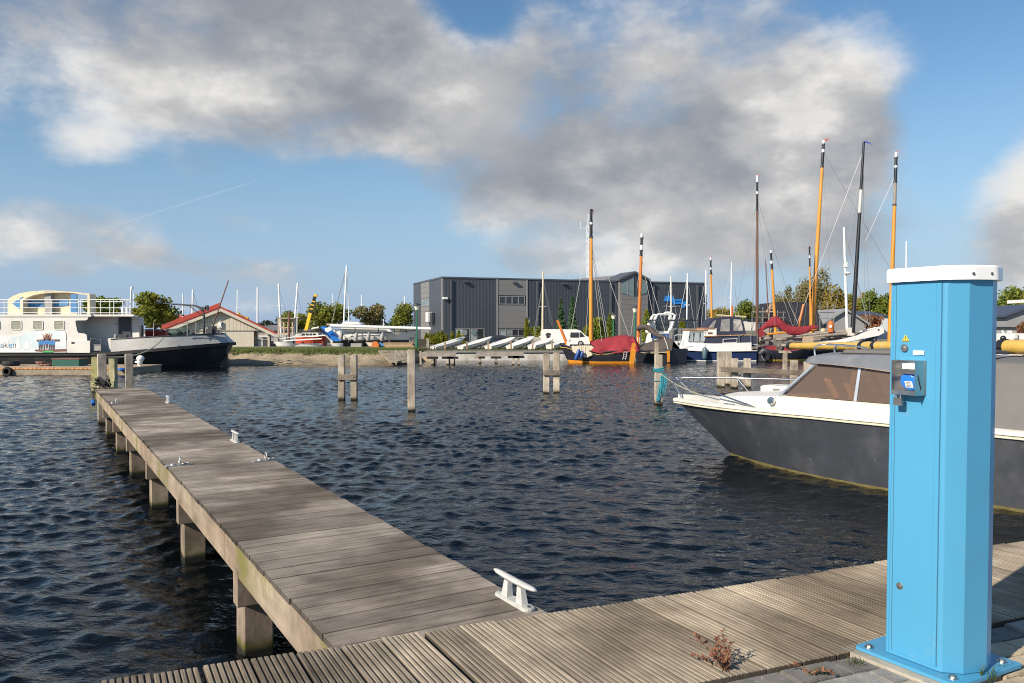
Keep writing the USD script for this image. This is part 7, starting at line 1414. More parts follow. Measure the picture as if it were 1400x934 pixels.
def red_sail_boat():
    Y = 45.6; t = thing('dark_hulled_barge', 'black hulled sailing barge with a sagging dark red sail cover and tall brown mast', 'sailing boat', V(at(1078, 494, Y)[0], Y, 0))
    X = lambda px: at(px, 470, Y)[0]; Z = lambda y: at(1080, y, Y)[2]
    o = V(X(1122), Y + 1.1, 0); Q, edge, sec = lhull(t, o, V(-1, -.02, 0), X(1122) - X(1043), 2.2, (Z(474), Z(480), Z(478)), ('sloop_black', 'gold_line', 'antifoul_black'), over=.45, full=2.8, blunt=.3, stern=.7, stripe=(.9, .985), deckm='off_white', flare=1.5)
    part(t, 'deck_cover', (lambda v, f: (np.stack([v[:, 0], Y + .25 + v[:, 2], v[:, 1]], 1), f))(*prism([(X(1047), Z(482)), (X(1110), Z(479)), (X(1108), Z(474)), (X(1060), Z(473)), (X(1049), Z(476))], 0, 1.5)), MATS['red_canvas']); part(t, 'red_strake', Q(tube([V(e[0], e[1] + .02, e[2] - .06) for e in edge], .05, 6)), MATS['red_canvas'])
    Yb = Y + .3; pts = [(1033.5, 457, 3), (1041, 450, 6), (1049, 444.5, 9), (1056, 441, 12.5), (1063, 440.6, 13.5), (1069, 444.5, 13.5), (1076, 450.5, 12.5), (1084, 453, 11.5), (1094, 452.8, 11), (1104, 450.5, 8.5), (1112, 448, 6), (1117, 447, 4)]
    rows = []
    for i, (x, y, w) in enumerate(pts):
        c = at(x, y, Yb); h = w * Y / F / 2; rows.append([c + V(.02 * math.sin(a * 3 + i), -h * .42 * math.sin(a), h * math.cos(a) + (.25 * h if a == 0 else 0)) for a in np.linspace(0, 2 * math.pi, 13)[:-1]])
    P = np.array(rows); ii = np.linspace(0, len(P) - 1, 45); i0 = np.clip(ii.astype(int), 0, len(P) - 2); f_ = (ii - i0)[:, None, None]; P = P[i0] * (1 - f_) + P[i0 + 1] * f_; P += (meshkit.noise(P * 4.0, 8)[..., None] - .5) * np.array([0.02, .10, .06])
    part(t, 'sail_cover', grid(P, True), MATS['red_canvas'], smooth=60); part(t, 'cover_flap', face_poly([(1033, 452), (1035.5, 445), (1037, 450), (1047, 455), (1041, 461.5), (1034, 460)], Yb - .1, None, 0, .05), MATS['red_canvas'])
    part(t, 'boom', tube([at(1036, 458.5, Yb), at(1116, 450, Yb)], .06, 7), MATS['mast_orange'])
    mast(t, 1035.2, 470, 1035.2, 240, Y + .2, 4.6, 2.6, 'mast_brown', ((.79, 'mast_black'), (.88, 'white_mast'), (.905, 'mast_black'), (.95, 'white_mast')), ('pennant_red', 3, 2), ((.86, 1001, 455, 1, .7), (.83, 1060, 445, -.2, .7), (.86, 1094, 452, .3, .7), (.8, 1026, 470, .4, .7), (.8, 1028, 470, -.4, .7)), wire='wire')
    part(t, 'wheelhouse_box', [block(1021, 1036, 438.5, 452, Y + 2.2, 1.2)], MATS['off_white']); part(t, 'dark_roof_band', block(1020.5, 1037, 436.5, 438.4, Y + 2.1, 1.4), MATS['navy_canvas'])
    part(t, 'deck_gear', [ball(at(1048, 463, Y + .4), .22, 1, (1.5, 1, .6)), block(1052, 1057, 457, 472, Y + .9, .12), block(1076, 1104, 462, 466, Y + .7, .3), ball(at(1068, 464, Y + .6), .25, 1, (1.6, 1, .5)), block(1038, 1046, 466, 471, Y + .6, .3)], MATS['old_timber']); part(t, 'leeboard', block(1098, 1112, 460, 470, Y + .4, .12), MATS['bare_timber'])
    f2 = thing('black_dinghy', 'small dark inflatable dinghy between the navy cruiser stern and the dark hulled barge', 'dinghy', V(at(1047, 492, 44)[0], 44, 0)); c = at(1043, 482, 44); part(f2, 'tube', [tube([c + V(-.15, 0, -.1), c + V(0, -.1, .12), c + V(.25, -.1, .05), c + V(.28, 0, -.35)], [.14, .18, .18, .12], 9)], MATS['dark_steel'], smooth=50); part(f2, 'floor', block(1040, 1047, 484, 494, 44.1, .6), MATS['dark_steel']); part(f2, 'paddle', beam(at(1041, 486, 43.7), at(1044.5, 493, 43.7), .10, .03), MATS['alu_frame'])
red_sail_boat()

def white_bow_boat():
    Y = 47.5; t = thing('white_decked_barge', 'old sailing barge with a high white bow and black mast left of the pedestal', 'sailing boat', V(at(1160, 480, Y)[0], Y, 0)); X = lambda px: at(px, 460, Y)[0]; Z = lambda y: at(1160, y, Y)[2]
    o = V(X(1213), Y + 1.1, 0); L = X(1213) - X(1095)
    zs = lambda q: float(np.interp(q, [0, .15, .4, 1], [Z(447), Z(453), Z(463.5), Z(470)]))
    pl = lambda q, w: .3 + (w - .3) * (1 - (1 - min(q / .4, 1)) ** 2.6)
    skin, edge, deck, sec = hull(L, lambda q: L * q, lambda q: pl(q, 1.15), zs, lambda q: .6 + (L - .6) * q, lambda q: pl(q, .95) * (1 if q > .02 else .3), .5, 22, 6, 1.4); Q = lambda m: placed(o, V(-1, 0, 0), m)
    part(t, 'hull', Q(skin(.22, 1.6, 9)), MATS['sloop_black'], smooth=50); part(t, 'white_band', Q(skin(0, .22, 3, .004)), MATS['white_paint'], smooth=50); part(t, 'deck', Q(deck(.04, -.06, .02)), MATS['old_timber'])
    P_ = [(1120, 470), (1145, 465), (1170, 459), (1190, 451.5), (1203, 447.5), (1207, 450), (1208, 455), (1200, 459), (1180, 463), (1160, 467), (1140, 471)]
    part(t, 'bow_bulwark', face_poly(P_, Y + .02, None, 0, .10), MATS['white_paint']); part(t, 'hawse_hole', [lathe([(.05, 0), (.05, .02)], at(1201, 451, Y - .09), (0, -1, 0), 10)], MATS['dark_steel'])
    part(t, 'spar_stack', [tube([at(1060, 462, Y + 1.4), at(1165, 452, Y + 1.0)], .08, 7), tube([at(1070, 464.5, Y + 1.1), at(1175, 454, Y + .8)], .07, 7), tube([at(1095, 458, Y + 1.6), at(1160, 456, Y + 1.4)], .06, 6)], MATS['old_timber'])
    part(t, 'hatch_cover', [block(1068, 1162, 455, 463, Y + 1.6, 1.6)], MATS['old_timber']); part(t, 'buoy', ball(at(1125.5, 452.5, Y + 1.3), .17, 2), MATS['pale_rope']); 
    mast(t, 1165.5, 455, 1181, 194, Y + .8, 6.4, 3.2, 'mast_black', ((.62, 'wire_pale'), (.75, 'mast_black')), ('pennant_blue', 12, -4), ((.95, 1086, 452, .5, .8), (.9, 1190, 450, 0, .7), (.9, 1135, 458, .7, .6), (.93, 1183, 452, .5, .6)))
    part(t, 'mast_tabernacle', block(1160, 1168, 448, 459, Y + .7, .35), MATS['cream_deck'])
white_bow_boat()
def lying_mast():
    A, B = at(1083, 473.2, 33), at(1425, 474.5, 19); t = thing('lowered_mast', 'long yellow lowered mast with black straps resting behind the grey cruiser', 'mast', A); tt = np.linspace(0, 1, 12); pts = [A * (1 - u) + B * u for u in tt]
    part(t, 'spar', tube(pts, [.135 + .05 * u for u in tt], 12), MATS['crane_ochre'], smooth=50); part(t, 'head_band', tube([A - unit(B - A) * .001, A + unit(A - B) * .28], .16, 10), MATS['mast_black'])
    e = A + unit(A - B) * .28; part(t, 'masthead_iron', [tube([e, e + unit(A - B) * .7 + V(0, 0, .03)], .07, 7)], MATS['old_timber']); c = e + unit(A - B) * .95; part(t, 'masthead_block', [ball(c, .17, 2, (.9, .8, 1.1)), lathe([(.16, -.10), (.24, -.06), (.24, .06), (.16, .10)], c, (1, .3, 0), 14), lathe([(.08, -.16), (.12, -.12), (.12, .12), (.08, .16)], c, (1, .3, 0), 12)], MATS['rusty_iron'], smooth=40)
    for u in (.40, .46, .56, .86, .90): p = A * (1 - u) + B * u; r = .135 + .05 * u + .02; ax = unit(B - A); part(t, 'strap', tube([p, p + ax * .22], r, 12), MATS['mast_black']); part(t, 'strap_knot', ball(p + V(0, -.05, r + .02), .07, 1), MATS['mast_black'])
    rp_ = []
    for u in np.linspace(.34, .6, 7): p = A * (1 - u) + B * u; ax = unit(B - A); q = np.linspace(0, 6.283, 13); e2 = unit(np.cross(ax, (0, 0, 1))); rp_.append(tube([p + (e2 * math.cos(a) + V(0, 0, 1) * math.sin(a)) * (.135 + .05 * u + .012) + ax * .1 * math.sin(a * .5 + u * 30) for a in q], .014, 4, False))
    part(t, 'wrapped_lines', rp_, MATS['pale_rope'])
    part(t, 'side_spar', tube([A * .65 + B * .35 + V(0, -.3, -.02), B + V(0, -.3, -.05)], .09, 8), MATS['crane_ochre'], smooth=50)
    Yt = 30; 
    for u in (-.05, .45, .95):
        p = A * (1 - u) + B * u; s = thing('mast_trestle', ('pale post carrying the head of the lowered yellow mast', 'trestle under the lowered yellow mast behind the cruiser windscreen', 'trestle under the heel of the lowered yellow mast')[(-.05, .45, .95).index(u)], 'trestle', V(p[0], p[1], 0)); part(s, 'post', beam(V(p[0], p[1], -1), V(p[0], p[1], p[2] - .2), .16, .16, up=V(1, 0, 0), ch=.01), MATS['post_wood']); part(s, 'cradle', beam(p + V(-.25, 0, -.195 - .05), p + V(.25, 0, -.195 - .05), .12, .10), MATS['post_wood'])
mat('rusty_iron', (0.13, 0.11, 0.095), 0.7, 0.3, var=0.4, vs=9); mat('crane_ochre', (0.56, 0.36, 0.08), 0.45, var=0.15, vs=3)
lying_mast()

# ---------------------------------------------------------------- yachts whose masts rise behind
def yacht(label, px0, y0, px1, y1, Y, w0, w1, mm, hull_m='white_paint', bands=(), pennant=None, stays=(), spreader=None, wire='wire', ashore=True, L=5.0, wdir=1, boom=True, name='moored_yacht', group=None):
    c = at(px0, 460, Y); zg = (LAND + .12) if ashore else 0.0
    t = thing(name, label, 'sailing boat', V(c[0], Y, LAND if ashore else 0), 0, group)
    d = V(wdir, .35, 0); du = unit(d); o = V(c[0], Y + .9, 0) - du * L * .42
    if Y < 46 or not ashore: o[1] += 1.2
    lhull(t, o, d, L, 1.3, (.50, .38, .40), (hull_m, 'navy_hull', 'antifoul_black'), over=.7, full=2.2, stern=.7, blunt=.04, zoff=zg, stripe=(.80, .92))
    q = o + du * L * .5; part(t, 'coach_roof', placed(o, d, box(L * .36, L * .66, -.3, .3, .4, .5)) if False else (lambda m: (m[0] + V(0, 0, zg), m[1]))(placed(o, d, box(L * .36, L * .66, -.35, .35, .34, .52))), MATS['white_paint'])
    if ashore: part(t, 'keel_block', [box(o[0] + du[0] * L * u - .06, o[0] + du[0] * L * u + .06, o[1] + du[1] * L * u - .5, o[1] + du[1] * L * u + .5, LAND - .1, zg - .02) for u in (.3, .7)], MATS['dark_steel'])
    mast(t, px0, y0, px1, y1, Y, w0, w1, mm, bands, pennant, stays, spreader, wire=wire)
    return t
for lab, px0, y0, px1, y1, Y, w, st in (
    ('white mast yacht left of the round tree', 182.5, 450, 182.8, 402, 72, 1.7, ()), ('pale masted yacht, left of the pair right of the round tree', 250, 455, 250.2, 402, 68, 2.0, ((.95, 240, 445, .5, .8),)), ('pale masted yacht, right of the pair right of the round tree', 262.8, 455, 263.5, 396, 66, 2.8, ((.97, 273, 428, .4, .8), (.95, 258, 440, .4, .7))), ('white masted yacht rising behind the shed roof', 324.3, 460, 324.6, 396, 64, 1.8, ()), ('thick masted white yacht right of the shed', 352, 470, 352, 393, 60, 2.6, ()), ('white masted yacht left of the crane', 384.8, 468, 380.8, 388, 74, 3.0, ((.9, 396, 440, .4, .5),)), ('white masted yacht by the stern of the orange hull', 401, 470, 407, 387, 73, 3.0, ((.9, 414, 440, .4, .5),)), ('thin masted yacht behind the crane boom', 406, 455, 406.5, 422, 70, 1.4, ()),
    ('white masted yacht behind the white hull on the hard', 477.5, 450, 476.3, 402, 70, 1.9, ()), ('distant masted yacht left of the tall furled mast', 455.5, 440, 455.3, 402, 92, 1.5, ()), ('distant masted yacht behind the olive tree', 494.8, 440, 494.8, 403, 92, 1.7, ()), ('distant masted yacht beside the boat hall wall', 553.2, 445, 553.3, 405, 92, 1.6, ()), ('short masted yacht left of the boat hall', 524.5, 455, 524.5, 436, 75, 1.2, ())):
    yacht(lab, px0, y0, px1, y1, Y, w, w * .75, 'white_mast', stays=st, spreader=((.62, w * 3.2),), L=4.2)
yacht('cream masted sailing boat in front of the grey bay of the hall', 741.5, 468, 742.5, 371, 54.5, 3.0, 2.4, 'mast_cream', stays=((.85, 730, 455, -.2, .7), (.85, 731, 462, .4, .7), (.9, 758, 452, .3, .6), (.9, 754, 445, -.5, .6)), spreader=((.5, 10),), L=2.6)
for lab, px0, y0, px1, y1, Y, w, st, mm in (('white masted yacht behind the flybridge boat', 918, 470, 917.3, 378, 52, 2.5, ((.95, 908, 440, .2, .6), (.92, 925, 432, .2, .6)), 'off_white'), ('white masted yacht right of the blue emblem', 938.5, 470, 940, 374, 51, 2.3, ((.95, 926, 447, .2, .9), (.95, 950, 450, .2, .6)), 'white_mast'), ('white masted yacht at the right edge of the boat hall', 965.5, 470, 965.2, 370, 52.5, 2.4, ((.9, 952, 440, .3, .6), (.9, 958, 450, .3, .5)), 'white_mast'), ('thin masted yacht behind the orange mast stub', 998.5, 465, 1000.2, 359, 56, 1.8, ((.95, 985, 440, .2, .5), (.95, 1012, 445, .2, .5)), 'white_mast')):
    yacht(lab, px0, y0, px1, y1, Y, w, w * .8, mm, stays=st, spreader=((.55, 8),), wire='wire_pale', ashore=False, L=4.0)
BL = 'mast_black'; WH = 'white_mast'
yacht('sailing boat with small orange mast right of the boat hall', 973.5, 468, 971.6, 352, 54, 3.4, 2.2, 'mast_orange', 'sloop_black', ((.80, BL), (.84, WH), (.88, BL), (.95, WH)), ('pennant_red', 2, 3), ((.85, 996, 430, .4, .7), (.85, 965, 440, .3, .6)), wire='wire_pale', ashore=False, L=4.2)
yacht('sailing boat with short orange mast behind the red sail cover', 1061, 462, 1053.8, 342, 55, 4.4, 2.6, 'mast_orange', 'sloop_black', ((.78, BL), (.83, WH), (.88, BL), (.95, WH)), ('pennant_red', 2, -4), ((.85, 1092, 445, .3, .8), (.83, 1085, 450, .2, .5), (.8, 1050, 452, .2, .5)), wire='wire_pale', ashore=False, L=4.6)
yacht('sailing boat with slim orange mast left of the tallest orange mast', 1108.5, 462, 1106.7, 337, 57, 3.0, 2.0, 'mast_orange', 'sloop_black', ((.78, BL), (.86, WH), (.9, BL)), ('pennant_red', 2, -3), ((.8, 1118, 448, .3, .5),), ashore=False, L=4.6)
yacht('sailing barge with the tallest orange mast', 1110, 458, 1126.2, 192, 50.5, 6.6, 3.6, 'mast_orange', 'sloop_black', ((.86, BL), (.93, WH), (.955, BL), (.975, WH)), ('pennant_red', 9, 3), ((.94, 1216, 366, -2, .7), (.9, 1140, 450, .3, .5), (.9, 1084, 452, .5, .5), (.86, 1098, 455, .3, .5)), ashore=False, L=5.5)
yacht('sailing barge with orange mast right beside the pedestal', 1216.5, 470, 1225.4, 208, 46, 6.6, 3.8, 'mast_orange', 'sloop_black', ((.72, 'old_timber'), (.84, BL), (.91, WH), (.93, BL), (.965, WH)), ('pennant_red', 4, 1), ((.88, 1183, 330, .3, .5),), ashore=False, L=5.0)
yacht('yacht with a white mast, radar and sloping forestay', 1158.5, 460, 1153.8, 311, 58, 4.0, 3.0, 'white_mast', 'white_paint', (), None, ((.97, 1188, 446, -.4, 1.8),), ((.44, 5),), ashore=False, L=4.5)
part('/World/' + 'moored_yacht_0%02d' % (names[('/World', 'moored_yacht')] - 1), 'radar', [ball(at(1158.5, 373.5, 57.8), .22, 2, (1.1, 1.1, .5)), block(1155, 1158.5, 358, 365, 57.8, .2)], MATS['white_paint'])
yacht('thin white masted yacht seen over the pedestal cap', 1238.5, 455, 1239, 330, 60, 1.9, 1.5, 'white_mast', L=4.2, ashore=False)
yacht('sloping brown spar boat between the brown and orange masts', 1052, 455, 1046.5, 356, 56, 1.8, 1.3, 'mast_brown', 'sloop_black', L=3.6, ashore=False)
pt = thing('orange_gaff', 'leaning orange spar between the red cover and the tallest orange mast', 'spar', at(1091, 448, 49)); part(pt, 'spar', tube([at(1091, 452, 49), at(1098.5, 416, 49)], [.09, .07], 8), MATS['mast_red_orange'], smooth=50); part(pt, 'spar_foot', ball(at(1091, 452, 49), .12, 1), MATS['dark_steel'])

def right_boat():
    Y = 27.0; t = thing('white_cabin_boat', 'white cabin boat partly seen to the right of the pedestal', 'motorboat', V(at(1400, 470, Y)[0], Y, 0)); X = lambda px: at(px, 460, Y)[0]; Z = lambda y: at(1390, y, Y)[2]
    lhull(t, V(X(1352), Y + 1.2, 0), V(1, .05, 0), 4.5, 2.0, (Z(466), Z(467), Z(466)), ('white_paint', 'navy_hull', 'antifoul_black'), over=.3, blunt=.4, stern=.9)
    part(t, 'coaming', [(lambda v, f: (np.stack([v[:, 0], Y + .3 + v[:, 2], v[:, 1]], 1), f))(*prism([(X(1362), Z(466.5)), (X(1420), Z(466.5)), (X(1420), Z(456)), (X(1368), Z(456.5))], 0, 1.5))], MATS['white_paint']); part(t, 'coaming_step', [block(1388, 1391.5, 455.5, 463, Y + .2, .09)], MATS['cream_deck']); part(t, 'windscreen_bar', [tube([at(1370, 452, Y + .4), at(1374, 459, Y + .4)], .035, 6)], MATS['white_paint'])
    g = thing('white_gangway', 'white horizontal boom seen above the boats right of the pedestal', 'boom', at(1400, 411, 40)); part(g, 'beam', beam(at(1378, 413, 40), at(1440, 409.5, 40), .14, .16), MATS['white_paint']); part(g, 'mount', beam(at(1438, 409.6, 40), V(at(1438, 409.6, 40)[0], 40, -.5), .2, .2, up=V(1, 0, 0)), MATS['white_paint'])
right_boat()
# ---------------------------------------------------------------- yard: yacht on the hard, crane, dinghies, vehicles, lamps, houses
def hard_yacht():
    Y = 50.5; X = lambda px: at(px, 455, Y)[0]; Z = lambda y: at(500, y, Y)[2]
    t = thing('laid_up_yacht', 'big white sailing yacht laid up on the hard with long mast lying along it', 'sailing boat', V(X(510), Y, LAND))
    zk = LAND + .35; o = V(X(569), Y + 1.1, 0); L = X(569) - X(452)
    lhull(t, o, V(-1, .06, 0), L, 2.2, (Z(452) - zk, Z(455) - zk, Z(452) - zk), ('white_paint', 'panel_grey', 'antifoul_black'), over=.55, full=2.2, stern=.75, draft=.5, blunt=.04, zoff=zk + .02, stripe=(.90, .95), flare=3.0)
    part(t, 'toe_rail', tube([V(X(568), Y + .9, Z(451.5)), V(X(540), Y + .1, Z(454)), V(X(510), Y - .05, Z(454.6)), V(X(470), Y - .02, Z(454))], .03, 5), MATS['dark_steel'])
    part(t, 'cabin', (lambda v, f: (np.stack([v[:, 0], Y + .5 + v[:, 2], v[:, 1]], 1), f))(*prism([(X(462), Z(455)), (X(536), Z(455)), (X(530), Z(450)), (X(464), Z(447.5))], 0, 1.2)), MATS['off_white'])
    part(t, 'sprayhood', (lambda v, f: (np.stack([v[:, 0], Y + .4 + v[:, 2], v[:, 1]], 1), f))(*prism([(X(464), Z(444)), (X(493), Z(443.5)), (X(488), Z(440.5)), (X(470), Z(439.5))], 0, 1.4)), MATS['white_paint'])
    part(t, 'lying_mast', [tube([V(X(452), Y - .1, Z(445.5)), V(X(590), Y - .4, Z(449.3))], [.10, .09], 8)], MATS['white_mast'], smooth=50); part(t, 'lying_boom', [tube([V(X(446), Y + .1, Z(443.8)), V(X(520), Y + .2, Z(447))], .07, 7)], MATS['bare_timber'])
    part(t, 'mast_support', [tube([V(X(p), Y - .2, Z(y)), V(X(p), Y - .1, Z(455.5))], .03, 5) for p, y in ((486, 446), (518, 447.5), (540, 448), (556, 448.5))], MATS['dark_steel'])
    for px in (466, 486.5, 503.5, 522.5): fd = part(t, 'fender', lathe([(.05, -.28), (.13, -.2), (.14, .1), (.05, .3)], at(px, 461, Y - .12), (.15, 0, 1), 9), MATS['panel_grey'], smooth=60); part(fd, 'fender_line', tube([at(px, 455, Y - .1), at(px - .3, 458, Y - .12)], .015, 4), MATS['dark_steel'])
    part(t, 'stand', [beam(V(X(p), Y + .3, LAND - .1), V(X(p) + .1, Y + .5, Z(462)), .08, .08) for p in (474, 500, 530, 558)] + [box(X(480), X(494), Y + .6, Y + 1.6, LAND - .1, zk + .1)], MATS['dark_steel']); part(t, 'looped_line', [tube(sag(V(X(468), Y - .08, Z(455)), V(X(484), Y - .08, Z(455)), .35, 9), .014, 4)], MATS['dark_steel'])
    part(t, 'ground_box', block(479.5, 494, 469.5, 474.5, Y - .6, .5), MATS['panel_grey'])
    # tall furled mast
    mast(t, 469.8, 446, 474, 363, Y + 1.0, 2.7, 2.2, 'white_mast', stays=((.97, 453.5, 441, .1, 1.7), (.95, 478, 440, .3, .5)), spreader=((.55, 6),))
    tb = thing('blue_tarp', 'bright blue tarpaulin draped over the yacht stern on the hard', 'tarpaulin', at(452, 465, Y - .4)); rows = []
    top = [(438, 447), (444, 446.5), (452, 449), (459, 456), (465.5, 463)]; bot = [(446, 456), (450, 462), (455, 466), (460, 466.5), (466.5, 466)]
    for (a, b), (c, d_) in zip(top, bot): rows.append([at(a * (1 - u) + c * u, b * (1 - u) + d_ * u, Y + .3 - .8 * u) + V(0, .05 * math.sin(u * 7 + a), 0) for u in np.linspace(0, 1, 7)])
    part(tb, 'sheet', grid(np.array(rows)), MATS['tarp_blue'], smooth=50); part(tb, 'white_flap', face_poly([(444, 449), (452, 447), (454, 451), (448, 454.5), (445, 453)], Y - .35, None, 0, .04), MATS['white_paint'])
    b2 = thing('dark_bow_yacht', 'yacht with a flaring dark blue and white bow beside the blue tarp', 'sailing boat', V(at(445, 470, Y + 1.2)[0], Y + 1.5, LAND)); o2 = V(at(427.5, 450, Y)[0], Y + 1.0, 0)
    lhull(b2, o2, V(.88, .47, 0), 3.4, 1.6, (Z(449) - zk, Z(453) - zk, Z(453) - zk), ('navy_hull', 'white_paint', 'white_paint'), over=.9, full=2.2, stern=.8, blunt=.04, zoff=zk, stripe=(.55, .62), draft=.5)
    part(b2, 'bow_fitting', [tube([at(426, 449.5, Y + .9), at(436, 447.5, Y + .8)], .05, 6)], MATS['white_paint'])
hard_yacht()
def orange_boat():
    Y = 52.5; X = lambda px: at(px, 455, Y)[0]; Z = lambda y: at(420, y, Y)[2]; t = thing('orange_red_boat', 'orange red hulled boat with a white wheelhouse standing below the crane', 'motorboat', V(X(420), Y, LAND))
    lhull(t, V(X(444), Y + 1, 0), V(-1, .1, 0), X(444) - X(402), 1.8, (Z(459.5) - LAND - .2, Z(461.5) - LAND - .2, Z(460.5) - LAND - .2), ('orange_hull', 'orange_hull', 'orange_hull'), over=.3, full=2.4, stern=.8, blunt=.1, zoff=LAND + .2, deckm='orange_hull')
    wh = part(t, 'wheelhouse', box(X(411), X(433), Y + .4, Y + 1.4, Z(461), Z(455)), MATS['off_white'])
    for px in (414.5, 419.5, 424.5, 429.5): part(wh, 'window', block(px - 1.6, px + 1.6, 456, 459, Y + .36, .03), MATS['window_dark'])
    part(t, 'cradle', [box(X(p), X(p + 1.5), Y + .3, Y + 1.6, LAND - .1, LAND + .3) for p in (410, 425, 438)], MATS['red_paint'])
orange_boat()
def crane():
    Y = 66; t = thing('mobile_crane', 'mobile crane with yellow and black telescopic boom rising behind the orange boat', 'crane', V(at(417, 470, Y)[0], Y, LAND)); a, b, c = at(417.5, 456, Y), at(424.5, 428, Y), at(431, 404, Y); BW = .26
    bm = part(t, 'boom', beam(a, b, .25, .25, up=(0, 1, 0)), MATS['crane_yellow']); part(bm, 'inner_boom', [beam(b, c, .23, .23, up=(0, 1, 0))], MATS['mast_black']); part(bm, 'boom_stripes', [beam(b + (c - b) * u, b + (c - b) * (u + .06), .26, .26, up=(0, 1, 0)) for u in (.2, .42, .62)], MATS['crane_yellow']); part(bm, 'boom_head', block(429, 433, 402.5, 405.5, Y - .15, .3), MATS['crane_yellow']); part(bm, 'hoist_rope', tube([c, at(431.8, 452, Y - .1)], .02, 4), MATS['dark_steel'])
    part(t, 'carrier', box(a[0] - .3, a[0] + 2.2, Y - .4, Y + 1.4, LAND + .25, LAND + .6), MATS['dark_steel']); part(t, 'cab', box(a[0] - .2, a[0] + .5, Y - .3, Y + .3, LAND + .61, LAND + 1.0), MATS['dark_steel'])
    for dx in (0, 1.0, 1.9): part(t, 'wheel', lathe([(.26, -.1), (.28, 0), (.26, .1)], V(a[0] + dx, Y - .45, LAND + .27), (0, 1, 0), 14), MATS['tyre'])
    e = thing('yellow_excavator', 'small yellow machine arm showing above the right end of the shed roof', 'excavator', V(at(330, 452, 62)[0], 62, LAND)); part(e, 'arm', [tube([at(322, 446, 62), at(328, 430, 62), at(337, 436, 62), at(339, 446, 62)], .22, 7)], MATS['crane_yellow'], smooth=40); part(e, 'body', box(at(318, 0, 62)[0], at(334, 0, 62)[0], 61.5, 63, LAND + .4, LAND + 1.6), MATS['crane_yellow']); part(e, 'track', [box(at(317, 0, 62)[0], at(335, 0, 62)[0], 61.3, 61.7, LAND, LAND + .4)], MATS['tyre'])
crane()
def yard_clutter():
    Y = 49.2
    for i, (lab, x0, x1, y0, y1, m) in enumerate((('small white boat lying on the grass left of the orange boat', 371, 396, 468, 475, 'white_paint'), ('white catamaran platform in front of the orange boat', 388, 436, 470.5, 475, 'white_paint'), ('small white skiff beneath the blue tarp', 448, 466, 470, 476, 'white_paint'), ('pale upturned dinghy beside the orange ball', 498, 515, 469, 476, 'leeboard_cream'))):
        X = lambda px: at(px, 470, Y)[0]; t = thing('stored_dinghy', lab, 'dinghy', V(X((x0 + x1) / 2), Y, LAND)); lhull(t, V(X(x0), Y + .5, 0), V(1, .1, 0), X(x1) - X(x0), .8, (at(0, y0, Y)[2] - LAND,) * 3, (m, 'panel_grey', m), over=.2, full=2, stern=.7, blunt=.05, zoff=LAND + .02, draft=.1)
        if i == 1: part(t, 'crossbeam', [beam(at(400, 461, Y), at(445, 458.5, Y), .07, .07), beam(at(388, 466, Y), at(440, 463, Y), .07, .07), beam(at(382, 463, Y), at(420, 459, Y), .10, .04)], MATS['white_mast'])
        if i == 0: part(t, 'stowed_gear', [block(374, 380, 462, 470, Y + .4, .4), block(386, 391, 458, 471, Y + .6, .3)], MATS['panel_grey'])
    c = thing('orange_ring_buoy', 'orange fender ball beside a blue bundle on the grass edge', 'buoy', at(513, 473, Y)); part(c, 'ring', lathe([(.05, -.1), (.22, -.1), (.26, 0), (.22, .1), (.05, .1)], at(513.5, 472.5, Y), (0, 1, 0), 14), MATS['rust_orange'], smooth=40)
    c = thing('blue_bundle', 'pale blue bundle lying beside the orange fender ball', 'bundle', at(519, 473, Y)); part(c, 'cloth', tube([at(515.5, 473, Y + .2), at(519, 471.8, Y + .2), at(525, 472.6, Y + .2)], [.10, .17, .12], 8), MATS['panel_blue'], smooth=50)
    t = thing('timber_stack', 'stack of brown timber planks below the white yacht bow', 'timber stack', at(546, 475, 48.8)); r = random.Random(2)
    for lay in range(5):
        for j in range(2):
            y = 476 - lay * 1.75; a = at(524 + r.uniform(-3, 5), y, 48.8 + j * .5); b = at(566 + r.uniform(-5, 3), y, 48.8 + j * .5); part(t, 'plank', beam(a, b, .4, .07 + .0 * j), MATS['timber_pile'])
    t = thing('dark_fence', 'short dark timber fence by the first green lamp post', 'fence', at(576, 474, 50)); 
    for i in range(6): x = 569 + i * 2.2; part(t, 'pale', block(x, x + 2.0, 463.5, 476, 50, .05), MATS['fence_brown'])
    part(t, 'fence_post', block(583, 586.5, 463, 477, 49.6, .18), MATS['old_timber'])
    for i, (px, yb) in enumerate(((349.5, 470), (356, 471), (363, 470))):
        t = thing('yard_crate', ('grey steel crate against the shed wall', 'pale box among the stored boats right of the shed', 'grey bin between the shed and the first dinghy')[i], 'crate', at(px, 475, 51)); part(t, 'sides', block(px - 3, px + 3, yb - 5, 477, 51, .5), MATS[('panel_grey', 'off_white', 'dark_steel')[i]]); part(t, 'lid', block(px - 3.3, px + 3.3, yb - 5.8, yb - 5.05, 50.97, .56), MATS['panel_grey'])
    s = thing('brown_work_hut', 'unfinished timber hut far behind the crane', 'building', V(at(393, 460, 72)[0], 72, LAND)); part(s, 'frame', [beam(at(p, 470, 72), at(p, 436, 72), .12, .12, up=V(1, 0, 0)) for p in (381, 388, 394, 400)] + [beam(at(380, y, 72), at(402, y, 72), .10, .1) for y in (440, 448, 456)], MATS['bare_timber']); part(s, 'roof', block(379, 403, 434.5, 436, 71.6, 3), MATS['old_timber'])
    r = thing('rust_spar', 'rusty brown spar standing among the stored boats', 'spar', at(395, 470, 57)); part(r, 'pole', tube([at(395, 470, 57), at(395.5, 427, 57)], [.09, .06], 7), MATS['rust_brown']); part(r, 'cap', ball(at(395.5, 427, 57), .07, 1), MATS['rust_brown'])
yard_clutter()
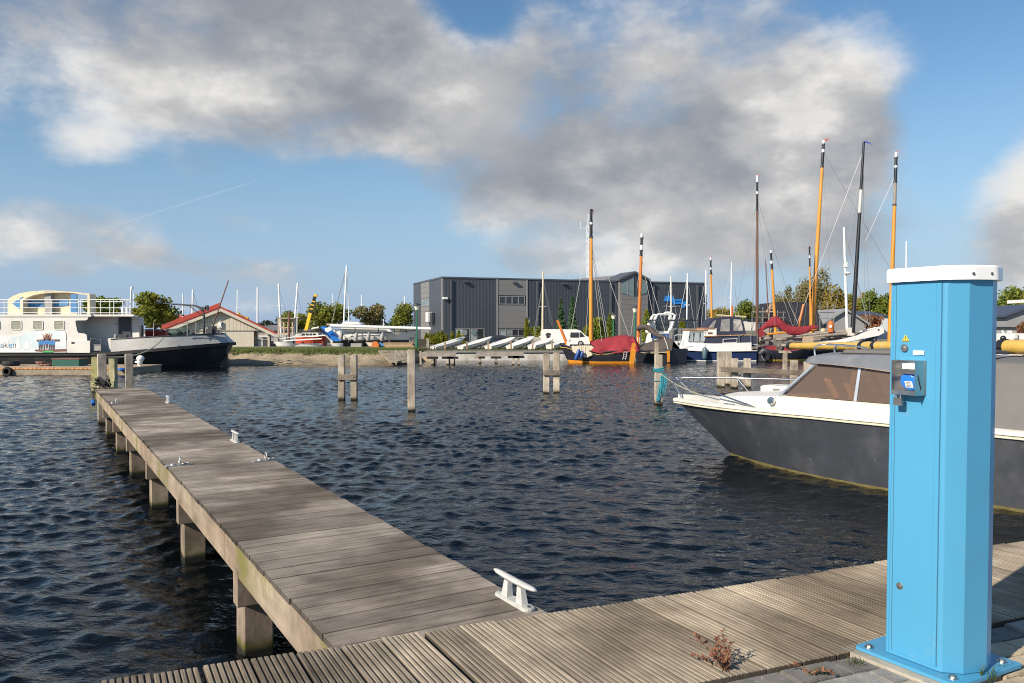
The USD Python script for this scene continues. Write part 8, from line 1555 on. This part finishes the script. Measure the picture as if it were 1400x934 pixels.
def dinghies():
    for i, (x0, y0, x1, y1) in enumerate(((592.5, 474.5, 634.5, 461.5), (629.5, 474, 671.5, 461.2), (667.5, 473.5, 702.5, 461.8), (697, 473.5, 728.5, 460.8), (727, 472.5, 755, 462.5), (752, 472, 779, 464))):
        Y = 49.0; a, b = at(x0, y0, Y), at(x1, y1, Y + 1.6)
        lab = ('leftmost of the tilted white dinghies before the boat hall', 'second tilted white dinghy from the left before the boat hall', 'third tilted white dinghy, in front of the dark car', 'fourth tilted white dinghy, below the grey bay windows', 'fifth tilted white dinghy, left of the white van', 'tilted white dinghy in front of the white van, nearest the black barge')[i]
        t = thing('tilted_dinghy', lab, 'dinghy', V((a[0] + b[0]) / 2, Y + .6, LAND), 0, None)
        d = unit((a - b) * V(1, 1, 0)); Lh = float(np.linalg.norm((a - b)[:2])); tilt = math.atan2(b[2] - a[2], Lh); L = math.hypot(Lh, b[2] - a[2])
        lhull(t, V(b[0], b[1], 0), d, L, .95, (.16, .12, .14), ('off_white', 'off_white', 'off_white'), over=.18, full=2.0, stern=.72, draft=.24, blunt=.16, tilt=tilt, zoff=b[2] - .12, stripe=(.4, .6), deckm='white_paint')
        c = (a + b) / 2; px = x0 + (x1 - x0) * .47; part(t, 'prop', [beam(V(c[0] + .3 * s, c[1] - .2, LAND - .1), V(c[0] + .3 * s, c[1] - .2, c[2] - .25), .06, .06, up=V(1, 0, 0)) for s in (-1, 1)], MATS['dark_steel'])
        p = at((608.5, 638.5, 668, 699, 728, 755)[i], 476.5, 48.2); s = thing('mooring_stake', f'brown timber stake before the {("first", "second", "third", "fourth", "fifth", "sixth")[i]} tilted dinghy from the left', 'stake', V(p[0], 48.2, LAND), 0, 'brown stakes along the grass bank'); part(s, 'stake', beam(V(p[0], 48.2, LAND - .3), V(p[0] + R.uniform(-.03, .03), 48.2, at(0, 466.5, 48.2)[2]), .10, .10, up=V(1, 0, 0), ch=.01), MATS['timber_pile'])
dinghies()
def vehicle(name, label, x0, x1, y_roof, y_base, Y, prof, wins, m, hd=1.7, extra=None):
    """A side-on vehicle: outline and windows in fractions of its length and height."""
    a, b = at(x0, y_base, Y), at(x1, y_base, Y); Lx = b[0] - a[0]; zb = LAND + .02; zt = at(x0, y_roof, Y)[2]; hh = zt - zb
    t = thing(name, label, 'van' if 'van' in name else 'car', V((a[0] + b[0]) / 2, Y, LAND)); P = lambda u, w: (a[0] + u * Lx, zb + w * hh)
    def ext(pts, y0, y1): v, f = prism([P(*p) for p in pts], 0, 1); return np.stack([v[:, 0], Y + y0 + v[:, 2] * (y1 - y0), v[:, 1]], 1), f
    part(t, 'body', [ext(prof, 0.03, hd - .03)], MATS[m])
    for i, w in enumerate(wins): part(t, 'window', [ext(w, -.005, .028), ext(w, hd - .028, hd + .005)], MATS['window_dark'])
    wr = hh * (.16 if 'van' in name else .22)
    for u in (.2, .8):
        c = P(u, 0); wh = part(t, 'wheel', [lathe([(wr, -.02), (wr, .2)], V(c[0], Y, LAND + wr), (0, 1, 0), 16), lathe([(wr, -.2), (wr, .02)], V(c[0], Y + hd, LAND + wr), (0, 1, 0), 16)], MATS['tyre']); part(wh, 'rim', lathe([(wr * .6, -.03), (wr * .3, -.035)], V(c[0], Y, LAND + wr), (0, 1, 0), 12), MATS['car_silver'])
    return t, P
CARP = [(0, .18), (.02, .5), (.05, .58), (.22, .66), (.34, .96), (.45, 1), (.68, 1), (.80, .92), (.93, .64), (1, .58), (1, .2), (.97, .14), (.03, .14)]
CARW = [[(.25, .66), (.36, .92), (.50, .94), (.50, .66)], [(.52, .66), (.52, .94), (.67, .94), (.76, .88), (.86, .66)]]
t, P = vehicle('parked_van', 'white panel van with dark side window parked behind the dinghies', 740.5, 807, 450, 474, 52.5, [(0, .10), (0, .86), (.02, .96), (.06, 1), (.72, .98), (.80, .90), (.90, .62), (.985, .50), (1, .40), (1, .12), (.98, .08)], [[(.59, .50), (.59, .80), (.76, .80), (.76, .50)], [(.78, .52), (.78, .82), (.815, .80), (.885, .56)]], 'white_paint', 1.9)
part(t, 'dark_emblem', [face_poly([(745.5, 457), (749, 455), (752.5, 455.6), (752, 458), (748, 459), (746, 458.8)], 52.49, None, 0, .012), face_poly([(746.5, 460.2), (751.5, 459), (752, 461), (749, 463), (747.5, 462.4)], 52.49, None, 0, .012)], MATS['black_print'])
vehicle('parked_car', 'dark navy car parked behind the third tilted dinghy', 668, 702, 458.5, 474, 55, [(1 - u, w) for u, w in CARP][::-1], [[(1 - u, w) for u, w in q][::-1] for q in CARW], 'car_navy'); 
vehicle('parked_car', 'silver car parked right of the dark navy car', 699, 730, 461, 474, 56.5, CARP, CARW, 'car_silver')
vehicle('parked_car', 'pale car parked by the glass entrance of the boat hall', 652, 684, 462.5, 474, 57.5, CARP, CARW, 'car_silver')
def lamp(label, px, y_top, y_foot, Y):
    b = at(px, y_foot, Y); zt = at(px, y_top, Y)[2]; t = thing('street_lamp', label, 'street lamp', V(b[0], Y, LAND)); c = V(b[0], Y, 0); s = 1.0
    part(t, 'post', [lathe([(.09, LAND - .1), (.09, LAND + .5), (.055, LAND + .6), (.045, zt - .42)], c, sides=8)], MATS['lamp_green'], smooth=40); part(t, 'lantern', lathe([(.09, zt - .42), (.16, zt - .16), (.15, zt - .12)], c, sides=8), MATS['lamp_glass']); part(t, 'lamp_hat', lathe([(.28, zt - .119), (.26, zt - .08), (.08, zt - .02), (.03, zt)], c, sides=12), MATS['dark_steel'])
lamp('green lamp post at the left corner of the boat hall', 569.8, 414.5, 477, 48); lamp('green lamp post beside the grey panel bay', 722, 433.5, 472, 57); lamp('green lamp post between the bushy conifer and the entrance', 838.5, 427.5, 470, 52.5); lamp('green lamp post just left of the red-orange mast', 868, 417.5, 470, 48)
def lattice():
    Y = 78; t = thing('lattice_mast', 'thin pale lattice aerial mast behind the boat hall', 'aerial mast', V(at(803.5, 460, Y)[0], Y, LAND)); x = at(803.5, 400, Y)[0]; zt = at(803.5, 292, Y)[2]; w = .13; z0 = LAND; legs = [(-w, -w), (w, -w), (0, w)]
    part(t, 'legs', [tube([V(x + a, Y + b, z0), V(x + a * .8, Y + b * .8, zt - 1.2)], .025, 4) for a, b in legs] + [tube([V(x, Y, zt - 1.6), V(x + .05, Y, zt)], .03, 5)], MATS['white_mast']); n = 40; ms = []
    for i in range(n):
        za, zb = z0 + (zt - 1.2 - z0) * i / n, z0 + (zt - 1.2 - z0) * (i + 1) / n; p, q = legs[i % 3], legs[(i + 1) % 3]; ms += [tube([V(x + p[0] * .9, Y + p[1] * .9, za), V(x + q[0] * .9, Y + q[1] * .9, zb)], .014, 3), tube([V(x - w * .9, Y - w * .9, zb), V(x + w * .9, Y - w * .9, zb)], .012, 3)]
    part(t, 'bracing', ms, MATS['white_mast']); z = at(803, 313, Y)[2]; part(t, 'side_arm', [tube([V(x, Y, z), V(x - .7, Y, z), V(x - .72, Y, z + .7)], .025, 4), tube([V(x, Y, z + .1), V(x + .3, Y, z + .1)], .02, 4)], MATS['white_mast'])
lattice()
# houses on the right
def barn():
    Y = 78; t = thing('black_barn', 'black roofed barn under construction with scaffolding behind the red sail cover', 'building', V(at(1092, 455, Y)[0], Y, LAND)); X = lambda px: at(px, 430, Y)[0]; Z = lambda y: at(1090, y, Y)[2]
    part(t, 'roof', (lambda v, f: (np.stack([v[:, 0], Y + v[:, 2], v[:, 1]], 1), f))(*prism([(X(1064), Z(449)), (X(1127), Z(449)), (X(1126), Z(446)), (X(1113), Z(413)), (X(1064), Z(413))], 0, 6)), MATS['barn_black']); part(t, 'wall', box(X(1062), X(1124), Y + .3, Y + 5.7, LAND - .2, Z(449.2)), MATS['old_timber'])
    tr = []
    for u in np.linspace(0, 1, 7): tr.append(beam(V(X(1055), Y - .3, Z(436)) * (1 - u) + V(X(1041), Y - .3, Z(437)) * u, V(X(1053.5), Y - .3, Z(415)), .10, .10))
    part(t, 'gable_frame', [beam(V(X(1040), Y - .3, Z(438)), V(X(1053.5), Y - .3, Z(415)), .14, .14), beam(V(X(1061), Y - .3, Z(438)), V(X(1053.5), Y - .3, Z(415)), .14, .14)] + [beam(V(X(1053.5 - 12.5 * u), Y - .28, Z(415 + 22 * u)), V(X(1053.5 + 7 * u), Y - .28, Z(415 + 22 * u)), .10, .10) for u in (.3, .5, .7, .9)], MATS['bare_timber'])
    part(t, 'gable_wall', (lambda v, f: (np.stack([v[:, 0], Y + .1 + v[:, 2], v[:, 1]], 1), f))(*prism([(X(1041), Z(440)), (X(1061), Z(440)), (X(1053.5), Z(417))], 0, .1)), MATS['rust_brown'])
    sc = thing('scaffolding', 'steel scaffolding standing round the black barn', 'scaffolding', V(at(1050, 455, Y - 1)[0], Y - 1, LAND)); Ys = Y - 1.1; Xs = lambda px: at(px, 430, Ys)[0]; Zs = lambda y: at(1090, y, Ys)[2]
    for px, yt in ((1036, 416), (1043, 420), (1052, 424), (1063, 424), (1071, 426), (1121, 414), (1131, 413), (1140, 416)): part(sc, 'standard', tube([V(Xs(px), Ys, LAND - .1), V(Xs(px), Ys, Zs(yt))], .035, 5), MATS['galv'])
    part(sc, 'ledger', [tube([V(Xs(a), Ys - .06, Zs(y)), V(Xs(b), Ys - .06, Zs(y))], .03, 4) for a, b, y in ((1030, 1074, 427), (1030, 1074, 434), (1030, 1070, 441), (1118, 1142, 419), (1118, 1142, 427), (1118, 1142, 435))], MATS['galv']); part(sc, 'platform', [box(Xs(a), Xs(b), Ys, Ys + .7, Zs(y) - .05, Zs(y)) for a, b, y in ((1031, 1060, 426), (1122, 1142, 427))], MATS['bare_timber'])
barn()
far_house('grey_gabled_house', 'pale grey gabled house behind the white mast', 1128, 1182, 424.5, 443, 455, 84, 'grey_clad', 'grey_clad', 10, True)
t, xc, ze, zr = far_house('blue_roofed_house', 'low house with a dark blue roof behind the black mast', 1166, 1214, 424, 432.5, 452, 92, 'pale_wall', 'slate_blue', 9)
far_house('grey_house', 'grey gabled house at the right picture edge', 1375, 1445, 419, 432, 455, 70, 'grey_clad', 'slate_blue', 9, True)
t, xc, ze, zr = far_house('grey_annex', 'low dark flat annex right of the pedestal', 1366, 1391, 446.5, 447.5, 455, 66, 'panel_grey', 'slate_blue', 5)
part(t, 'window', block(1377, 1384, 452, 455.5, 65.96, .03), MATS['white_paint'])
gb = thing('gas_bottle', 'orange and white gas bottle on the deck left of the white mast', 'gas bottle', at(1136, 451, 48.5)); part(gb, 'bottle', lathe([(.05, -.38), (.17, -.34), (.19, -.1), (.19, .14), (.12, .3), (.05, .36)], at(1136, 446.5, 48.5), sides=14), MATS['rust_orange'], smooth=50); part(gb, 'label', lathe([(.1, 0), (.08, .01)], at(1135.6, 446.5, 48.29), (0, -1, 0), 10), MATS['white_paint'])
# ---------------------------------------------------------------- weeds by the deck
mat('dead_leaf', (0.17, 0.062, 0.032), 0.8, var=0.4, vs=60); mat('dry_stem', (0.20, 0.13, 0.07), 0.85, var=0.3, vs=60); leafmat('grass_blade', (0.10, 0.16, 0.02), (0.18, 0.19, 0.05))
def weeds():
    r = random.Random(8)
    def dead(label, b, hgt, n, lean, spread, low=0.0):
        t = thing('dead_weed', label, 'dead plant', b); st, lf = [], []
        for i in range(n):
            p = b + V(r.uniform(-spread, spread) * .5, r.uniform(-spread, spread) * .4, 0); pts = [p]; dirv = unit(V(lean[0] + r.uniform(-.5, .5), lean[1] + r.uniform(-.4, .4), r.uniform(.4, 1.0))); L = hgt * r.uniform(.4, 1)
            for j in range(6): dirv = unit(dirv + V(r.uniform(-.3, .3), r.uniform(-.3, .3), r.uniform(-.3, .12))); q = pts[-1] + dirv * L / 6; q[2] = max(q[2], b[2] + .004); pts.append(q)
            st.append(tube(pts, [.0022 - .00025 * j for j in range(7)], 4))
            for q in pts[1:]:
                for _ in range(r.randint(3, 6)):
                    a = unit(V(r.gauss(0, 1), r.gauss(0, 1), r.gauss(0, .6))); c = unit(np.cross(a, V(r.gauss(0, 1), r.gauss(0, 1), r.gauss(0, 1)))); s = r.uniform(.004, .010); o = q + a * .006; v = np.array([o - a * s, o + c * s * .5 + V(0, 0, .002), o + a * s, o - c * s * .5]); v[:, 2] = np.maximum(v[:, 2], b[2] + .002); lf.append((v, np.array([[0, 1, 2], [0, 2, 3]])))
        part(t, 'stems', st, MATS['dry_stem']); part(t, 'dry_leaves', lf, MATS['dead_leaf'])
    dead('rusty dead weed lying on the deck boards left of the pedestal', gnd(985, 915, ZD), .135, 11, (-.25, .25), .07)
    dead('thin dead stalk in the paver joint left of the pedestal', gnd(1106, 922, ZD), .075, 2, (0, 0), .006)
    for lab, px, py, n, h in (('grass tuft in the paver joint beside the dead stalk', 1121, 922, 34, .035), ('grass tuft at the left corner of the concrete slab', 1168, 908, 26, .03), ('grass tuft at the front of the pedestal foot plate', 1350, 930, 30, .055), ('small grass tuft right of the foot plate bolt', 1373, 918, 22, .03)):
        b = gnd(px, py, ZD - .005); t = thing('grass_tuft', lab, 'grass', b); ms = []
        for i in range(n):
            a = r.uniform(0, 6.28); q = b + V(r.uniform(-.028, .028), r.uniform(-.012, .012), 0); hh = h * r.uniform(.5, 1); d = V(math.cos(a), math.sin(a), 0) * hh * r.uniform(.2, .7); w = V(-math.sin(a), math.cos(a), 0) * .0014; v = np.array([q - w, q + w, q + d * .4 + V(0, 0, hh * .7) + w * .7, q + d * .4 + V(0, 0, hh * .7) - w * .7, q + d + V(0, 0, hh)]); ms.append((v, np.array([[0, 1, 2], [0, 2, 3], [3, 2, 4]])))
        part(t, 'blades', ms, MATS['grass_blade'])
weeds()

def bank_grass():
    r = np.random.default_rng(12); n = 5200; X = r.uniform(-19, 9, n); lo = X < -5.3
    T = np.where(lo, 3.5 + np.abs(r.normal(0, 1.0, n)) + 0.7 * (meshkit.noise(np.stack([X * 1.2, 0 * X, 0 * X], -1), 4) - .5), .6 + np.abs(r.normal(0, .9, n))); Y = shore_y(X) + T; Z = land_z(X, Y)
    a = r.uniform(0, 6.283, n); h = r.uniform(.05, .16, n) * (0.5 + meshkit.noise(np.stack([X * 2.1, Y, 0 * X], -1), 6)); w = r.uniform(.012, .03, n)
    P = np.stack([X, Y, Z], -1); s = np.stack([np.cos(a) * w, np.sin(a) * w, 0 * a], -1); tip = P + np.stack([np.cos(a + 1.3) * h * .5, np.sin(a + 1.3) * h * .5, h], -1)
    v = np.stack([P - s, P + s, tip], 1).reshape(-1, 3); v[0::3, 2] -= .03; v[1::3, 2] -= .03
    solo('bank_grass', (v, np.arange(3 * n).reshape(-1, 3)), MATS['bank_blade'], 'ragged grass along the top of the sandy bank and the old quay', 'grass', kind='stuff')
leafmat('bank_blade', (0.11, 0.15, 0.025), (0.16, 0.16, 0.05)); bank_grass()
